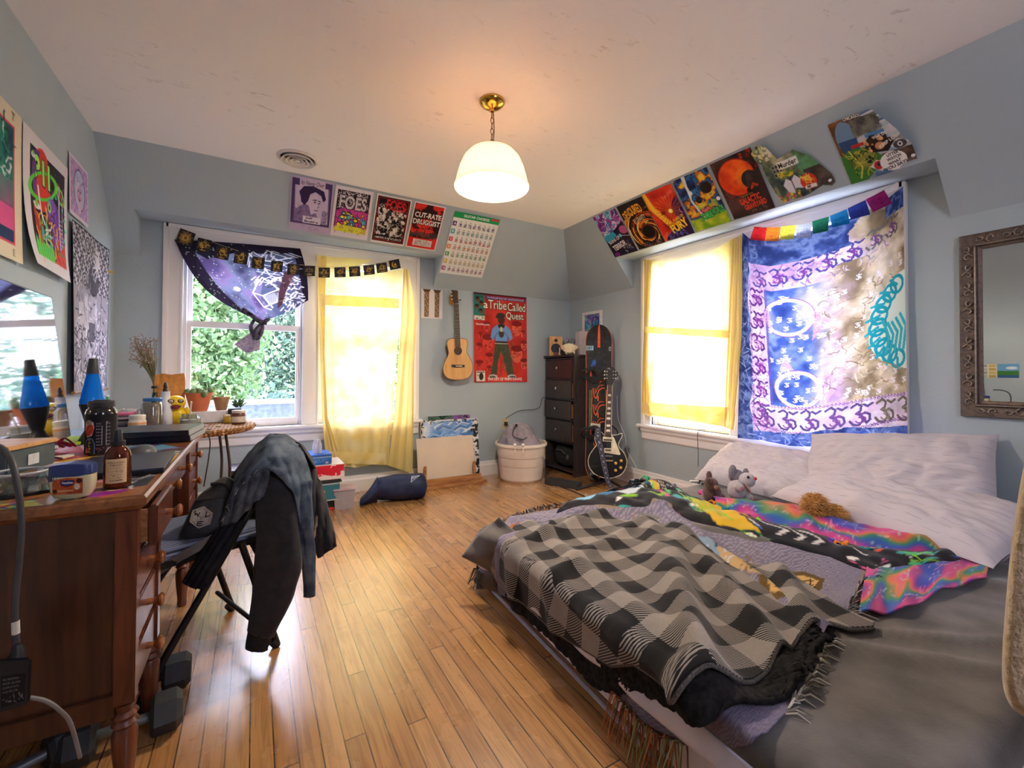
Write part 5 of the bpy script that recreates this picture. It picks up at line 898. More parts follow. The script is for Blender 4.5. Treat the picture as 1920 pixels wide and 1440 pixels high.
for P in ([(1082, 917, .012), (1132, 902, .03)], [(1178, 920, .012), (1138, 899, .04)]):
    a, c = at(P[0][0], P[0][1], 'Z', P[0][2]), at(P[1][0], P[1][1], 'Z', P[1][2]); q = MB().tube([a, c], .011, 10).build('leg', BLK, o); MB().tube([a-(c-a).normalized()*.01, a+(c-a).normalized()*.05], .0145, 10).build('rubber_foot', BLKR, q)
q = MB(); bk = GO+Vector((.06, .075, 0)); q.tube([bk+Vector((.02, .03, .01)), bk+Vector((.03, .04, .1)), bk+Vector((.05, .06, .55))], .01, 8); q.tube([at(1132, 902, 'Z', .03), at(1138, 899, 'Z', .04), bk+Vector((.02, .03, .05))], .011, 8)
for s in (-1, 1): q.tube([bk+Vector((.02, .03, .07)), G(1136+s*14, 893, -.03), G(1136+s*14, 893, .02)], .007, 8)
q.build('upright', BLK, o)
# ---- acoustic guitar hung on the back wall
GA = lambda x, y, off=0: at(x, y, 'Y', YB-.105-off); Z7 = lambda *P: zp(810, 530, 7.2, *P)
o = T('acoustic_guitar', 'small acoustic guitar with a pale top hanging on the back wall', 'guitar', (1.70, YB-.06, .95))
ao = bez([(*p, 0) for p in Z7((345, 750), (290, 752), (235, 762), (203, 800), (207, 870), (222, 930), (214, 985), (180, 1050), (152, 1130), (152, 1205), (180, 1262), (240, 1300), (330, 1312), (420, 1304), (490, 1280), (532, 1230), (549, 1150), (540, 1080), (506, 1010), (472, 950), (468, 895), (481, 840), (478, 790), (450, 762), (400, 752), (345, 750))], 3)[:-1]; ao = [(p.x, p.y) for p in ao]
slab(ao, GA, 0, -.085).build('body', M('6a3a28', .45, var=.15), o, smooth=40)
slab(ao, GA, .002, -.001).build('soundboard', wood('cf9a58', 'dcab6a', 3, (1, 1, 14), .4), o, smooth=0)
MB().tube([GA(*p, 0) for p in ao+ao[:1]], .003, 6).build('edge_binding', M('4a2e20', .5), o)
cx, cz = GA(*Z7((350, 920))[0]).x, GA(*Z7((350, 920))[0]).z; MB(frame((cx, YB-.108, cz), (1, 0, 0), (0, 0, 1), (0, -1, 0))).lathe([(.001, .0005), (.036, .0005), (.036, 0), (.001, 0)], 28).build('sound_hole', M('1c1410', .8), o); MB(frame((cx, YB-.108, cz), (1, 0, 0), (0, 0, 1), (0, -1, 0))).lathe([(.036, 0), (.041, .001), (.036, .0015)], 28).build('rosette', M('3a2a20', .5), o)
slab(Z7((302, 288), (360, 288), (386, 862), (310, 866)), GA, .012, -.012).build('neck', M('4e4438', .5), o)
q = MB()
for i in range(16): t = (1-.5**(i/9.))/(1-.5**(15/9.)); a, c = Z7((302+8*t, 288+577*t), (360+26*t, 288+574*t)); q.tube([GA(*a, .0125), GA(*c, .0125)], .001, 5)
for i in range(6): a, c = Z7((308+i*9, 288), (322+i*16, 1125)); q.tube([GA(*a, .015), GA(*c, .010)], .0006, 4)
q.build('frets_and_strings', M('a8a294', .3, .6), o)
slab(Z7((258, 98), (345, 104), (358, 276), (300, 284), (268, 220)), GA, .006, -.01).build('headstock', M('4f3626', .4), o); slab(Z7((264, 1108), (442, 1110), (440, 1140), (322, 1148), (266, 1140)), GA, .008, .001).build('bridge', M('2a2220', .5), o); slab(Z7((322, 1122), (408, 1122), (408, 1132), (322, 1132)), GA, .011, .006).build('saddle', M('d8d0c0', .4), o)
for i in range(3):
    for x in (262, 352): a = Z7((x+i*4, 130+i*48))[0]; MB().ball(GA(a[0], a[1], .0), .010, 8, 6).build('tuner', M('c8c0a8', .3, .6), o)
o = T('guitar_hanger', 'wooden wall hanger with black prongs holding the acoustic guitar', 'hanger', (1.64, YB-.01, 1.74)); slab(Z7((230, 175), (300, 175), (300, 296), (230, 296)), lambda x, y, f=0: at(x, y, 'Y', YB-.014-f), .012, -.012).build('plate', wood('a8743c', 'c08c50'), o, bevel=.004)
q = MB()
for x in (285, 385): a = Z7((x, 232))[0]; q.tube([at(*Z7((300, 240))[0], 'Y', YB-.02), at(*a, 'Y', YB-.05), at(*a, 'Y', YB-.125)], .006, 8)
q.build('prong', BLKR, o)
# ---- tub with laundry bag
tc = (2.255, 3.665); o = T('tub', 'round white plastic tub with a ribbed side and rope handle holes', 'tub', (*tc, 0)); TUB = M('dbd0c2', .5, var=.06, scale=8)
MB().lathe([(.002, .0), (.19, .0), (.20, .012), (.212, .14), (.216, .143), (.219, .15), (.224, .225), (.228, .228), (.231, .235), (.236, .325), (.252, .33), (.256, .345), (.25, .36), (.236, .358), (.232, .34), (.205, .02), (.002, .015)], 48, (*tc, 0)).build('body', TUB, o)
q = MB()
for a in (-2.35, -2.05): q.ball((tc[0]+.25*cos(a), tc[1]+.25*sin(a), .365), .016, 10, 8); q.tube([(tc[0]+.245*cos(a), tc[1]+.245*sin(a), .36), (tc[0]+.25*cos(a), tc[1]+.25*sin(a), .29)], .007, 6)
q.build('rope_handle', M('e0dace', .8), o)
LB = M('918890', .9, var=.25, scale=14, bmp=.4, bscale=30); o = T('laundry_bag', 'crumpled grey drawstring laundry bag heaped in the white tub', 'bag', (*tc, .1))
def lbag(u, v):
    r = .205*(1-v**2.2)**.5*(1+.16*sin(14*u*2*pi/2+4*v)*v+.14*nz(cos(6.28*u)*2, sin(6.28*u)*2, v*3)); lx = -.06*v; return (tc[0]+.02+lx+r*cos(2*pi*u), tc[1]+r*sin(2*pi*u), .20+.34*v+.02*nz(u*9, v*8))
MB().grid(lbag, 60, 26).build('bag_body', LB, o, smooth=180)
q = MB(); tp = Vector((tc[0]-.05, tc[1]-.03, .53)); q.tube(bez([tp+Vector((-.02, 0, .0)), tp+Vector((-.08, -.05, -.03)), tp+Vector((-.11, -.09, -.09)), tp+Vector((-.05, -.15, -.12)), tp+Vector((0, -.16, -.1))], 6), .004, 6); q.ball(tp+Vector((-.04, -.03, 0)), .012); q.build('drawstring', BLK, o)
# ---- canvases on a floor stand
def leanq(x0, x1, y0, z0, y1_, z1): return [(x0, y1_, z1), (x1, y1_, z1), (x1, y0, z0), (x0, y0, z0)]
def panel(name, label, q, cv, m=None, th=.016):
    q = [Vector(p) for p in q]; n = (q[1]-q[0]).cross(q[3]-q[0]).normalized(); n = n if n.y < 0 else -n; o = T(name, label, 'canvas' if cv else 'board', (q[2]+q[3])/2, 'canvases leaning by the back window')
    MB().loft([[p-n*.001 for p in q], [p-n*th for p in q]]).build('board', m or M('d8d2cc', .7), o, smooth=0)
    if cv: sheet('painting', cv, q, None, o)
def p_blue():
    c = CV(100, 112, 1.3, 'c9cdd4'); c.noise(4, 151, [(0, 'dfe2e6'), (.5, '8fb4de'), (1, '5a86c4')], 1); g = random.Random(3)
    for i in range(34): x, y = g.uniform(0, 90), g.uniform(0, 60); c.line([(x, y), (x+10, y-6), (x+22, y-2), (x+30, y-9)], 4, g.choice(['6f9cd8', '8fb8e4', '4f7cbc', 'd8e0ea'])); c.line([(x, y+3), (x+10, y-3), (x+24, y+1)], 1.2, g.choice(['20242c', '3a4a6a', 'f0f0f0']))
    c.rect(91, 0, 100, 112, 'd8d6d2'); scrib(c, 60, 91, 4, 100, 112, 7, 3.4, ['24242a', 'e8e6e2', '2c3038'], 8); c.rect(0, 0, 100, 3, 'c8ccd0'); scrib(c, 30, 0, 0, 100, 4, 5, 2, ['24242a', 'e4e2e0'], 4); c.rect(0, 0, 4, 40, 'c9c6c2'); scrib(c, 14, 0, 0, 5, 40, 4, 2, ['24242a'], 5); return c
panel('painted_canvas', 'dark green and purple canvas at the very back of the leaning stack', leanq(1.40, 1.83, 3.905, .03, 3.935, .62), cvx(100, 130, '2f4a3c', lambda c: (c.noise(6, 152, [(0, '22302a'), (.4, '3f6a54'), (.6, '6a3a7c'), (1, '9a6aa8')], 1), scrib(c, 40, 0, 0, 100, 40, 12, 3, ['1f2a26', '8a5a9c', '4a7a5c'], 3)), .8))
panel('painted_canvas', 'blue and black abstract canvas behind the blank board', leanq(1.325, 1.905, 3.86, .02, 3.915, .585), p_blue(), th=.03)
panel('blank_board', 'blank cream board in front of the blue canvas', leanq(1.255, 1.81, 3.755, .045, 3.83, .435), None, M('d3c3ae', .7, var=.05, scale=5), .006)
WD = wood('8a5a30', 'b88450', 6, (10, 1, 1), .6, 0); o = T('wooden_rack', 'low wooden rack with pegs holding the canvases upright', 'rack', (1.56, 3.74, 0)); MB().box(1.27, 1.90, 3.69, 3.80, .0, .028).build('base', WD, o, bevel=.003); MB().box(1.29, 1.85, 3.715, 3.735, .028, .085).build('rail', WD, o, bevel=.003)
for x in (1.30, 1.78): MB().loft([[(x+a, y, z) for y, z in ((3.735, .028), (3.80, .028), (3.755, .20), (3.738, .20))] for a in (0, .022)]).build('peg', WD, o, smooth=0)
# ---- sleeping bag, tub of leads and the stack of boxes
NV = cloth_mat('navy_nylon', noisy('1f2740', '2c3656', 12), .5, bsc=45, bst=.25); a, c = Vector((.86, 3.59, .10)), Vector((1.235, 3.50, .10)); o = T('stuff_sack', 'navy blue stuff sack lying on the floor under the yellow curtain', 'bag', (1.05, 3.54, 0)); ax = (c-a).normalized(); sd = Vector((-ax.y, ax.x, 0))
def sack(u, v): r = .102*(1-max(0, (v-.86)/.14)**2.6*.96)**.5*(.80+.2*min(1, v*3))*(1+.035*nz(u*8, v*5)+.03*sin(30*u)*max(0, .2-v)*3); p = a+ax*(v*.40-.01); zz = r*sin(2*pi*u); return p+sd*(r*1.05*cos(2*pi*u))+Vector((0, 0, max(zz, -.099)))
MB().grid(sack, 48, 34).build('sack_body', NV, o, smooth=180)
def stail(u, v): r = .10*(1-v)**.5+.05*v; p = a-ax*(.13*v)+sd*(-.05*v); h = .085*(1-v)**1.3+.018; return p+sd*(r*cos(2*pi*u)*(1+.1*sin(18*u)))+Vector((0, 0, -.1+h+h*sin(2*pi*u)*.96+.006*sin(24*u)))
MB().grid(stail, 44, 16).build('loose_end', NV, o, smooth=180)
def p_logo():
    c = CV(40, 40, 1.2, '27304e'); c.line([(4, 36), (8, 6), (36, 6), (4, 36)], 1.6, 'c8ccd8'); [c.line([(10+i*5, 10), (8+i*4, 24-i*3)], 1.8, 'c8ccd8') for i in range(4)]; c.ell(30, 9.5, 2.4, 2, 'c8ccd8'); return c
def lpos(u, v): t = .62+.22*u; th = 1.22-.72*v; p = a+ax*(t*.40); r = .1045; return p-sd*(r*1.05*cos(th))*(1 if True else 0)+Vector((0, 0, r*sin(th)))
sheet('emblem', p_logo(), lpos, PRINTC, o, keep=lambda u, v: u > .06 and v > .1 and u+v < 1.08)
def pbox(name, label, cat, x0, x1, y0, y1_, z0, z1, m, group=None, rz=0, bevel=.003, art=None, art_dir='y'):
    o = T(name, label, cat, ((x0+x1)/2, (y0+y1_)/2, z0), group); Mx = rotM(((x0+x1)/2, (y0+y1_)/2, z0), rz); w, d, h = (x1-x0)/2, (y1_-y0)/2, z1-z0
    MB(Mx).box(-w, w, -d, d, 0, h).build('box_body', m, o, bevel=bevel)
    if art: sheet('printed_side', art, [Mx @ Vector(p) for p in ((-w+.003, -d-.001, h-.003), (w-.003, -d-.001, h-.003), (w-.003, -d-.001, .003), (-w+.003, -d-.001, .003))], None, o)
    return o, Mx
g_ = 'boxes stacked under the back window'
xr = lambda x, y, yy: at(x, y, 'Y', yy).x
pbox('shoe_box', 'black shoe box with a red bottom edge, lowest of the stack', 'box', .10, xr(628, 950, 3.52), 3.52, 3.80, 0, .075, M('242224', .5), g_, art=cvx(100, 20, '242224', lambda c: (c.rect(0, 14, 100, 20, 'c83a30'), c.text('dk.', 74, 3, 8, 'd8d4d0', w=14)), 1))
pbox('storage_box', 'flat teal box with an orange logo in the stack', 'box', .12, xr(637, 920, 3.50), 3.50, 3.80, .076, .208, M('2f6a78', .5), g_, art=cvx(100, 40, '3a7484', lambda c: (c.rect(0, 0, 100, 3, 'b8c0c0'), c.rect(0, 37, 100, 40, 'b8c0c0'), scrib(c, 16, 66, 14, 76, 28, 4, 1.5, ['c8a04a'], 3)), 1.2))
for k, (w, z) in enumerate(((.0, .209), (.012, .222))): pbox('book', ('black hardback lying on the teal box' if k == 0 else 'thin grey notebook lying under the red and white box'), 'book', .16, xr(641, 900, 3.50)-w, 3.50, 3.74, z, z+.012, M('2a282c' if k == 0 else '4a4648', .5), g_, bevel=.001)
pbox('shoe_box', 'red and white printed box near the top of the stack', 'box', .14, xr(646, 880, 3.49), 3.49, 3.78, .235, .345, M('d8d2ce', .6), g_, art=cvx(100, 38, 'd0283a', lambda c: (c.noise(3, 161, [(0, 'd0283a'), (.52, 'd0283a'), (.56, 'e2dcd8'), (1, 'e2dcd8')], 1), c.rect(0, 33, 100, 38, 'e2dcd8'), scrib(c, 16, 10, 6, 90, 30, 12, 1.5, ['e8e2de', 'c02434'], 5)), 1.6))
pbox('tin', 'bright blue printed tin on top of the red and white box', 'tin', .12, xr(622, 862, 3.52), 3.52, 3.74, .346, .42, M('2f62b8', .35), g_, art=cvx(100, 30, '3468b8', lambda c: (c.noise(5, 163, [(0, '24488c'), (1, '4f8ad0')], .8), c.rect(0, 6, 100, 8, 'b8c8e0'), blobs(c, 8, 20, 12, 96, 28, 3, ['c8b8a0', 'd07a3a', '2a3a6a'], 4)), 1.3))
p0 = at(594, 855, 'Y', 3.60); p0.z = .421; o = T('bottle_pack', 'clear film wrapped pack of small bottles on the blue tin', 'pack', p0)
for i in range(3): MB().lathe([(.001, 0), (.016, 0), (.016, .065), (.008, .08), (.008, .10), (.001, .10)], 12, (p0.x-.015+i*.017, p0.y+.01*(i % 2), .421)).build('bottle', M('cfd2e4', .2, alpha=.75), o)
pbox('kraft_bag', 'tan paper bag behind the denim jeans under the window', 'bag', .22, .28, 3.62, 3.72, .421, .50, M('b8966a', .8, var=.2, bmp=.4, bscale=30), bevel=.01)
p0 = at(572, 845, 'Y', 3.6); o = T('plastic_bag', 'crumpled white plastic bag behind the clothes on the chair', 'bag', (p0.x-.06, 3.62, .0)); MB().grid(lambda u, v: (p0.x-.15+(.11*sin(pi*v)+.002)*cos(6.28*u)*(1+.15*nz(u*9, v*6)), 3.62+.10*sin(pi*v)*sin(6.28*u), .36+.20*v+.02*nz(u*8, v*9)), 30, 20).build('film', M('dcdce6', .3, alpha=.9, bmp=.6, bscale=40), o, smooth=180)
pbox('carton', 'dark carton standing left of the box stack behind the chair', 'box', -.14, .09, 3.52, 3.80, 0, .36, M('35333a', .6), g_)
p0 = (.60, 3.565); o = T('lidded_tub', 'clear plastic tub with a pale pink lid beside the stuff sack', 'tub', (*p0, 0)); CL = M('c8c4c8', .25, alpha=.55, var=.05); MB(rotM((*p0, 0), -.1)).loft([[(x*w, y*w, z) for x, y in ((-1, -1), (1, -1), (1, 1), (-1, 1))] for w, z in ((.066, 0), (.075, .14), (.071, .14), (.063, .006))], cap=False).build('tub_body', CL, o, bevel=.004); MB(rotM((*p0, 0), -.1)).box(-.082, .082, -.082, .082, .14, .156).build('lid', M('cfb8c4', .3, alpha=.8), o, bevel=.006); MB(rotM((*p0, 0), -.1)).box(-.055, .055, -.05, .05, .004, .10).build('contents', M('6f6c74', .8, var=.5, scale=80), o)
# ---- cords and small floor things
pbox('pedal', 'low black pedal board on the floor in front of the dresser', 'pedal', 2.39, 2.50, 3.07, 3.40, .001, .05, M('2c2d30', .55), rz=.45)
MB().tube([at(x, y, 'Z', .006) for x, y in ((1021, 893), (1035, 905), (1055, 914), (1080, 923), (1105, 935), (1122, 942))], .005, 6).build('cable', BLK, label='black cable running over the floor from the dresser to the bed', cat='cable')
MB().tube(bez([at(x, y, 'X', XR-.012) for x, y in ((1157, 742), (1159, 785), (1172, 818), (1176, 845), (1190, 870), (1199, 890))]+[at(1204, 908, 'X', XR-.05)], 6), .0035, 6).build('cable', M('dcd8d4', .5), label='white charger cable hanging down the right wall beside the snowboard', cat='cable')
o = T('plug_cord', 'black adapter cord plugged in beside the dresser', 'cord', at(947, 792, 'Y', YB-.01)); q = at(947, 794, 'Y', YB); MB().box(q.x-.035, q.x+.035, YB-.006, YB+.001, q.z-.055, q.z+.055).build('outlet', M('c8b88a', .5), o, bevel=.002); MB().box(q.x-.015, q.x+.015, YB-.04, YB-.006, q.z-.02, q.z+.02).build('plug', BLK, o, bevel=.004)
MB().tube(bez([at(x, y, 'Y', YB-.03) for x, y in ((948, 786), (955, 780), (975, 770), (1000, 768), (1012, 763), (1016, 748), (1023, 744))], 6), .003, 6).build('cord', BLK, o)
# ================================================================ desk
DZ = .73; DW = wood('48200f', '6a3620', 5, (1, 1, 10), .3, .3); DWS = wood('321709', '482512', 4, (1, 1, 14), .35, .25); DTOP = wood('6a3e20', '8a562e', 5, (1, 10, 1), .35, .2); KN = wood('7a4422', '9c6032', 6, (1, 1, 4), .25, .4)
X0, X1, Y0, Y1 = -.80, -.225, 1.385, 2.775
o = T('desk', 'dark red-brown wooden pedestal desk with round knobs and turned feet', 'desk', ((X0+X1)/2, (Y0+Y1)/2, 0)); DESK = o
MB().loft([[(x, y, z) for x, y in ((X0, Y0+i), (X1-i, Y0+i), (X1-i, Y1-i), (X0, Y1-i))] for z, i in ((DZ-.034, .012), (DZ-.022, 0), (DZ-.006, 0), (DZ, .006))]).build('top', DTOP, o, smooth=30)
xs = -.262
b = MB(); b.box(X0, xs-.02, Y0+.028, Y0+.040, .235, DZ-.034); b.box(X0, xs-.02, Y0+.018, Y0+.03, .62, DZ-.034); b.box(X0, xs-.02, Y0+.018, Y0+.03, .20, .255); b.box(X0, X0+.06, Y0+.018, Y0+.03, .2, DZ-.034); b.build('end_panel', DWS, o, bevel=.002)
b = MB(); b.box(X0, xs-.02, 1.722, 1.735, .2, DZ-.034); b.box(X0, xs-.02, 2.40, 2.413, .2, DZ-.034); b.box(X0, xs-.02, Y1-.04, Y1-.028, .2, DZ-.034); b.box(X0, X0+.012, Y0+.04, Y1-.04, .2, DZ-.034); b.box(X0, xs, Y0+.04, 1.73, .2, .214); b.box(X0, xs, 2.4, Y1-.04, .2, .214); b.build('carcase', DWS, o, smooth=0)
b = MB()
for ya, yb in ((Y0+.06, 1.70), (2.43, Y1-.06)):
    for z in (.205, .328, .446, .566): b.box(xs-.012, xs+.006, ya, yb, z, z+.014)
b.box(xs-.02, xs-.002, 1.735, 2.4, .58, DZ-.034); b.build('rail', DW, o, bevel=.002)
for x in (-.265, -.775):
    for y in (Y0+.035, 1.71, 2.42, Y1-.035):
        q = MB(); q.box(x-.021, x+.021, y-.021, y+.021, .225, DZ-.034); q.build('post', DW, o, bevel=.003)
        MB().lathe([(.016, 0), (.019, .01), (.017, .03), (.024, .10), (.026, .15), (.020, .165), (.027, .175), (.020, .185), (.027, .195), (.019, .205), (.024, .225)], 20, (x, y, 0)).build('leg', DW, o)
def knob(x, y, z, par): MB(frame((x, y, z), (0, 1, 0), (0, 0, 1), (1, 0, 0))).lathe([(.009, 0), (.008, .008), (.007, .016), (.011, .022), (.0175, .028), (.018, .033), (.012, .038), (.001, .039)], 20).build('knob', KN, par)
for ya, yb in ((Y0+.06, 1.695), (2.435, Y1-.06)):
    for i, (z0, z1) in enumerate(((.585, .69), (.462, .563), (.345, .443), (.222, .325))):
        pull = .042 if (i == 0 and ya < 2) else .004; d = MB(); d.box(xs-.01+pull, xs+.008+pull, ya, yb, z0, z1); d = d.build('drawer', DW, o, bevel=.004)
        if pull > .01: MB().box(xs-.25, xs-.01+pull, ya+.012, ya+.022, z0+.01, z1-.012).box(xs-.25, xs-.01+pull, yb-.022, yb-.012, z0+.01, z1-.012).box(xs-.25, xs-.01+pull, ya+.02, yb-.02, z0+.012, z0+.018).build('drawer_side', OAKED, d, smooth=0)
        knob(xs+.008+pull, (ya+yb)/2, (z0+z1)/2, d)
d = MB().box(xs-.006, xs+.008, 1.76, 2.38, .592, .688).build('drawer', DW, o, bevel=.004); knob(xs+.008, 1.92, .64, d); knob(xs+.008, 2.22, .64, d)
def p_decals():
    c = CV(58, 139, 2.0, '805030', ss=1); c.noise(4, 171, [(0, '6e4224'), (1, '9a6236')], 1); g = random.Random(5)
    pal = ['c84a3a', 'd8a83a', '3a5a9c', '8a3f8c', '3f8a6a', 'd8d0c4', '26242c', 'c87a9a', '6aa0c0', '4a3a2a']
    for i in range(70):
        x, y, a = g.uniform(2, 56), g.uniform(0, 128), g.uniform(-.6, .6); w, h = g.uniform(4, 9), g.uniform(4, 11); ca, sa = cos(a), sin(a); k = g.choice(pal); P = [(x+p*w*ca-q*h*sa, y+p*w*sa+q*h*ca) for p, q in ((-1, -1), (1, -1), (1, 1), (-1, 1))]
        c.poly(P, k); scrib(c, 12, x-w*.7, y-h*.7, x+w*.7, y+h*.7, w*.7, .7, g.sample(pal, 3), i)
    c.rect(0, 118, 58, 139, '8a5630'); c.noise(4, 173, [(0, '7a4a28'), (1, 'a06a3c')], 1, box=(0, 121, 58, 139)); c.poly([(20, 136), (36, 132), (40, 139), (16, 139)], 'c9c03a'); scrib(c, 16, 22, 133, 36, 138, 5, .8, ['3f8a7a', 'c85a4a', '4a3a8a'], 3); c.poly([(40, 127), (50, 124), (52, 134), (42, 138)], '6f6a4c'); scrib(c, 24, 40, 125, 52, 137, 3, .8, ['d8c8a0', '3a3a2a', 'c84a6a'], 6); c.poly([(46, 131), (54, 130), (53, 134), (47, 136)], '8a2a8c'); c.poly([(46, 112), (57, 112), (57, 128), (48, 130)], '24262c'); scrib(c, 12, 47, 113, 56, 128, 4, .6, ['8a8a90', 'd8d8d8'], 9); return c
sheet('decals', p_decals(), [(X0+.01, Y1-.01, DZ+.0008), (X1-.012, Y1-.01, DZ+.0008), (X1-.012, Y0+.01, DZ+.0008), (X0+.01, Y0+.01, DZ+.0008)], cloth_mat('sticker_gloss', colattr, .3), o)
DT = DZ+.0015
# ---------------------------------------------------------------- things on the desk
def screen_mat():
    m, nt, n, l, bs = node_mat('glossy_screen'); bs.inputs['Base Color'].default_value = (.62, .63, .66, 1); bs.inputs['Metallic'].default_value = 1; bs.inputs['Roughness'].default_value = .04
    ns = N(nt, 'TexNoise', i_Scale=2.2, i_Detail=1.0); l.new(obj_xyz(nt), ns.inputs['Vector']); bump(nt, bs, ns.outputs[0], .03, .02); return m
_sp = onp((-.67, 2.55, .767), (1, .028, .05)); SQ = [_sp(*q) for q in ((133, 817), (97, 557), (-120, 478), (-120, 934))]; sn = (SQ[1]-SQ[0]).cross(SQ[3]-SQ[0]).normalized(); sn = sn if sn.x > 0 else -sn
o = T('flat_screen', 'wide thin glossy screen at the left wall reflecting the window and lava lamp', 'screen', (SQ[0].x, SQ[0].y, DT)); q = (SQ[0]+SQ[3])/2; MB().box(q.x-.09, q.x+.03, q.y-.12, q.y+.12, DT, DT+.008).box(q.x-.035, q.x-.015, q.y-.03, q.y+.03, DT+.008, .86).build('stand', M('1c1c1e', .4), o, bevel=.002); MB().loft([[p+sn*t for p in SQ] for t in (-.012, 0)]).build('housing', M('18181a', .3), o, smooth=0)
cq = sum(SQ, Vector())/4; MB().add([p+(cq-p)*.016+sn*.001 for p in SQ], [(0, 1, 2, 3)]).build('glass', screen_mat(), o, smooth=0)
p = at(172, 830, 'Z', DT); LV = (p.x, p.y, DT); o = T('lava_lamp', 'blue lava lamp with black cap and base in front of the screen', 'lamp', LV)
LB_ = M('26262a', .45); MB().lathe([(.002, 0), (.046, 0), (.046, .006), (.024, .052), (.018, .070), (.022, .082), (.0415, .158), (.042, .164), (.002, .162)], 36, LV).build('base', LB_, o)
def lava():
    m, nt, n, l, bs = node_mat('blue_liquid'); c = lin('1e98f0'); bs.inputs['Base Color'].default_value = (*c, 1); bs.inputs['Roughness'].default_value = .08; t = N(nt, 'BsdfTranslucent'); t.inputs[0].default_value = (*lin('30b0ff'), 1); r = N(nt, 'BsdfTransparent'); r.inputs[0].default_value = (*lin('4ab4f4'), 1)
    x = N(nt, 'MixShader', i0=.5); l.new(bs.outputs[0], x.inputs[1]); l.new(t.outputs[0], x.inputs[2]); y = N(nt, 'MixShader', i0=.3); l.new(x.outputs[0], y.inputs[1]); l.new(r.outputs[0], y.inputs[2]); l.new(y.outputs[0], n['Material Output'].inputs[0]); return m
MB().lathe([(.002, .160), (.0405, .164), (.0412, .175), (.037, .195), (.019, .298), (.002, .298)], 36, LV).build('globe', lava(), o); MB().lathe([(.0212, .290), (.0205, .300), (.0145, .352), (.013, .355), (.002, .355)], 32, LV).build('cap', LB_, o)
p = at(189, 851, 'Z', DT); o = T('shaker_jar', 'black measuring jar with white scale printing and an orange badge', 'jar', p); jr = .044
MB().lathe([(.002, 0), (.041, 0), (jr, .006), (jr, .150), (.041, .162), (.035, .168), (.035, .176), (.002, .176)], 40, p).build('jar_body', M('1c191d', .15, coat=.4), o); MB().lathe([(.037, .172), (.038, .176), (.038, .190), (.035, .193), (.024, .194), (.024, .197), (.002, .197)], 36, p).build('lid', M('2c2a2d', .5), o)
def p_jar():
    c = CV(120, 100, 1.7, '1d1a1f')
    for x in (58, 68): c.line([(x+4, 20), (x, 20), (x, 78), (x+4, 78)] if x > 60 else [(x, 30), (x, 78)], 1, 'c8c0c8')
    for i in range(7): c.line([(54, 30+i*8), (58, 30+i*8)], .8, 'c8c0c8'); c.text(str(900-i*100), 44, 28.5+i*8, 3, 'c8c0c8', w=8); c.line([(68, 24+i*9), (72, 24+i*9)], .8, 'c8c0c8'); c.text(str(32-i*4), 74, 22.5+i*9, 3, 'c8c0c8')
    c.text('BPA FREE', 44, 22, 3.4, 'c8c0c8', w=12); scrib(c, 20, 44, 84, 84, 94, 6, .9, ['8a4a5a', 'a8606a'], 4)
    c.poly([(12, 22), (24, 14), (38, 20), (40, 34), (34, 54), (20, 58), (12, 40)], 'd8cfc4'); c.ell(26, 40, 11, 16, 'd0432f', rot=.4); [c.line([(18+i*4, 46-i*3), (26+i*3, 38-i*2)], .8, 'e8785a') for i in range(4)]; c.ell(25, 20, 9, 6, 'b09a8a')
    c.poly([(14, 100), (14, 68), (24, 60), (36, 62), (42, 74), (42, 100)], '2a2a3a'); c.line([(15, 100), (15, 68), (24, 61), (35, 62), (41, 74), (41, 100)], 1.8, '5a9ac8')
    for i, q in enumerate('COLOR'): c.text(q, 24, 62+i*7.4, 5, ['d86a3a', 'e0a83a', 'd8b84a', 'e0b83a', 'd88a3a'][i], w=7, bold=.04)
    c.rect(16, 84, 22, 98, 'c8402f'); c.ell(19, 94, 3, 4, 'e08a3a'); return c
jd = math.atan2(-p.y, -p.x); sheet('print', p_jar(), lambda u, v: Vector((p.x+(jr+.0008)*cos(jd-1.45+3.1*u), p.y+(jr+.0008)*sin(jd-1.45+3.1*u), DT+.147-.139*v)), None, o)
p = at(220, 912, 'Z', DT); o = T('spray_bottle', 'amber glass spray bottle with a cream label', 'bottle', p); AMB = M('8a4a26', .08, trans=.9, var=.02, alpha=.93); AMB.use_nodes
def amber():
    m, nt, n, l, bs = node_mat('amber_glass'); t = N(nt, 'BsdfTransparent'); t.inputs[0].default_value = (*lin('b8663a'), 1); bs.inputs['Base Color'].default_value = (*lin('6a3018'), 1); bs.inputs['Roughness'].default_value = .05; bs.inputs['Coat Weight'].default_value = .6; x = N(nt, 'MixShader', i0=.55); l.new(bs.outputs[0], x.inputs[1]); l.new(t.outputs[0], x.inputs[2]); l.new(x.outputs[0], n['Material Output'].inputs[0]); return m
MB().lathe([(.002, 0), (.026, 0), (.0282, .004), (.0282, .078), (.0262, .090), (.020, .101), (.014, .106), (.012, .112), (.002, .113)], 36, p).build('bottle_body', amber(), o); MB().lathe([(.0150, .108), (.0150, .120), (.0095, .121), (.0085, .142), (.0072, .148), (.002, .149)], 28, p).build('spray_cap', M('201e1e', .4), o); MB().tube([Vector(p)+Vector((.002, 0, .11)), Vector(p)+Vector((-.012, -.006, .006))], .0022, 6).build('dip_tube', M('b87a5a', .4), o)
def p_lab(): c = CV(60, 66, 1.5, 'cdb288'); c.text('SANDALWOOD', 8, 8, 4, '3a2a20', w=44); c.text('TOBACCO', 14, 15, 4, '3a2a20', w=32); [c.line([(10, 25+i*9), (50, 25+i*9)], .5, '8a7250') for i in range(4)]; scrib(c, 16, 14, 27, 48, 50, 6, .7, ['6a5438'], 3); c.text('Roots Remedies', 14, 56, 3.6, '3a2a20', w=34, bold=.02); return c
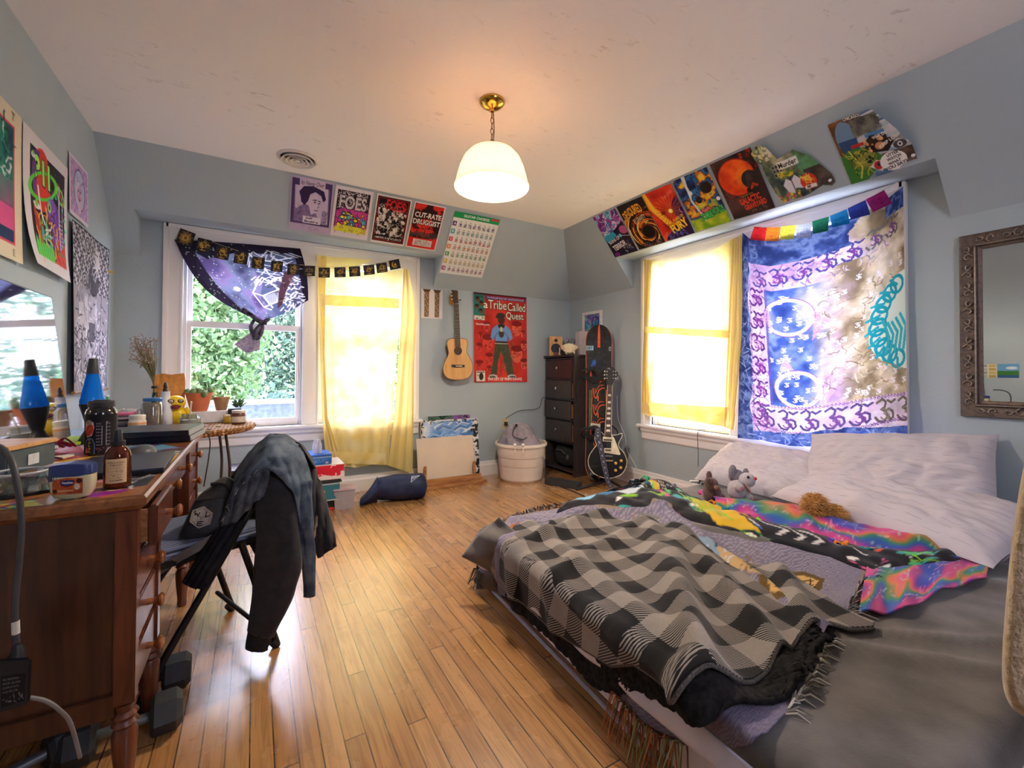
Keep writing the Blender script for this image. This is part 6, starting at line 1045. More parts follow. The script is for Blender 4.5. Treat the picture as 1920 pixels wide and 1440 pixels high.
sheet('label', p_lab(), lambda u, v: Vector((p.x+.0288*cos(jd+.05-1.0+1.6*u), p.y+.0288*sin(jd+.05-1.0+1.6*u), DT+.076-.062*v)), None, o)
p = at(137, 933, 'Z', DT); o = T('jelly_jar', 'clear petroleum jelly jar with a blue lid and red label', 'jar', p); vr = Vector((cos(-.28), sin(-.28), 0)); Mv = rotM(p, -.20) @ Matrix.Diagonal((.74, .74, 1, 1))
def sup(a, b_, z, n=40, e=3.2): return [(a*abs(cos(t))**(2/e)*(1 if cos(t) > 0 else -1), b_*abs(sin(t))**(2/e)*(1 if sin(t) > 0 else -1), z) for t in [2*pi*k/n for k in range(n)]]
MB(Mv).loft([sup(.028, .018, 0), sup(.043, .024, .004), sup(.053, .029, .018), sup(.0565, .031, .040), sup(.056, .031, .056)]).build('jar_body', M('c8bf9a', .25, var=.03, coat=.4), o)
def lidz(x): return .054+.010*(1-(x/.056)**2)
MB(Mv).loft([[(x, y, z0+(.006*(1-(x/.057)**2) if z0 > .06 else .008*(x/.057-.2) if z0 < .056 else 0)) for x, y, _ in sup(.0572*s, .0318*s, 0)] for z0, s in ((.052, 1), (.058, 1.0), (.074, 1), (.078, .97), (.079, .0))], cap=False).build('lid', M('27376e', .35, var=.05), o)
def p_vas(): c = CV(100, 56, 1.5, 'b4502c'); c.noise(5, 181, [(0, '8a3420'), (1, 'c86a3c')], .8); c.poly([(0, 0), (100, 0), (100, 6), (50, 2), (0, 8)], 'c8bf9a'); c.poly([(26, 10), (76, 10), (70, 28), (50, 33), (30, 28)], '6a2018'); c.ell(50, 19, 22, 9, '24346a'); c.text('Vaseline', 32, 15, 7, 'e8e4ea', w=36, bold=.02); c.rect(8, 42, 70, 47, 'd8b090', .7); c.ell(82, 33, 9, 10, 'c8b8a0'); c.ell(88, 14, 9, 8, '3a2018'); c.ell(10, 45, 8, 7, '4a2a18'); scrib(c, 20, 14, 8, 94, 54, 6, 1, ['d8926a', '6a2418'], 4, .6); return c
def vpos(u, v): x = -.038+.076*u; return Mv @ Vector((x, -.0312*(1-abs(x/.0565)**3.2)**(1/3.2)-.0006, .054-.040*v-.004*(2*u-1)*0))
sheet('label', p_vas(), vpos, None, o)
def slabthing(name, label, cat, px, z, h, m, part='body', bevel=.003, group=None):
    P = [at(x, y, 'Z', z) for x, y in px]; c = sum(P, Vector())/len(P); o = T(name, label, cat, (c.x, c.y, z), group); MB().prism([(q.x, q.y) for q in P], z, z+h).build(part, m, o, bevel=bevel); return o
o = T('laptop', 'closed matte black laptop in front of the game console', 'laptop', (-.36, 1.82, DT)); Ml = rotM((-.348, 1.815, DT), .04); MB(Ml).box(-.112, .112, -.165, .165, .001, .009).build('base', M('17181b', .4), o, bevel=.002); MB(Ml).box(-.113, .113, -.166, .166, .0095, .016).build('lid', M('2b3040', .28), o, bevel=.002)
CT = at(356, 829, 'Z', DT); o = T('game_console', 'slanted black game console with grey end on the desk', 'console', (CT.x-.13, CT.y+.14, DT)); Mc = rotM((CT.x, CT.y, DT), -.10)
for i, (z0, z1, s) in enumerate(((.004, .026, 0), (.030, .054, -.016))): MB(Mc).loft([[(x, y+s+dy, z) for x, y in ((-.275, 0), (-.002, 0), (-.002, .285), (-.275, .285))] for z, dy in ((z0, .012 if i == 0 else 0), (z1, 0 if i == 0 else -.012))]).build('half_shell', M('2a2c38', .3), o, bevel=.001); MB(Mc).loft([[(x, y+s+dy, z) for x, y in ((-.002, .002), (.001, .002), (.001, .283), (-.002, .283))] for z, dy in ((z0, .012 if i == 0 else 0), (z1, 0 if i == 0 else -.012))]).build('end_face', M('8c949a', .4), o, smooth=0)
p = at(268, 852, 'Z', DT); o = T('computer_mouse', 'dark grey rounded mouse behind the amber bottle', 'mouse', p); MB().ball((p.x, p.y, DT+.006), (.04, .05, .03), 24, 12).build('shell', M('4a4c50', .4), o)
p = at(12, 905, 'Z', DT); o = T('wood_topped_block', 'grey box with a pale wooden top at the left picture edge', 'box', (-.64, 1.80, DT)); Mw = rotM((-.60, 1.80, DT), -.25); MB(Mw).box(-.15, .055, -.09, .09, .02, .085).build('body', M('4c5658', .5), o, bevel=.003); MB(Mw).box(-.155, .060, -.095, .095, .086, .098).build('wooden_top', wood('c08c50', 'd4a468', 4, (10, 1, 1), .5), o, bevel=.002); MB(Mw).box(-.14, .03, -.06, .06, 0, .02).build('foot', wood('b8844a', 'cc9a5e', 4, (10, 1, 1), .5), o); MB(Mw).box(.056, .0575, -.02, .02, .035, .065).build('switch', M('d0d0ce', .4), o)
def clear_glass(nm, tint, k=.16):
    m, nt, n, l, bs = node_mat(nm); t = N(nt, 'BsdfTransparent'); t.inputs[0].default_value = (*lin(tint), 1); g = N(nt, 'BsdfGlossy'); g.inputs['Roughness'].default_value = .03; lw = N(nt, 'LayerWeight', i_Blend=.35); x = N(nt, 'MixShader'); l.new(math_(nt, 'ADD', math_(nt, 'MULTIPLY', lw.outputs['Facing'], .5), k*.4), x.inputs[0]); l.new(t.outputs[0], x.inputs[1]); l.new(g.outputs[0], x.inputs[2]); l.new(x.outputs[0], n['Material Output'].inputs[0]); return m
GLS = clear_glass('clear_glass', 'e8eef0'); p = at(37, 921, 'Z', DT+.008); o = T('glass_dish', 'small round clear glass dish standing on the black tablet', 'dish', (p.x, p.y, DT+.0085)); MB().lathe([(.002, 0), (.046, 0), (.048, .004), (.049, .048), (.046, .048), (.044, .010), (.002, .008)], 40, (p.x, p.y, DT+.0085)).build('dish_body', GLS, o); MB().lathe([(.049, .044), (.051, .047), (.049, .050), (.047, .047)], 40, (p.x, p.y, DT+.0085), False).build('rim', M('d8d8d8', .1, alpha=.7), o)
slabthing('tablet', 'black tablet under the glass dish near the desk edge', 'tablet', ((-60, 938), (6, 938), (128, 918), (120, 898), (-60, 900)), DT, .008, M('17181a', .2), bevel=.002)
slabthing('magazine', 'pink and red magazine lying under the straps', 'magazine', ((58, 862), (95, 866), (165, 855), (150, 838), (80, 842)), DT, .004, M('b04a5c', .45, var=.5, scale=60), bevel=.001)
slabthing('charger_box', 'lime green and grey gadget box beside the black jar', 'box', ((112, 833), (140, 836), (162, 831), (160, 822), (115, 824)), DT, .012, M('a8c828', .4), bevel=.002)
slabthing('card_packet', 'pale blue and white packet beside the black jar', 'packet', ((108, 825), (160, 820), (158, 806), (106, 812)), DT, .010, M('a8c4e0', .4, var=.25, scale=60), bevel=.001)
p = at(80, 848, 'Z', DT+.004); o = T('strap_bundle', 'crumpled dark red strap with a white barcode tag', 'strap', p)
q = MB(); 
for i in range(5): a = Vector(p)+Vector((-.035+.016*i, .01*sin(i*2), .006)); q.tube(bez([a, a+Vector((.03, .03*cos(i), .018+.006*i)), a+Vector((.06, -.02*sin(i*1.7), .008))], 6), .008, 8, flat=.25)
q.build('webbing', M('9a2440', .6, var=.3), o); MB(rotM(Vector(p)+Vector((.035, -.02, .022)), .4, .5)).box(-.011, .011, -.016, .016, 0, .001).build('tag', M('d8d4d4', .5), o)
slabthing('comb', 'pale curved plastic comb on the magazine', 'comb', ((100, 858), (118, 861), (140, 855), (138, 851), (116, 856)), DT+.005, .005, M('d8c8a8', .4), bevel=.001); p = at(66, 862, 'Z', DT+.004); MB().ball(p+Vector((0, 0, .009)), (.014, .01, .009)).build('hair_clip', M('e0545c', .4), label='small coral hair clip at the magazine edge', cat='clip')
# cable and power adapter hanging at the desk end
MB().tube(bez([at(-30, 832, 'Y', 1.42), at(0, 838, 'Y', 1.35), at(20, 862, 'Y', 1.30), at(32, 905, 'Y', 1.28), at(40, 975, 'Y', 1.28), at(37, 1040, 'Y', 1.28), at(30, 1110, 'Y', 1.28), at(28, 1160, 'Y', 1.28), at(32, 1215, 'Y', 1.28)], 8), .0055, 10).build('power_cable', M('3f3d3e', .45), label='thick dark grey power cable hanging down the desk end', cat='cable')
o = T('power_adapter', 'black power adapter brick hanging at the left picture edge', 'adapter', at(20, 1300, 'Y', 1.28)); AY = 1.262
slab([(-30, 1238), (60, 1232), (56, 1318), (-30, 1345)], lambda x, y, f=0: at(x, y, 'Y', 1.25-f), 0, -.035).build('brick', M('1d1c1c', .5), o, bevel=.004); MB().tube([at(32, 1208, 'Y', 1.268), at(34, 1222, 'Y', 1.268), at(30, 1238, 'Y', 1.268)], [.006, .011, .016], 12).build('strain_relief', BLK, o); MB().tube([at(29, 1165, 'Y', 1.279), at(30, 1188, 'Y', 1.279)], .0064, 10).build('barcode_tag', M('c8c4bc', .6), o)
def p_adp(): c = CV(60, 60, 1.2, '201e1e'); [c.text(t, 4, 6+i*8, 4, '8a8684', w=w) for i, (t, w) in enumerate((('AC ADAPTER', 40), ('INPUT 100-240V', 44), ('OUTPUT 19.5V', 40), ('MADE IN CHINA', 38)))]; scrib(c, 20, 4, 40, 54, 54, 6, 1, ['8a8684'], 3); return c
sheet('print', p_adp(), [at(x, y, 'Y', 1.2495) for x, y in ((2, 1268), (48, 1262), (46, 1314), (2, 1328))], None, o)
MB().tube(bez([at(56, 1308, 'Y', 1.27), at(85, 1314, 'Y', 1.27), at(110, 1330, 'Y', 1.28), at(132, 1356, 'Y', 1.3), at(150, 1420, 'Y', 1.33)], 6), .004, 8).build('mains_cord', M('7a7674', .5), label='thin light grey cord running from the adapter to the floor', cat='cord')
# ---------------------------------------------------------------- dumbbells and bits below
HX = M('2b2d2f', .6); HM = M('6f7478', .4, .6)
for i, (x, y, rz, lb) in enumerate(((-.30, 1.60, .12, 'hexagonal black dumbbell on the floor, nearest the desk foot'), (-.30, 1.80, .05, 'hexagonal black dumbbell on the floor behind the nearest one'), (-.50, 1.56, .5, 'hexagonal black dumbbell under the desk end'))):
    o = T('dumbbell', lb, 'dumbbell', (x, y, 0), 'dumbbells by the desk'); Md = rotM((x, y, .052), rz); q = MB(Md)
    MB(Md).tube([(-.07, 0, 0), (.07, 0, 0)], .014, 12).build('handle', HM, o)
    for s in (-1, 1): MB(Md).loft([[(s*xx, .06*k*cos(t), .052*k*sin(t)*1.0) for t in [pi/6*0+pi/3*j for j in range(6)]] for xx, k in ((.055, .75), (.065, 1), (.115, 1), (.13, .72))]).build('head', HX, o, smooth=0)
pbox('green_box', 'small green box on the floor under the desk', 'box', -.52, -.40, 2.42, 2.6, 0, .07, M('2f6a5a', .5))
# ---------------------------------------------------------------- wicker table and what stands on it
TZ = .70; tcx, tcy, tr = -.335, 3.27, .335
def wick(nt):
    p_ = obj_xyz(nt); w1 = N(nt, 'TexWave', i_Scale=16.0, i_Distortion=1.0); nt.links.new(p_, w1.inputs[0]); w2 = N(nt, 'TexWave', i_Scale=15.0, i_Distortion=.6, bands_direction='Y'); nt.links.new(p_, w2.inputs[0]); return ramp(nt, math_(nt, 'MULTIPLY', w1.outputs['Fac'], w2.outputs['Fac']), [(.02, lin('7a5636')), (.3, lin('a5794c')), (.9, lin('c9a274'))])
WK = cloth_mat('wicker', wick, .6, bsc=90, bst=.4); o = T('wicker_table', 'small round wicker table with thin metal legs beside the desk', 'table', (tcx, tcy, 0)); q = MB(); q.lathe([(.002, TZ-.03), (tr-.02, TZ-.035), (tr, TZ-.022), (tr+.008, TZ-.006), (tr+.002, TZ+.004), (tr-.018, TZ+.002), (tr-.024, TZ), (.002, TZ)], 64, (tcx, tcy, 0)).build('tray', WK, o)
q = MB(); [q.tube([(tcx+(tr+.002+.006*cos(k*1.3))*cos(k*.0655), tcy+(tr+.002+.006*cos(k*1.3))*sin(k*.0655), TZ-.012+.012*sin(k*1.3)) for k in range(97)], .0055, 6)]; q.build('braided_rim', WK, o)
for a in (-1.55, -.55, .9, 2.6): MB().tube(bez([(tcx+.22*cos(a), tcy+.22*sin(a), TZ-.03), (tcx+.25*cos(a), tcy+.25*sin(a), .45), (tcx+.24*cos(a), tcy+.24*sin(a), .2), (tcx+.29*cos(a), tcy+.29*sin(a), .005)], 6), .008, 8).build('leg', M('4a3f3a', .4, .5), o)
TT_ = TZ+.0015
def on(x, y): p_ = at(x, y, 'Z', TT_); return Vector((p_.x, p_.y, TT_))
def jar(name, label, cat, p, prof, m, part='jar_body', extra=(), n=28, group=None):
    o = T(name, label, cat, p, group); MB().lathe(prof, n, p).build(part, m, o)
    for nm, pr_, mm in extra: MB().lathe(pr_, n, p).build(nm, mm, o)
    return o
p = Vector((-.635, 3.15, TT_)); g_ = 'cases stacked on the wicker table'
for i in range(10): w = .062+.006*nz(i*3.1, 1); MB(rotM((p.x+.006*nz(i, 2), p.y+.006*nz(i, 5), TT_+i*.0105), .1*nz(i, 9))).box(-w, w, -w, w, 0, .0098).build('disc_case', M(['8a7a5a', '4a4a50', 'c8b8c0', '3a3440', '6a6a72', '9a8a8a', '2f2a30', 'b8a0a8', '5a5a60', 'c85a7a'][i], .35), label=('pink disc case on top of the stack on the wicker table' if i == 9 else 'thin disc case within the stack on the wicker table'), cat='case', group=g_, bevel=.001)
jar('pill_bottle', 'white pill bottle with an orange edged label and green dot', 'bottle', on(257, 812), [(.002, 0), (.036, 0), (.038, .004), (.038, .066), (.032, .074), (.002, .075)], M('d8ccb8', .4, var=.04), extra=(('lid', [(.035, .074), (.036, .078), (.036, .094), (.033, .097), (.002, .097)], M('dcd4c4', .4)), ('label', [(.0384, .010), (.0386, .012), (.0386, .054), (.0384, .056)], M('b8a894', .5, var=.1)), ('label_band', [(.0387, .050), (.0389, .052), (.0389, .056), (.0387, .058)], M('d88a4a', .5))))
jar('pill_bottle', 'white capped bottle behind the labelled pill bottle', 'bottle', Vector((-.615, 3.30, TT_)), [(.002, 0), (.034, 0), (.034, .080), (.002, .084)], M('ccc8c4', .4), extra=(('lid', [(.034, .082), (.035, .085), (.035, .112), (.002, .114)], M('d8d4d4', .4)),))
p = on(285, 802); jar('mason_jar', 'glass jar of brown grains with a blue lid and paper tag', 'jar', p, [(.002, 0), (.047, 0), (.051, .006), (.051, .128), (.046, .142), (.040, .148), (.002, .148)], M('8c7a68', .3, var=.25, scale=70), extra=(('glass', [(.052, .002), (.0525, .128), (.047, .144), (.042, .15), (.042, .162)], GLS), ('lid', [(.044, .156), (.045, .158), (.045, .172), (.042, .175), (.002, .175)], M('2a6aa0', .4))))
p = on(306, 800); jar('spray_bottle', 'white plastic spray bottle with a black nozzle on the wicker table', 'bottle', p+Vector((0, .06, 0)), [(.002, 0), (.036, 0), (.037, .004), (.037, .130), (.024, .165), (.022, .205), (.024, .208), (.002, .208)], M('d8dce8', .35, var=.03), extra=(('nozzle', [(.014, .208), (.014, .222), (.010, .228), (.012, .240), (.006, .262), (.002, .264)], M('242022', .4)),))
jar('pump_bottle', 'green pump bottle behind the black measuring jar', 'bottle', Vector((-.70, 3.22, TT_)), [(.002, 0), (.028, 0), (.028, .11), (.022, .122), (.002, .124)], M('b8c8d8', .3), extra=(('collar', [(.020, .122), (.020, .165), (.006, .167), (.006, .195), (.002, .196)], M('3fae54', .4)), ('pump_head', [(.010, .190), (.010, .200), (.002, .201)], M('e0e4e8', .4))))
# dried bouquet
p = Vector((-.53, 3.45, TT_)); o = T('dried_bouquet', 'bunch of dried pink flowers tied with black string in a slim bottle', 'flowers', p); MB().lathe([(.002, 0), (.030, 0), (.030, .10), (.014, .14), (.014, .20), (.012, .20), (.012, .1), (.002, .02)], 20, p).build('vase', clear_glass('green_glass', '8aa890'), o)
st = MB(); fl = MB(); g = random.Random(6)
for i in range(60):
    a = g.uniform(0, 6.28); r = g.random()**.7*.07; h = .37+g.random()*.16; tip = p+Vector((r*cos(a)-.055, r*sin(a)*.8, h)); st.tube(bez([p+Vector((g.uniform(-.008, .008), g.uniform(-.008, .008), .1)), p+Vector((-.004, 0, .24)), p+Vector((r*.5*cos(a)-.025, r*.5*sin(a), .36)), tip], 4), .0014, 4)
    for k in range(5): fl.ball(tip+Vector((g.gauss(0, .010), g.gauss(0, .010), g.gauss(0, .012))), g.uniform(.0028, .0055), 6, 4)
st.build('stems', M('77724e', .9, var=.3), o, kind='stuff'); fl.build('blossoms', M('a08a80', .9, var=.4, scale=90), o, kind='stuff'); MB().lathe([(.016, .225), (.017, .23), (.016, .24)], 12, p, False).build('tie', BLK, o)
jar('flower_pot', 'small navy pot of tiny pale blossoms beside the disc cases', 'pot', Vector((-.66, 3.33, TT_)), [(.002, 0), (.028, 0), (.036, .075), (.034, .078), (.002, .07)], M('23263c', .4)); o = [q for q in COL.objects if q.name == 'flower_pot'][0]; q = MB(); [q.ball((-.66+g.gauss(0, .022), 3.33+g.gauss(0, .022), TT_+.09+g.gauss(0, .012)), .007, 6, 4) for _ in range(46)]; q.build('blossoms', M('d8c8b0', .9, var=.3, scale=120), o, kind='stuff')
# yellow rubber figure, envelope, glasses, candle
p = on(331, 797)+Vector((0, .03, 0)); o = T('rubber_toy', 'yellow rubber bird toy with ringed eyes and puckered red lips', 'toy', p); YL = M('e6c41f', .35, var=.06); ty = rotM(p, .15)
q = MB(ty); q.ball((0, 0, .055), (.046, .042, .058), 20, 14); q.ball((-.012, -.004, .138), (.054, .046, .044), 24, 14); q.tube([(0, 0, .09), (-.008, 0, .12)], .034, 16); q.tube([(.036, 0, .10), (.062, .0, .05), (.058, -.01, .01)], [.016, .020, .012], 10); q.build('body', YL, o, smooth=180)
for s, x in ((.016, -.034), (.014, .014)): MB(ty).ball((x, -.045, .148), (s*1.2, .008, s*.85)).build('eye_ring', M('5a3a2c', .5), o); MB(ty).ball((x, -.050, .149), (s*.62, .007, s*.5)).build('eye', M('e8e0d0', .3), o); MB(ty).ball((x, -.0555, .149), (s*.25, .004, s*.25)).build('pupil', BLK, o)
MB(ty).ball((-.010, -.048, .116), (.026, .014, .010)).ball((-.010, -.048, .107), (.022, .014, .009)).build('lips', M('7c2638', .35), o)
q_ = [at(289, 703, 'Y', 3.58), at(347, 701, 'Y', 3.58), at(343, 760, 'Y', 3.57), at(291, 765, 'Y', 3.57)]; o = T('padded_envelope', 'brown kraft padded envelope standing behind the yellow toy', 'envelope', (-.50, 3.58, TT_)); MB().grid(lambda u, v: (q_[0]*(1-u)+q_[1]*u)*(1-v)+Vector(((q_[3]*(1-u)+q_[2]*u).x, 3.585, TT_))*v+Vector((0, -.02*sin(pi*u)*sin(pi*v)-.004*nz(u*7, v*7), .004*sin(7*u)*(1-v))), 24, 24, .02).build('envelope_body', M('c8863c', .65, var=.15, bmp=.3, bscale=50), o)
gl_ = GLS; 
for i, x in enumerate((321, 331)): jar('shot_glass', ('narrow glass jar beside the white spray bottle' if i == 0 else 'narrow glass jar touching the candle jar'), 'glass', on(x, 797)+Vector((.0, .03, 0)), [(.002, 0), (.016, 0), (.016, .10), (.014, .102), (.013, .10), (.013, .004), (.002, .003)], gl_, 'glass_body', extra=(('contents', [(.002, .004), (.0125, .004), (.0125, .07), (.002, .07)], M('c8b04a', .4, var=.3, scale=90)),))
p = on(356, 799); jar('candle_jar', 'glass candle jar with pale wax in front of the terracotta pot', 'candle', p, [(.002, 0), (.050, 0), (.054, .005), (.054, .050), (.044, .060), (.042, .074), (.040, .074), (.042, .058), (.051, .048), (.051, .008), (.002, .006)], GLS, 'glass', extra=(('wax', [(.002, .006), (.050, .007), (.050, .040), (.002, .040)], M('e6d8c4', .5, var=.03)),))
MB(rotM(p+Vector((-.004, -.01, .002)), .3, .35)).box(-.004, .004, -.004, .004, .04, .16).build('incense_stick', M('e8d8c0', .5), label='pale stick standing in the candle jar', cat='stick')
# plants
pbox('white_riser', 'low white box under the terracotta pot', 'box', -.46, -.13, 3.44, 3.62, TT_, TT_+.072, M('dcdade', .5))
RZ = TT_+.073; TC = M('c8714a', .7, var=.1, scale=12)
def pot(name, label, p, r0, r1, h, m, rim=.008): return jar(name, label, 'plant pot', p, [(.002, 0), (r0*.9, 0), (r1*.9, h), (r1*.9+rim*.3, h+.001), (r1*.9-.006, h+.001), (r1*.9-.012, h-.015), (.002, h-.015)], m, 'pot_body')
p = at(373, 766, 'Y', 3.53); p = Vector((p.x, 3.53, RZ)); o = pot('cactus_pot', 'orange terracotta pot holding a knobbly green cactus', p, .052, .084, .118, TC); MB().lathe([(.002, .104), (.066, .104)], 24, p).build('soil', M('c8bcae', .95, var=.3, scale=90), o); q = MB()
for i in range(11): a = i*2.4; r = .012*i**.62; q.ball(p+Vector((r*1.5*cos(a), r*1.5*sin(a), .118+.012*sin(i))), (.018, .017, .022), 10, 8)
q.build('cactus', M('6f8a5c', .7, var=.35, scale=70, bmp=.6, bscale=90), o, smooth=180)
p = at(415, 768, 'Y', 3.56); p = Vector((p.x, 3.56, RZ)); pot('clay_pot', 'empty brown clay pot behind the succulent', p, .034, .055, .085, M('9a7450', .8, var=.15))
p = at(440, 775, 'Y', 3.46); p = Vector((p.x, 3.46, TT_)); o = T('succulent', 'green leafy succulent in a square black pot', 'plant', p); MB().loft([[(p.x+x*w, p.y+y*w, TT_+z) for x, y in ((-1, -1), (1, -1), (1, 1), (-1, 1))] for w, z in ((.026, 0), (.038, .085))]).build('pot', M('2a2422', .6), o, bevel=.002); q = MB()
for i in range(30):
    a = i*2.4; l = .022+.028*g.random(); t = .35+g.random()*.7; e = p+Vector((.014*cos(a)+.02, .014*sin(a), .092+.012*(i % 3))); q.tube([e, e+Vector((l*.55*cos(a)*t, l*.55*sin(a)*t, l*.5)), e+Vector((l*1.2*cos(a)*t, l*1.2*sin(a)*t, l*.8))], [.004, .0095, .001], 8, flat=.4)
q.build('leaves', M('4f7a50', .5, var=.3, scale=60), o, smooth=180)
jar('spread_jar', 'small jar of brown spread with a white lid and label', 'jar', on(447, 795)+Vector((0, .02, 0)), [(.002, 0), (.036, 0), (.040, .006), (.040, .062), (.034, .072), (.002, .073)], M('6a4030', .3), extra=(('label', [(.0404, .012), (.0406, .014), (.0406, .046), (.0404, .048)], M('cfc4b4', .5, var=.15, scale=80)), ('lid', [(.036, .070), (.037, .072), (.037, .086), (.002, .087)], M('e0dcd8', .4))))
jar('honey_jar', 'tiny jar of yellow oil with a pale lid', 'jar', on(425, 793)+Vector((0, .01, 0)), [(.002, 0), (.019, 0), (.021, .004), (.021, .034), (.017, .040), (.002, .04)], M('d8b020', .15, var=.05), extra=(('lid', [(.019, .040), (.020, .042), (.020, .052), (.002, .053)], M('d0c4a4', .4)),))
for i, (a, c_, r, k, lb) in enumerate((((372, 781), (415, 783), .006, 'd8b85a', 'yellow marker pen behind the tiny oil jar'), ((374, 787), (416, 788), .006, 'c85a5a', 'red and grey pen lying on the wicker table'), ((376, 791), (420, 791), .005, '8a8a98', 'grey pen lying nearest the table rim'))): MB().tube([on(*a)+Vector((0, 0, r)), on(*c_)+Vector((0, 0, r))], r, 8).build('pen', M(k, .4), label=lb, cat='pen', group='pens on the wicker table')
for i, (x, y, w, k, lb) in enumerate(((345, 806, .022, 'd8a890', 'pink scrunched hair tie on the wicker table'), (352, 808, .012, 'e0d0b8', 'small cream shell on the wicker table'), (383, 800, .02, 'b8b0ac', 'folded grey paper scrap on the wicker table'), (410, 800, .016, 'd8c088', 'yellow wooden bead on the wicker table'), (375, 806, .018, '4a4a52', 'dark eraser on the wicker table'), (392, 806, .014, '9a8f94', 'small grey stone on the wicker table'))): p = on(x, y); MB().ball(p+Vector((0, 0, w*.32)), (w, w*.6, w*.33), 10, 6).build(lb.split()[-5] if False else ['hair_tie', 'shell', 'paper_scrap', 'bead', 'eraser', 'stone'][i], M(k, .6), label=lb, cat=['hair tie', 'shell', 'paper', 'bead', 'eraser', 'stone'][i])
MB().tube(bez([at(372, 808, 'Y', 2.80), at(388, 812, 'Y', 2.86), at(394, 830, 'Y', 2.9), at(391, 860, 'Y', 2.9), at(386, 890, 'Y', 2.9), at(382, 912, 'Y', 2.9)], 6), .003, 6).build('cord', BLK, parent=bpy.data.objects['game_console'])
# ================================================================ chair with clothes
f_ = Vector((-.925, -.38, 0)); s_ = Vector((.38, -.925, 0)); Rn = Vector((.085, 1.885, 0)); Fn = Rn+f_*.42; UP = Vector((0, 0, 1)); Tn = Fn-f_*.42+UP*.70
o = T('folding_chair', 'black folding chair with a striped padded seat, clothes over its back', 'chair', Rn+f_*.21-s_*.2); BT = M('1f1c1b', .35, .4)
for k, nm in ((0, 'near'), (.41, 'far')):
    a = -s_*k; MB().tube([Fn+a+UP*.008, Tn-s_*min(k, .24)], .0115, 10).build('leg', BT, o); MB().tube([Rn+a+UP*.008+f_*0, Rn+a+f_*.13+UP*.43], .0115, 10).build('leg', BT, o); MB().tube([Fn+a+UP*.002, Fn+a+UP*.03-f_*.018], .014, 10).build('rubber_foot', BLKR, o); MB().tube([Rn+a+UP*.002, Rn+a+UP*.03+f_*.02], .014, 10).build('rubber_foot', BLKR, o)
b = MB(); b.tube([Rn+UP*.10+f_*.06, Rn+UP*.10+f_*.06-s_*.41], .008, 8); b.build('crossbar', BT, o); MB().tube([Tn, Tn-s_*.24], .0115, 10).build('top_bar', BT, o)
sc_ = Rn+f_*.225-s_*.205
def stripes(nt):
    p_ = obj_xyz(nt); d = N(nt, 'VectorMath', operation='DOT_PRODUCT'); nt.links.new(p_, d.inputs[0]); d.inputs[1].default_value = s_; return mixc(nt, math_(nt, 'GREATER_THAN', math_(nt, 'FRACT', math_(nt, 'MULTIPLY', d.outputs['Value'], 62.0)), .5), lin('343846'), lin('8088a0'))
Ms = frame(sc_, f_, -s_, UP); MB(Ms).box(-.205, .205, -.19, .19, .425, .462).build('seat', cloth_mat('striped_seat', stripes, .85), o, bevel=.016, seg=3); MB(Ms).box(-.2, .2, -.192, .192, .405, .425).build('seat_pan', BT, o, bevel=.004)
bt = (Tn-Fn).normalized(); Mb = frame(Tn-bt*.16-s_*.12, -s_, bt, (-s_).cross(bt)); MB(Mb).box(-.10, .10, -.10, .08, -.014, .014).build('backrest', cloth_mat('black_vinyl', const('222224'), .6), o, bevel=.01)
# backpack on the seat
def dp(x, y, d): return CAM+ray(x, y)*d
bo = zp(270, 880, 7.2, (435, 940), (450, 860), (520, 720), (590, 560), (650, 430), (760, 300), (900, 200), (960, 130), (1080, 70), (1180, 95), (1235, 180), (1225, 350), (1190, 560), (1110, 740), (1000, 880), (860, 960), (620, 1000), (480, 985)); FP = onp(dp(378, 965, 1.535), (dp(378, 965, 1.535)-CAM)*-1+Vector((-.25, 0, .35)))
o = T('backpack', 'black backpack with a grey hexagon emblem lying on the folding chair', 'bag', sc_+UP*.463); BP = M('1a191a', .55, var=.2, bmp=.2, bscale=70, sheen=.2)
bc = Vector((0, 0, 0)); P2 = [(p_.x, p_.y) for p_ in bez([(*p_, 0) for p_ in bo+bo[:1]], 3)[:-1]]; mx = sum(p_[0] for p_ in P2)/len(P2); my = sum(p_[1] for p_ in P2)/len(P2)
MB().loft([[FP(mx+(x-mx)*k, my+(y-my)*k, off) for x, y in P2] for k, off in ((.70, -.15), (.92, -.135), (1.0, -.10), (1.0, -.04), (.95, -.012), (.80, .0), (.4, .004), (.05, .004))]).build('bag_body', BP, o, smooth=180)
MB().tube([FP(x, y, .004) for x, y in zp(270, 880, 7.2, (690, 425), (820, 400), (960, 385), (1120, 380))], .004, 6).build('zip', M('2c2a2b', .4), o); MB().tube(bez([FP(x, y, .006) for x, y in zp(270, 880, 7.2, (900, 210), (1000, 190), (1110, 210), (1170, 280))], 5), .006, 6).build('handle', BLKR, o)
def p_wle():
    c = CV(100, 100, 1.4, '1a191a'); H = [(50, 2), (92, 26), (92, 74), (50, 98), (8, 74), (8, 26)]; c.poly(H, 'a39a90')
    for k in (.86, .76): Q = [(50+(x-50)*k, 50+(y-50)*k) for x, y in H]; c.line(Q+Q[:1], 1.2, '5a544e')
    for P in ([(50, 52), (92, 28)], [(50, 52), (8, 28)], [(50, 52), (50, 98)]): c.line(P, 1.6, '5a544e'); c.line([(P[0][0]+3, P[0][1]+3), (P[1][0]+3, P[1][1]+3)], 1, '5a544e')
    c.line([(20, 26), (24, 44), (30, 36), (35, 48), (40, 32)], 4, '1a191a'); c.line([(66, 24), (66, 46), (80, 40)], 4, '1a191a'); c.line([(62, 66), (42, 70), (42, 86), (62, 82)], 4, '1a191a'); c.line([(42, 78), (58, 75)], 4, '1a191a'); return c
hx = zp(270, 880, 7.2, (620, 560), (890, 490), (930, 760), (620, 830)); hx = zp(270, 880, 7.2, (650, 470), (985, 520), (900, 830), (570, 790))
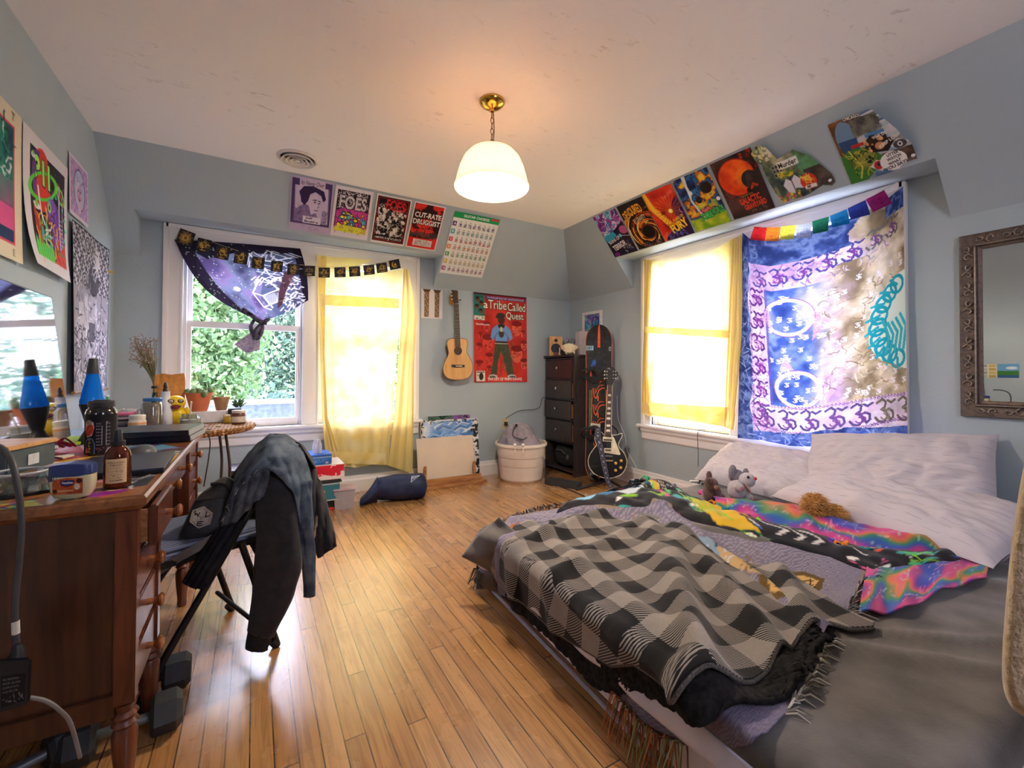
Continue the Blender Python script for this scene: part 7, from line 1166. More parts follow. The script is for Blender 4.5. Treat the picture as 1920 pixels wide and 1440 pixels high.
sheet('emblem', p_wle(), lambda u, v: FP(*bil(hx, u, v), .008), PRINTC, o, keep=keep_poly([(.5, .02), (.92, .26), (.92, .74), (.5, .98), (.08, .74), (.08, .26)]))
# clothes
DEN = cloth_mat('washed_denim', noisy('3d4856', '69747f', 16), .9, bsc=260, bst=.35); DEND = cloth_mat('dark_denim', noisy('383c44', '646a72', 22), .9, bsc=260, bst=.35); SWT = cloth_mat('black_fleece', noisy('2d2c2d', '373536', 30), .95, bsc=200, bst=.3, sheen=.15)
def drape(top, bot, d0, d1, nm, m, par, bulge=.05, nu=50, nv=30, th=.006, wr=.006, seed=0):
    def fn(u, v):
        a, b_ = pl(top, u), pl(bot, u); x = a[0]*(1-v)+b_[0]*v; y = a[1]*(1-v)+b_[1]*v; d = d0(u) if callable(d0) else d0; e = d1(u) if callable(d1) else d1
        return dp(x, y, d*(1-v)+e*v-bulge*sin(pi*min(v*.8+.1, 1))*sin(pi*u)**.6+wr*nz(u*9+seed, v*6)+wr*.7*sin(24*u+5*v+seed))
    return MB().grid(fn, nu, nv, th).build(nm, m, par, smooth=180)
def garment(path, hw, d, flat, nm, m, par, n=26, wr=.10, seed=0):
    """a hanging tube of cloth: centre line and half widths in the view, real depth"""
    k = len(path); st = 34; rings = []
    for i in range(st+1):
        t = i/st; c = pl(path, t); w = pl([(q, 0) for q in hw], t)[0]; dd = pl([(q, 0) for q in d], t)[0]; ctr = dp(*c, dd); r = w*dd/FPX; e = pl(path, min(t+.03, 1)); s0 = pl(path, max(t-.03, 0)); tx, ty = e[0]-s0[0], e[1]-s0[1]; L = math.hypot(tx, ty); wx, wy = ty/L, -tx/L; W_ = RGT*wx-UPV*wy
        rings.append([ctr+W_*(r*cos(a)*(1+wr*nz(cos(a)*2+seed, sin(a)*2, t*5)))+FWD*(r*flat*sin(a)*(1+wr*1.5*nz(cos(a)*3, sin(a)*3+seed, t*6))) for a in [2*pi*j/n for j in range(n)]])
    return MB().loft(rings).build(nm, m, par, smooth=180)
o = T('hoodie', 'black hooded sweatshirt draped over the chair back with one sleeve hanging down', 'clothes', Tn)
garment([(512, 868), (517, 930), (521, 1000), (520, 1060), (512, 1110), (497, 1160), (489, 1186)], [34, 38, 40, 42, 39, 30, 26], [1.62, 1.58, 1.56, 1.55, 1.55, 1.55, 1.55], .5, 'sleeve', SWT, o); garment([(489, 1182), (487, 1192), (483, 1204), (481, 1216)], [25, 22.5, 22, 21], [1.55]*4, .5, 'cuff', M('2a2726', .95, bmp=.5, bscale=220), o)
drape([(560, 836), (574, 850), (588, 872), (600, 905), (610, 940)], [(562, 1000), (586, 1010), (598, 1046), (616, 1034), (632, 1024)], 1.86, 1.78, 'back_panel', SWT, o, .03); drape([(470, 855), (500, 822), (535, 820), (562, 836)], [(444, 975), (480, 1040), (520, 1010), (560, 1000)], 1.84, 1.80, 'front_panel', SWT, o, .03)
drape([(505, 815), (535, 816), (566, 836), (584, 860)], [(470, 850), (515, 815), (560, 833), (590, 880)], 2.0, 1.8, 'hood', SWT, o, .04)
o = T('jeans', 'faded blue denim jeans thrown over the chair back above the sweatshirt', 'clothes', Tn)
drape([(443, 890), (462, 858), (485, 832), (508, 817), (530, 818), (550, 828), (566, 848), (577, 878), (583, 905)], [(414, 984), (428, 948), (450, 912), (488, 878), (512, 884), (532, 900), (548, 922), (556, 950), (561, 985)], 1.70, lambda u: 1.55+.03*u, 'seat_of_jeans', DEN, o, .05, 60, 30, .006, .007)
drape([(432, 930), (446, 908), (466, 890), (488, 878), (505, 883)], [(416, 988), (436, 986), (462, 958), (480, 940), (496, 930)], 1.55, 1.54, 'pocket_lining', DEND, o, .02)
garment([(560, 905), (568, 955), (573, 1000), (579, 1050), (580, 1118)], [22, 17, 15, 13, 10.5], [1.61, 1.60, 1.60, 1.61, 1.62], .55, 'leg', DEN, o, wr=.28, seed=4)
st = MB()
for i in range(16): x, y = pl([(414, 984), (430, 946), (450, 912), (488, 878)], g.random()); a = dp(x, y, 1.52); st.tube([a, a+RGT*g.uniform(-.016, .006)+UPV*g.uniform(-.014, .008)], .0007, 4)
st.build('frayed_threads', M('c8c4b8', .9), o, kind='stuff')
o = T('khaki_trousers', 'strip of khaki cloth showing between the jeans leg and the black sweatshirt', 'clothes', dp(575, 1000, 1.76)); drape([(550, 960), (575, 962), (598, 968)], [(556, 1024), (575, 1018), (596, 1010)], 1.79, 1.78, 'cloth', cloth_mat('khaki', noisy('9a8868', 'b8a684', 20), .9), o, .01)
o = T('black_shirt', 'black shirt hanging from the near side of the folding chair', 'clothes', dp(390, 1050, 1.55)); drape([(400, 1000), (425, 985), (458, 975)], [(343, 1094), (362, 1102), (384, 1106)], 1.50, 1.40, 'cloth', cloth_mat('black_cotton', noisy('19191c', '242428', 30), .95, bsc=200), o, .03)
def p_belt(u, v): a = pl([(298, 1062), (330, 1040), (362, 1022), (392, 1004), (420, 992)], u); return dp(a[0]+4*v, a[1]+15*v, 1.40+.12*u-.01*sin(pi*u))
o = T('belt', 'worn brown leather belt trailing across the chair seat', 'belt', dp(360, 1030, 1.5)); MB().grid(p_belt, 40, 4, .004).build('strap', M('5f544c', .5, var=.2), o); st = MB(); [st.ball(p_belt(.55+.09*i, .5)-FWD*.0015, .0025, 6, 4) for i in range(5)]; st.build('holes', BLK, o)
# ================================================================ bed
BX0, BX1, BY0, BY1, BZ = .925, 3.05, .27, 1.935, .285
def ex(y): return .885+.042*(y-.36)
o = T('mattress', 'low white quilted mattress lying on the floor under the blankets', 'mattress', ((BX0+BX1)/2, (BY0+BY1)/2, 0)); QM = M('e4e2f4', .7, var=.04, scale=14, bmp=.3, bscale=60)
MB().prism([(ex(BY0)+.012, BY0+.01), (BX1, BY0+.01), (BX1, BY1-.012), (ex(BY1)+.012, BY1-.012)], .004, BZ-.014).build('mattress_core', QM, o, bevel=.05, seg=4)
for z in (.03, .235): MB().tube([(BX1-.03, BY1-.008, z), (ex(BY1)+.06, BY1-.008, z), (ex(BY1)+.035, BY1-.014, z), (ex(BY1)+.018, BY1-.028, z), (ex(BY1)+.008, BY1-.06, z), (ex(BY0)+.008, BY0+.06, z), (ex(BY0)+.018, BY0+.028, z), (ex(BY0)+.05, BY0+.006, z), (BX1-.03, BY0+.006, z)], .007, 8).build('piping', M('a8a4b2', .6), o)
def hit(x, y, zt=BZ, side=.0):
    """where the sight line meets the bed: its top, or the side face below the edge"""
    p = at(x, y, 'Z', zt)
    if p.x < ex(p.y): d = ray(x, y); nn = Vector((-1, .042, 0)); q = CAM+d*((Vector((ex(0)-side, 0, 0))-CAM).dot(nn)/d.dot(nn)); return q, Vector((ex(q.y)-(zt-q.z), q.y, 0)), Vector((-.96, 0, .28))
    if p.y > BY1: q = at(x, y, 'Y', BY1+side); return q, Vector((q.x, BY1+(zt-q.z), 0)), Vector((0, .96, .28))
    return p, Vector((p.x, p.y, 0)), Vector((0, 0, 1))
def bedcloth(nm, m, par, top, bot, nu, nv, lift, fold, thick=.004, cv=None, sm=180):
    """a blanket lying on the bed: outline given along two edges, folds lift it"""
    P = []; UV = []
    for j in range(nv+1):
        for i in range(nu+1):
            u, v = i/nu, j/nv; a, b_ = pl(top, u), pl(bot, u); p, fl, n = hit(a[0]*(1-v)+b_[0]*v, a[1]*(1-v)+b_[1]*v); P.append((p, fl, n)); UV.append((fl.x, fl.y))
    w = nu+1; N_ = [P[k][2] for k in range(len(P))]
    for _ in range(3): N_ = [sum((N_[max(0, min(nv, k//w+dj))*w+max(0, min(nu, k % w+di))] for di, dj in ((0, 0), (1, 0), (-1, 0), (0, 1), (0, -1))), Vector()).normalized() for k in range(len(P))]
    pos = [P[k][0]+N_[k]*(lift+fold(k % w/nu, k//w/nv, P[k][1].x, P[k][1].y)) for k in range(len(P))]
    b = MB(); f = lambda u, v: pos[min(nv, round(v*nv))*w+min(nu, round(u*nu))]
    b.grid(f, nu, nv, thick); k = len(UV); b.uv = UV+UV if thick else UV
    if cv is not None:
        img = cv.done(); h, w2, _ = img.shape; c = np.array([[*img[min(h-1, int(j/nv*(h-1))), min(w2-1, int(i/nu*(w2-1)))], 1] for j in range(nv+1) for i in range(nu+1)]); b.col = np.concatenate([c, c]) if thick else c
    return b.build(nm, m, par, smooth=sm)
def ridge(x, y, x0, y0, ang, w, a): d = (x-x0)*sin(ang)-(y-y0)*cos(ang); return a*math.exp(-(d/w)**2)
# grey fleece cover
GF = cloth_mat('grey_fleece', noisy('514d4a', '6e6965', 7), .95, bsc=160, bst=.25, sheen=.35)
o = T('bed_cover', 'plain grey fleece cover stretched over the bed', 'cover', (2, 1.1, BZ))
def cov(u, v):
    y = BY1+.012-(BY1-BY0+.024)*v; x0 = ex(y); x = x0-.012+(BX1-x0+.012)*u; e = min(x-x0+.012, BY1+.012-y, y-BY0+.012); z = BZ+.002-.05*max(0, 1-e/.05)**2
    wrk = ridge(x, y, 1.45, .52, 2.3, .03, .014)+ridge(x, y, 1.7, .45, 2.5, .02, .010)+ridge(x, y, 2.2, .62, 2.0, .05, .016)+ridge(x, y, 2.5, .5, 1.9, .03, .010)
    return (x, y, z+wrk*min(1, e/.1)+.006*nz(x*4, y*4)+.003*nz(x*13, y*13))
MB().grid(cov, 110, 90, .006).build('top_sheet', GF, o, smooth=180)
def skirt(u, v): y = BY1-.0-(BY1-BY0)*u; return (ex(y)-.014-.012*v-.006*sin(40*u)*v, y, BZ-.045-(.10+.03*nz(u*9, 1)-.05*u)*v)
MB().grid(skirt, 60, 8, .004).build('side_overhang', cloth_mat('satin_edge', noisy('c0bccc', 'd4d0de', 9), .5), o, smooth=180)
def fskirt(u, v): return (ex(BY1)+(BX1-ex(BY1))*u, BY1+.016+.012*v+.006*sin(34*u)*v, BZ-.04-.20*v)
MB().grid(fskirt, 60, 8, .004).build('side_overhang', GF, o, smooth=180)
o_cov = o
def ear(u, v):
    a, b_ = pl([(935, 972), (915, 985), (895, 1002), (880, 1022), (866, 1044)], u), pl([(985, 1010), (968, 1040), (950, 1056), (938, 1068), (924, 1074)], u); p = hit(a[0]*(1-v)+b_[0]*v, a[1]*(1-v)+b_[1]*v)[0]; d = 1.96-.04*v+.02*sin(6*u+2)*sin(pi*v); return dp(a[0]*(1-v)+b_[0]*v, a[1]*(1-v)+b_[1]*v, d+.02*u-.05*sin(pi*v)*sin(pi*u)+.015*sin(11*u+3*v))
MB().grid(ear, 20, 14, .01).build('corner_flap', GF, o, smooth=180)
MB().grid(lambda u, v: dp(890+52*u+3*sin(9*v), 1070+32*v+8*u, 1.93+.02*sin(7*u)), 12, 10, .01).build('corner_flap', GF, o, smooth=180)
# colourful tied fleece (black patterned side and tie-dye side)
def p_black():
    c = CV(200, 60, 1.9, '1c1b20'); g = random.Random(12); pal = ['e88a2a', 'f0c83a', '8ac83a', '3aa8a0', '3a6ac0', 'e0609a', 'e8e4dc', 'd8502f', '5ac87a']
    for i in range(85): x, y = g.uniform(0, 200), g.uniform(0, 60); c.ell(x, y, g.uniform(1.5, 6), g.uniform(1, 3.4), g.choice(pal), rot=g.uniform(0, 3)); 
    for i in range(26): x, y = g.uniform(0, 200), g.uniform(0, 60); c.line([(x, y), (x+g.uniform(-9, 9), y+g.uniform(-4, 4)), (x+g.uniform(-14, 14), y+g.uniform(-6, 6))], g.uniform(.8, 2), g.choice(pal))
    c.poly([(0, 6), (26, 0), (40, 24), (18, 60), (0, 60)], '25242a'); [c.poly([(2+i*12, 26), (20+i*12, 8), (28+i*12, 14), (12+i*12, 40)], ['8ac4e4', '2f6f9c', 'd8e4ec'][i]) for i in range(3)]; c.poly([(74, 20), (96, 16), (104, 50), (80, 54)], 'd8b02a'); [c.line([(70+i*5, 14+i), (76+i*5, 40+i)], 2.2, '9ac83a') for i in range(4)]; c.poly([(104, 18), (140, 22), (140, 56), (106, 54)], '222126'); [c.line([(110+i*8, 28), (118+i*8, 38), (112+i*8, 46)], 2, 'd8d4d0') for i in range(3)]; return c
def p_tie():
    c = CV(200, 50, 1.7, 'c03a7c'); c.noise(4, 191, [(0, '2f4fb0'), (.25, '4a4ab0'), (.38, 'a8347c'), (.52, 'd04a88'), (.6, 'd87a3f'), (.67, '3f8a5a'), (.76, '2f5fb0'), (.88, 'b83a84'), (1, 'd0508f')], 1, octv=3); scrib(c, 70, 0, 0, 200, 50, 14, .8, ['f0c0dc', 'e89ac0', 'b8d8a0'], 5, .7); return c
CF = cloth_mat('fleece_print', colattr, .95, bsc=180, bst=.2, sheen=.2); o = T('fleece_throw', 'bright patterned fleece throw with tied edges across the bed', 'blanket', (2.0, 1.1, BZ))
roll = lambda h: (lambda u, v, x, y: h*sin(pi*v)**.7*(1+.35*nz(x*7, y*7))+.012*nz(x*16, y*16))
bedcloth('black_side', CF, o, [(1085, 948), (1150, 918), (1195, 905), (1245, 914), (1310, 940), (1400, 978), (1500, 1003), (1600, 1032), (1700, 1048), (1812, 1042)], [(1040, 972), (1120, 962), (1215, 962), (1300, 984), (1380, 1008), (1470, 1030), (1560, 1052), (1640, 1086), (1720, 1078), (1815, 1064)], 150, 40, .006, roll(.042), .006, p_black())
bedcloth('folded_end', CF, o, [(1180, 918), (1192, 906), (1215, 904), (1245, 916), (1280, 930)], [(1206, 950), (1225, 946), (1245, 945), (1262, 944), (1290, 946)], 50, 30, .028, lambda u, v, x, y: .05*sin(pi*u)**.6*sin(pi*min(1, v+.15))+.01*nz(x*15, y*15), .006, p_black())
bedcloth('tie_dye_side', CF, o, [(1335, 946), (1400, 950), (1480, 955), (1545, 972), (1600, 994), (1700, 1020), (1780, 1030), (1856, 1062)], [(1345, 966), (1405, 988), (1480, 1004), (1545, 1022), (1610, 1042), (1700, 1054), (1780, 1054), (1850, 1072)], 150, 26, .02, roll(.05), .006, p_tie())
bedcloth('tie_dye_flap', CF, o, [(1625, 1078), (1700, 1068), (1800, 1056), (1857, 1064)], [(1612, 1166), (1690, 1163), (1765, 1122), (1848, 1098)], 90, 50, .026, lambda u, v, x, y: .008*sin(22*u)*v+.006*nz(x*9, y*9), .005, p_tie())
g = random.Random(3); pal = ['3f9a6a', '2f5fb0', 'e0609a', '6a3a9c', 'e8862f', '2a8a8c', '24242a', '8ac83a']
for i in range(16):
    x, y = pl([(1215, 910), (1320, 940), (1345, 962), (1405, 990), (1480, 1010), (1545, 1030), (1610, 1050), (1700, 1062)], i/15); p, _, _ = hit(x, y); q = MB(); p = p+Vector((0, 0, .045)); q.ball(p, (.014, .013, .012), 10, 8)
    for s in (-1, 1): a = g.uniform(0, 6.28); q.tube([p, p+Vector((.028*cos(a), .028*sin(a), .008)), p+Vector((.052*cos(a+.4), .052*sin(a+.4), -.014))], [.009, .011, .006], 8, flat=.35)
    q.build('tie', M(pal[i % 8], .95, var=.4, scale=60), o, smooth=180)
# woven tapestry throw with fringe
def p_woven():
    c = CV(200, 120, 2.0, '6f6a7c', ss=1); h, w = c.H, c.W; yy, xx = np.mgrid[0:h, 0:w]; X, Y = xx/c.k, yy/c.k; ch = np.sin((Y+np.abs((X % 3)-1.5)*.9)*4.2)*.5+.5; f = fbm(h, w, 8, 3, 5)
    a, b_ = c.c('68637a'), c.c('aaa5b2'); c.a = a+(b_-a)*np.clip(ch*.75+f*.35-.1, 0, 1)[..., None]
    g2 = random.Random(9); cr = 'c8a878'
    for P in ([(74, 14), (82, 9), (90, 18), (84, 28), (74, 26)], [(92, 34), (104, 28), (118, 36), (128, 50), (112, 48), (98, 44)], [(104, 22), (112, 24), (120, 38), (126, 56), (134, 66), (128, 64), (116, 54)], [(126, 16), (140, 18), (150, 26), (142, 30), (128, 24)]): c.poly(P, cr); scrib(c, 10, min(p[0] for p in P), min(p[1] for p in P), max(p[0] for p in P), max(p[1] for p in P), 5, .5, ['3a2f2a', '8a6a44'], int(P[0][0]))
    c.poly([(118, 14), (124, 12), (132, 32), (126, 38), (120, 26)], '8aa4bc'); scrib(c, 14, 118, 12, 132, 38, 5, .6, ['3a4a5c', 'c8d4dc'], 3); c.ell(64, 14, 3, 3, 'd0c4b0'); c.ell(69, 16, 3, 3, 'd0c4b0'); c.ell(64, 15, 1, 1, '3a3430'); c.ell(69, 17, 1, 1, '3a3430'); c.ell(76, 24, 9, 6, 'b8aca0'); scrib(c, 24, 62, 18, 86, 32, 5, .7, ['4a4450', 'd0c4b4'], 4)
    c.poly([(8, 24), (18, 14), (30, 16), (26, 26), (12, 30)], 'a0603c'); c.poly([(12, 24), (20, 18), (26, 20), (20, 26)], 'c86a44'); q9 = lambda P: [(x-11, y-10) for x, y in P]; c.poly(q9([(152, 42), (160, 34), (174, 34), (186, 42), (184, 54), (170, 62), (156, 58)]), '6a5430'); c.poly(q9([(156, 44), (162, 38), (174, 38), (182, 44), (180, 52), (170, 58), (158, 54)]), 'd8b070')
    k = '201a18'
    for P in ([(160, 45), (168, 44)], [(164, 41), (164, 50)], [(159, 50.5), (169, 50)], [(171.5, 44), (174.5, 43)], [(173.5, 43), (172, 51)], [(171, 47), (174.5, 48)], [(176, 43.5), (179.5, 44)], [(177.5, 42), (177, 52)], [(175.8, 47), (179.6, 48)], [(175.6, 51), (180, 50)]): c.line(q9(P), 1.1, k)
    c.rect(0, 0, 200, 2, '8a7a68'); c.rect(197, 0, 200, 120, '9a8a74'); c.rect(0, 88, 200, 120, '5c5068', .35); return c
WV = cloth_mat('woven_cotton', colattr, .95, bsc=300, bst=.4); o = T('woven_throw', 'grey lilac woven picture throw with a fringed border under the plaid blanket', 'blanket', (1.3, 1.2, BZ))
wt = [(930, 1000), (962, 978), (1010, 962), (1080, 948), (1120, 962), (1170, 958), (1235, 946), (1290, 972), (1370, 1000), (1450, 1012), (1520, 1030), (1580, 1052), (1632, 1064)]; wb = [(895, 1085), (922, 1100), (950, 1112), (1000, 1155), (1080, 1232), (1150, 1290), (1205, 1350), (1300, 1400), (1380, 1400), (1440, 1390), (1490, 1330), (1520, 1260), (1555, 1200), (1584, 1164)]
def wfold(u, v, x, y): return max(0, .012*nz(x*5, y*5)+ridge(x, y, 1.35, 1.75, .2, .05, .03)+ridge(x, y, 1.75, 1.35, 1.1, .05, .035)+ridge(x, y, 1.2, 1.85, -.3, .04, .02))
bedcloth('weave', WV, o, wt, wb, 230, 130, .010, wfold, .004, p_woven())
def fringe(nm, line, n, L, ang, cols, par, up=.018, seed=1):
    g2 = random.Random(seed); Bs = {k: MB() for k in cols}
    for i in range(n):
        x, y = pl(line, (i+g2.random()*.6)/n); p = hit(x, y)[0]+Vector((0, 0, up)); a = ang+g2.uniform(-.7, .7); l = L*g2.uniform(.6, 1.2); d = Vector((cos(a), sin(a), 0)); e = p+d*l; zz = BZ+.008 if e.x > ex(e.y)-.02 and e.y < BY1+.01 else max(.02, p.z-.08)
        Bs[g2.choice(cols)].tube([p, p+d*l*.5+Vector((0, 0, .006+g2.random()*.01)), Vector((e.x, e.y, min(p.z, zz+g2.random()*.01)))], [.0022, .0020, .0012], 5)
    for k, b in Bs.items():
        if b.v: b.build(nm, M(k, .95), par, kind='stuff')
fringe('fringe', [(1632, 1066), (1622, 1090), (1606, 1120), (1584, 1162)], 130, .085, -.35, ['b8b0a4', '3a3438', '8a8488'], o, seed=2)
fringe('fringe', [(930, 1000), (962, 978), (1010, 962), (1080, 948), (1100, 955)], 110, .035, 1.9, ['4a444c', 'b8b0b0', '2c282e'], o, seed=3); fringe('fringe', [(1120, 962), (1170, 956), (1235, 946), (1262, 958)], 60, .035, 1.5, ['8a7a60', '4a444c', 'a8907a'], o, seed=4); fringe('fringe', [(1370, 1000), (1450, 1012), (1520, 1030), (1580, 1052)], 90, .03, 1.3, ['a8845c', '8a6a50', '5a4a48'], o, seed=5)
fringe('fringe', [(898, 1070), (905, 1086), (918, 1096)], 26, .06, 2.6, ['8a5a44', '5a5a4c', '9a8a74'], o, .012, 6); fringe('fringe', [(1165, 1308), (1200, 1350), (1240, 1385), (1290, 1402)], 80, .07, 3.5, ['a8643c', '6a4a3a', '8a8a5a'], o, .012, 7); fringe('fringe', [(1548, 1205), (1530, 1240), (1515, 1275), (1500, 1310), (1470, 1350)], 70, .055, -.3, ['c8c0b0', '8a8478', 'd8d4c8'], o, .012, 8)
# black and grey plaid blanket with a black sherpa back
def plaid(nt):
    uv = N(nt, 'UVMap'); mp = N(nt, 'Mapping'); mp.inputs['Scale'].default_value = (1/.080,)*3; mp.inputs['Rotation'].default_value = (0, 0, .16); nt.links.new(uv.outputs[0], mp.inputs[0]); ns = N(nt, 'TexNoise', i_Scale=5.0); nt.links.new(uv.outputs[0], ns.inputs['Vector']); ad = N(nt, 'VectorMath', operation='MULTIPLY_ADD'); nt.links.new(ns.outputs['Color'], ad.inputs[0]); ad.inputs[1].default_value = (.25, .25, 0); nt.links.new(mp.outputs[0], ad.inputs[2])
    s = N(nt, 'SeparateXYZ'); nt.links.new(ad.outputs[0], s.inputs[0]); a = math_(nt, 'GREATER_THAN', math_(nt, 'FRACT', math_(nt, 'MULTIPLY', s.outputs[0], .5)), .5); b_ = math_(nt, 'GREATER_THAN', math_(nt, 'FRACT', math_(nt, 'MULTIPLY', s.outputs[1], .5)), .5); tw = math_(nt, 'GREATER_THAN', math_(nt, 'FRACT', math_(nt, 'MULTIPLY', math_(nt, 'ADD', s.outputs[0], s.outputs[1]), 8.0)), .5)
    both = math_(nt, 'MULTIPLY', a, b_); one = math_(nt, 'ABSOLUTE', math_(nt, 'SUBTRACT', a, b_)); blk = math_(nt, 'MAXIMUM', both, math_(nt, 'MULTIPLY', one, tw)); n3 = N(nt, 'TexNoise', i_Scale=120.0); nt.links.new(obj_xyz(nt), n3.inputs['Vector']); return mixc(nt, blk, mixc(nt, n3.outputs[0], lin('878079'), lin('9c948e')), lin('1c1a1b'))
PL = cloth_mat('plaid_fleece', plaid, .95, bsc=220, bst=.2, sheen=.15); SH = cloth_mat('black_sherpa', noisy('191818', '2c2a2a', 60), 1, bsc=110, bst=1.0); o = T('plaid_blanket', 'black and grey buffalo plaid blanket with a black sherpa back spread over the bed', 'blanket', (1.2, 1.1, BZ))
pt = [(946, 1028), (967, 996), (1028, 991), (1066, 981), (1105, 966), (1124, 973), (1170, 990), (1230, 998), (1256, 1011), (1308, 1037), (1377, 1063), (1446, 1085), (1515, 1119), (1575, 1158), (1640, 1188)]; pb = [(934, 1071), (954, 1104), (989, 1127), (1040, 1172), (1109, 1216), (1161, 1246), (1204, 1242), (1230, 1257), (1282, 1295), (1342, 1328), (1411, 1304), (1468, 1254), (1496, 1215), (1556, 1186), (1594, 1198), (1638, 1196)]
def pfold(u, v, x, y):
    h = .014*nz(x*4+3, y*4)+.010*nz(x*9, y*9, 2)+ridge(x, y, 1.25, 1.62, .25, .035, .03)+ridge(x, y, 1.15, 1.35, .35, .03, .018)+ridge(x, y, 1.25, 1.05, .85, .045, .04)+ridge(x, y, 1.32, .85, .95, .035, .04)+ridge(x, y, 1.1, .85, .75, .04, .032)+ridge(x, y, 1.0, 1.0, 1.4, .04, .02)+ridge(x, y, 1.45, .72, .7, .03, .035)
    return max(h, -.004)
sb = [(938, 1084), (952, 1118), (1002, 1164), (1042, 1198), (1080, 1232), (1108, 1268), (1132, 1290), (1165, 1299), (1205, 1294), (1262, 1322), (1315, 1345), (1350, 1358), (1420, 1350), (1495, 1320), (1540, 1230), (1566, 1212)]; stp = [(x+6, y+24) for x, y in pt[:-2]]+[(1555, 1165), (1560, 1190)]
bedcloth('sherpa_back', SH, o, stp, sb, 150, 90, .016, lambda u, v, x, y: pfold(u, v, x, y)*.75+.006*nz(x*60, y*60)*(v > .3), .012)
fo = bedcloth('plaid_face', PL, o, pt, pb, 210, 130, .032, pfold, .006)
hem = [fo.data.vertices[130*211+i].co+LOC[o]-Vector((0, 0, .002)) for i in range(211)]; MB().tube(hem, .006, 8).build('stitched_hem', M('57524e', .95, var=.6, scale=220), o)
# pillows
def pins(nt):
    uv = N(nt, 'UVMap'); s = N(nt, 'SeparateXYZ'); nt.links.new(uv.outputs[0], s.inputs[0]); n1 = N(nt, 'TexNoise', i_Scale=5.0); nt.links.new(uv.outputs[0], n1.inputs['Vector']); l1 = math_(nt, 'LESS_THAN', math_(nt, 'FRACT', math_(nt, 'ADD', math_(nt, 'MULTIPLY', s.outputs[1], 13.0), math_(nt, 'MULTIPLY', n1.outputs[0], .25))), .045); ds = math_(nt, 'GREATER_THAN', math_(nt, 'FRACT', math_(nt, 'ADD', math_(nt, 'MULTIPLY', s.outputs[0], 9.0), math_(nt, 'MULTIPLY', s.outputs[1], 23.7))), .35); return mixc(nt, math_(nt, 'MULTIPLY', math_(nt, 'MULTIPLY', l1, ds), .5), lin('d0c8cc'), lin('6e6870'))
PW = cloth_mat('pinstripe_cotton', pins, .9, 0, 0, 14, .9); 
def pillow(label, c, ax, ay, az, seed):
    c, ax, ay, az = Vector(c), Vector(ax), Vector(ay), Vector(az); o = T('pillow', label, 'pillow', c-az, 'pinstriped pillows at the wall end of the bed')
    def fn(s):
        def f(u, v):
            a, b_ = 2*u-1, 2*v-1; t = max(0, (1-abs(a)**4)*(1-abs(b_)**4))**.5; k = 1+.035*(abs(a)*abs(b_))**4; sag = 1-.05*(1-b_*b_)*abs(a)**6
            w = .12*nz(a*2.2+seed, b_*2.2)+.42*abs(nz(a*2.2+b_*3+seed, b_*1.5-a*2))+.26*abs(nz(a*5-b_*4+seed, b_*5))+.05*nz(a*11+seed, b_*9); return c+ax*a*k+ay*b_*sag*k+az*s*(t*(1+w)*.92+.02)
        return f
    b = MB(); b.grid(fn(1), 56, 44); n = len(b.v); b.grid(lambda u, v: fn(-1)(1-u, v), 56, 44); b.build('pillow_case', PW, o, smooth=180); return o
pillow('large pinstriped pillow propped highest against the right wall', (2.875, .985, .50), (.05, -.37, .04), (.125, .03, .20), (-.10, .0, .055), 3)
pillow('pinstriped pillow lying in front of the propped one, nearest the camera', (2.67, .89, .395), (-.05, -.42, -.02), (.25, -.05, .055), (-.022, 0, .085), 11)
pillow('pinstriped pillow under the left half of the tapestry, behind the soft toys', (2.80, 1.60, .41), (.02, -.34, -.01), (.19, .0, .10), (-.05, 0, .085), 20)
p = at(1308, 884, 'Z', .33); o = T('pillow', 'plain white pillow corner sticking out beneath the leftmost pinstriped pillow', 'pillow', (2.86, 1.82, .3)); MB().grid(lambda u, v: (2.85+.17*(2*u-1), 1.815+.13*(2*v-1), .335+.045*((1-(2*u-1)**4)*(1-(2*v-1)**4))**.5), 20, 20, .03).build('pillow_case', M('d2ccd8', .9), o, smooth=180)
# soft toys
def toy(name, label, px, zt=BZ+.012): p = at(*px, 'Z', zt); return T(name, label, 'soft toy', p), p
PB = M('6a4a44', 1, var=.35, scale=70, bmp=.9, bscale=160, sheen=.3); o, p = toy('plush_bear', 'brown plush bear slumped beside the grey and white one', (1335, 943)); q = MB(rotM(p, .5)); q.ball((0, 0, .055), (.055, .05, .06)); q.ball((-.035, .0, .115), (.042, .038, .036)); q.ball((-.07, .01, .14), .018); q.ball((.0, .015, .15), (.02, .016, .03)); q.ball((.05, -.04, .025), (.035, .024, .024)); q.ball((-.05, -.045, .025), (.036, .024, .024)); q.build('body', PB, o, smooth=180); MB(rotM(p, .5)).ball((-.065, -.03, .105), (.018, .014, .014)).build('muzzle', M('8a6a5c', 1, bmp=.5), o)
o, p = toy('plush_rabbit', 'grey and white plush animal with pink paws leaning on the left pillow', (1385, 940)); p = p+Vector((.0, .0, 0)); Mr = rotM(p, -.4); GW = M('c4bcc0', 1, var=.08, bmp=.5, bscale=160); GG = M('8c868c', 1, var=.1, bmp=.5, bscale=160)
q = MB(Mr); q.ball((0, 0, .065), (.062, .055, .065)); q.ball((.028, -.035, .13), (.046, .042, .042)); q.build('body', GW, o, smooth=180); q = MB(Mr); q.ball((-.03, .01, .165), (.024, .018, .045)); q.ball((.0, .02, .14), (.045, .035, .04)); q.ball((.06, .02, .155), (.018, .014, .03)); q.build('ears', GG, o, smooth=180)
for x, z in ((-.035, .095), (.02, .035)): a = MB(Mr).ball((x, -.055, z), (.026, .03, .026)).build('paw', GW, o, smooth=180); MB(Mr).ball((x, -.083, z), (.013, .006, .012)).build('pad', M('c8808c', .9), a)
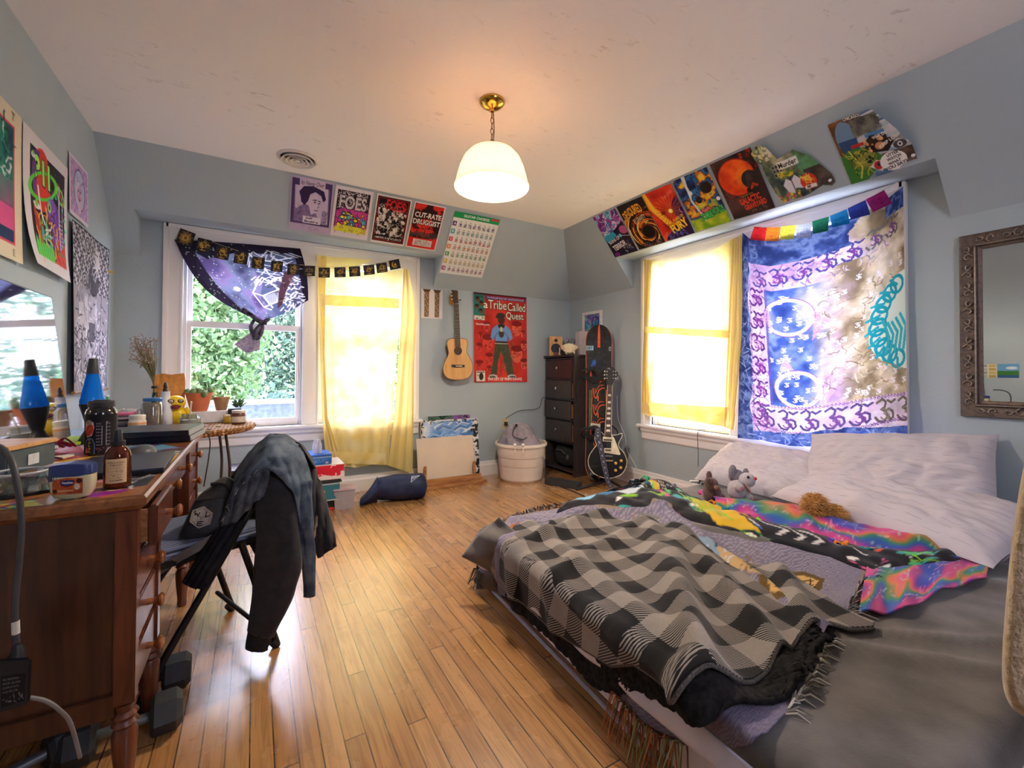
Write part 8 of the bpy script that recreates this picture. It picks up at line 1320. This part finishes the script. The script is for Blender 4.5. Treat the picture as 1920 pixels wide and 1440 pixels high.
MB(Mr).tube(bez([Vector((-.005, -.06, .12)), Vector((.01, -.068, .095)), Vector((.03, -.062, .07))], 5), .011, 8, flat=.5).build('pink_band', M('d8a098', .9), o); MB(Mr).ball((.055, -.068, .145), (.010, .006, .010)).build('red_eye', M('c8382c', .5), o); MB(Mr).ball((.01, -.07, .155), (.008, .005, .008)).build('dark_eye', BLK, o)
o, p = toy('plush_dog', 'shaggy golden tan plush toy half under the bright throw', (1556, 990)); g = random.Random(5); TN = M('b88646', 1, var=.3, scale=80); q = MB(rotM(p, -.3)); q.ball((0, 0, .05), (.085, .055, .055), 24, 14); q.ball((-.065, .02, .105), (.045, .04, .05), 18, 12); q.build('body', TN, o, smooth=180); h = MB(rotM(p, -.3))
for i in range(1500):
    a, b_ = g.uniform(0, 6.28), math.asin(g.uniform(-.3, 1)); cx_, rr = ((0, 0, .05), (.085, .055, .055)) if i % 5 < 3 else ((-.065, .02, .105), (.045, .04, .05)); d = Vector((cos(a)*cos(b_), sin(a)*cos(b_), sin(b_))); s = Vector(cx_)+Vector((d.x*rr[0], d.y*rr[1], d.z*rr[2]))*.96; h.tube([s, s+d*.014+Vector((g.gauss(0, .006), g.gauss(0, .006), -.002)), s+d*.022+Vector((g.gauss(0, .012), g.gauss(0, .012), -.008))], [.0018, .0013, .0004], 3, cap=False)
h.build('fur', M('cc9a58', 1, var=.35, scale=90), o, kind='stuff')
p = at(1326, 905, 'Z', BZ+.02); o = T('strap', 'black loop strap with a white end lying by the left pillow', 'strap', p); MB().tube(bez([p+Vector((-.06, .02, 0)), p+Vector((0, .05, .01)), p+Vector((.05, .0, .01)), p+Vector((.0, -.045, 0)), p+Vector((-.06, .0, 0))], 6), .009, 8, flat=.4).build('webbing', BLKR, o); MB().tube([p+Vector((-.11, .05, .01)), p+Vector((-.05, .03, .008))], .009, 10).build('white_end', M('d8d4d0', .5), o)
MB().tube(bez([at(1322, 806, 'X', XR-.05), at(1312, 806, 'X', XR-.076), at(1308, 815, 'X', XR-.078), at(1309, 845, 'X', XR-.076), at(1309, 874, 'X', XR-.075)], 5), .004, 8, flat=.6).build('cord', BLK, label='black ribbon cord hanging over the right window sill', cat='cord')
MB().tube(bez([at(1097, 930, 'Z', .02), at(1099, 926, 'Z', .02), at(1104, 932, 'Z', .012), at(1118, 936, 'Z', .012), at(1132, 933, 'Z', .02), at(1142, 929, 'Z', .05), at(1160, 929, 'Z', .08)], 5), .003, 6).build('cable', M('dcd8d4', .5), label='short white cable with a hooked end at the far bed corner', cat='cable')
# ================================================================ ornate wall mirror, cards it reflects, sherpa chair
PWT = M('6a5c52', .42, .55, var=.25, scale=60, bmp=.3, bscale=140); PWL = M('8f8176', .35, .6, var=.2, scale=60); my0, my1, mz0, mz1 = .13, .771, .824, 1.735; fw = .083
o = T('wall_mirror', 'rectangular wall mirror in a scrolled pewter frame right of the tapestry', 'mirror', (XR-.01, (my0+my1)/2, mz0))
def mf(y, z, d): return Vector((XR-d, y, z))
prof = [(0, .004), (.004, .026), (.012, .020), (.052, .014), (.056, .024), (.064, .024), (.068, .012), (fw, .006), (fw, .001)]; rings = [[mf(y, z, d) for y, z in ((my1-t, mz0+t), (my1-t, mz1-t), (my0+t, mz1-t), (my0+t, mz0+t))] for t, d in prof]; MB().loft(rings, cap=False).build('frame', PWT, o, smooth=30)
MB().add([mf(y, z, .008) for y, z in ((my1-fw, mz0+fw), (my1-fw, mz1-fw), (my0+fw, mz1-fw), (my0+fw, mz0+fw))], [(0, 1, 2, 3)]).build('glass', (lambda m: (m[4].inputs['Metallic'].__setattr__('default_value', 1), m[4].inputs['Roughness'].__setattr__('default_value', .01), m[4].inputs['Base Color'].__setattr__('default_value', (.86, .88, .87, 1)), m[0])[-1])(node_mat('mirror_glass')), o, smooth=0)
MB().add([mf(y, z, .0002) for y, z in ((my1, mz0), (my1, mz1), (my0, mz1), (my0, mz0))], [(0, 1, 2, 3)]).build('backing', M('3a3430', .8), o, smooth=0)
def scroll(cy, cz, s, flip, vert, b):
    P = []
    for k in range(26): t = k/25; a = t*5.2; r = .019*(1-t*.72); P.append((r*cos(a)*flip, -.021+r*sin(a)))
    P = P[::-1]+[(-.6*x, -z) for x, z in P]
    b.tube([mf(cy+(x if vert else z)*s, cz+(z if vert else x)*s, .022) for x, z in P], .0036, 5)
b = MB(); n = 9
for i in range(n): z = mz0+.05+(mz1-mz0-.1)*(i+.5)/n; scroll(my1-.033, z, 1.05, 1 if i % 2 else -1, True, b); scroll(my0+.033, z, 1.05, 1 if i % 2 else -1, True, b)
for i in range(6): y = my1-.05-(my1-my0-.1)*(i+.5)/6; scroll(y, mz1-.033, 1.05, 1 if i % 2 else -1, False, b); scroll(y, mz0+.033, 1.05, 1 if i % 2 else -1, False, b)
b.build('scrollwork', PWL, o, smooth=180); b = MB(); k = 60
for t, r in ((.060, .004),):
    for (ya, za, yb, zb) in ((my1-t, mz0+t, my1-t, mz1-t), (my1-t, mz1-t, my0+t, mz1-t), (my0+t, mz0+t, my1-t, mz0+t)): b.tube([mf(ya+(yb-ya)*i/k, za+(zb-za)*i/k, .025) for i in range(k+1)], [r*(1.25 if i % 2 else .75) for i in range(k+1)], 6)
b.build('rope_edge', PWL, o, smooth=180)
for i, (y0_, y1_, z0, z1, lb, bg, fn) in enumerate(((1.57, 1.69, 1.20, 1.40, 'floral calendar card on the left wall, seen in the mirror', 'd4cbc4', lambda c: (scrib(c, 12, 4, 4, 26, 26, 6, .8, ['b09a98'], 2), scrib(c, 14, 18, 18, 29, 38, 6, 1.4, ['7a9a5a', 'd08a6a'], 3))), (1.46, 1.60, 1.0, 1.15, 'yellowish card of eight small pictures on the left wall, seen in the mirror', 'd8d4b8', lambda c: [c.rect(2+(k % 2)*14, 2+k//2*10, 13+(k % 2)*14, 9+k//2*10, ['c8b060', '8a9a9c', 'b89a5a', 'a8b0b0'][k % 4]) for k in range(8)]), (1.30, 1.455, 1.0, 1.15, 'blue landscape postcard on the left wall, seen in the mirror', '6aa4d0', lambda c: (c.rect(0, 20, 30, 40, '3f7a3a'), c.rect(0, 32, 30, 40, '2f5a8c'), c.ell(10, 12, 8, 4, 'e0e8ee'))), (1.66, 1.74, 1.0, 1.15, 'narrow blue and green postcard nearest the screen, seen in the mirror', '6aa4d0', lambda c: (c.rect(0, 22, 30, 40, '3f7a3a'), c.ell(14, 10, 9, 4, 'e0e8ee'))))):
    c = CV(30, 40, 1.2, bg); fn(c); sheet('postcard', c, [(XL+.004, y0_, z1), (XL+.004, y1_, z1), (XL+.004, y1_, z0), (XL+.004, y0_, z0)], label=lb, cat='card', group='cards on the left wall')
SHP = cloth_mat('tan_sherpa', noisy('b09a7c', 'cdb898', 60), 1, bsc=130, bst=1.0, sheen=.4); tb = dp(1900, 1300, .72); o = T('sherpa_chair', 'tan sherpa chair back at the right picture edge', 'chair', (tb.x+.1, tb.y-.25, 0))
P2 = [(p_.x, p_.y) for p_ in bez([(*p_, 0) for p_ in ((1990, 640), (1950, 740), (1922, 860), (1906, 950), (1893, 1050), (1884, 1150), (1879, 1230), (1880, 1282), (1890, 1315), (1908, 1336), (1940, 1348), (2060, 1352), (2300, 1352))], 5)]+[(2400, 640)]; mx, my = 2140, 1000
rg = [[dp(mx+(x-mx)*k, my+(y-my)*k, d) for x, y in P2] for k, d in ((.97, .80), (.995, .775), (1.0, .75), (.995, .725), (.975, .705), (.93, .697), (.5, .692))]
MB().loft(rg).build('backrest', SHP, o, smooth=180); q = dp(2300, 1430, .90); MB().lathe([(.01, .34), (.20, .345), (.22, .37), (.22, .41), (.19, .43), (.01, .43)], 40, (q.x, q.y, 0)).build('seat', M('242224', .8), o); MB().lathe([(.02, .06), (.02, .34)], 16, (q.x, q.y, 0)).build('column', BLK, o)
for a in range(5): MB().tube([(q.x, q.y, .07), (q.x+.2*cos(a*1.257), q.y+.2*sin(a*1.257), .03)], [.022, .012], 8).build('base_leg', BLK, o)
MB().tube([(q.x, q.y, .4), tuple(dp(2200, 1200, .79))], .02, 8).build('back_support', BLK, o)
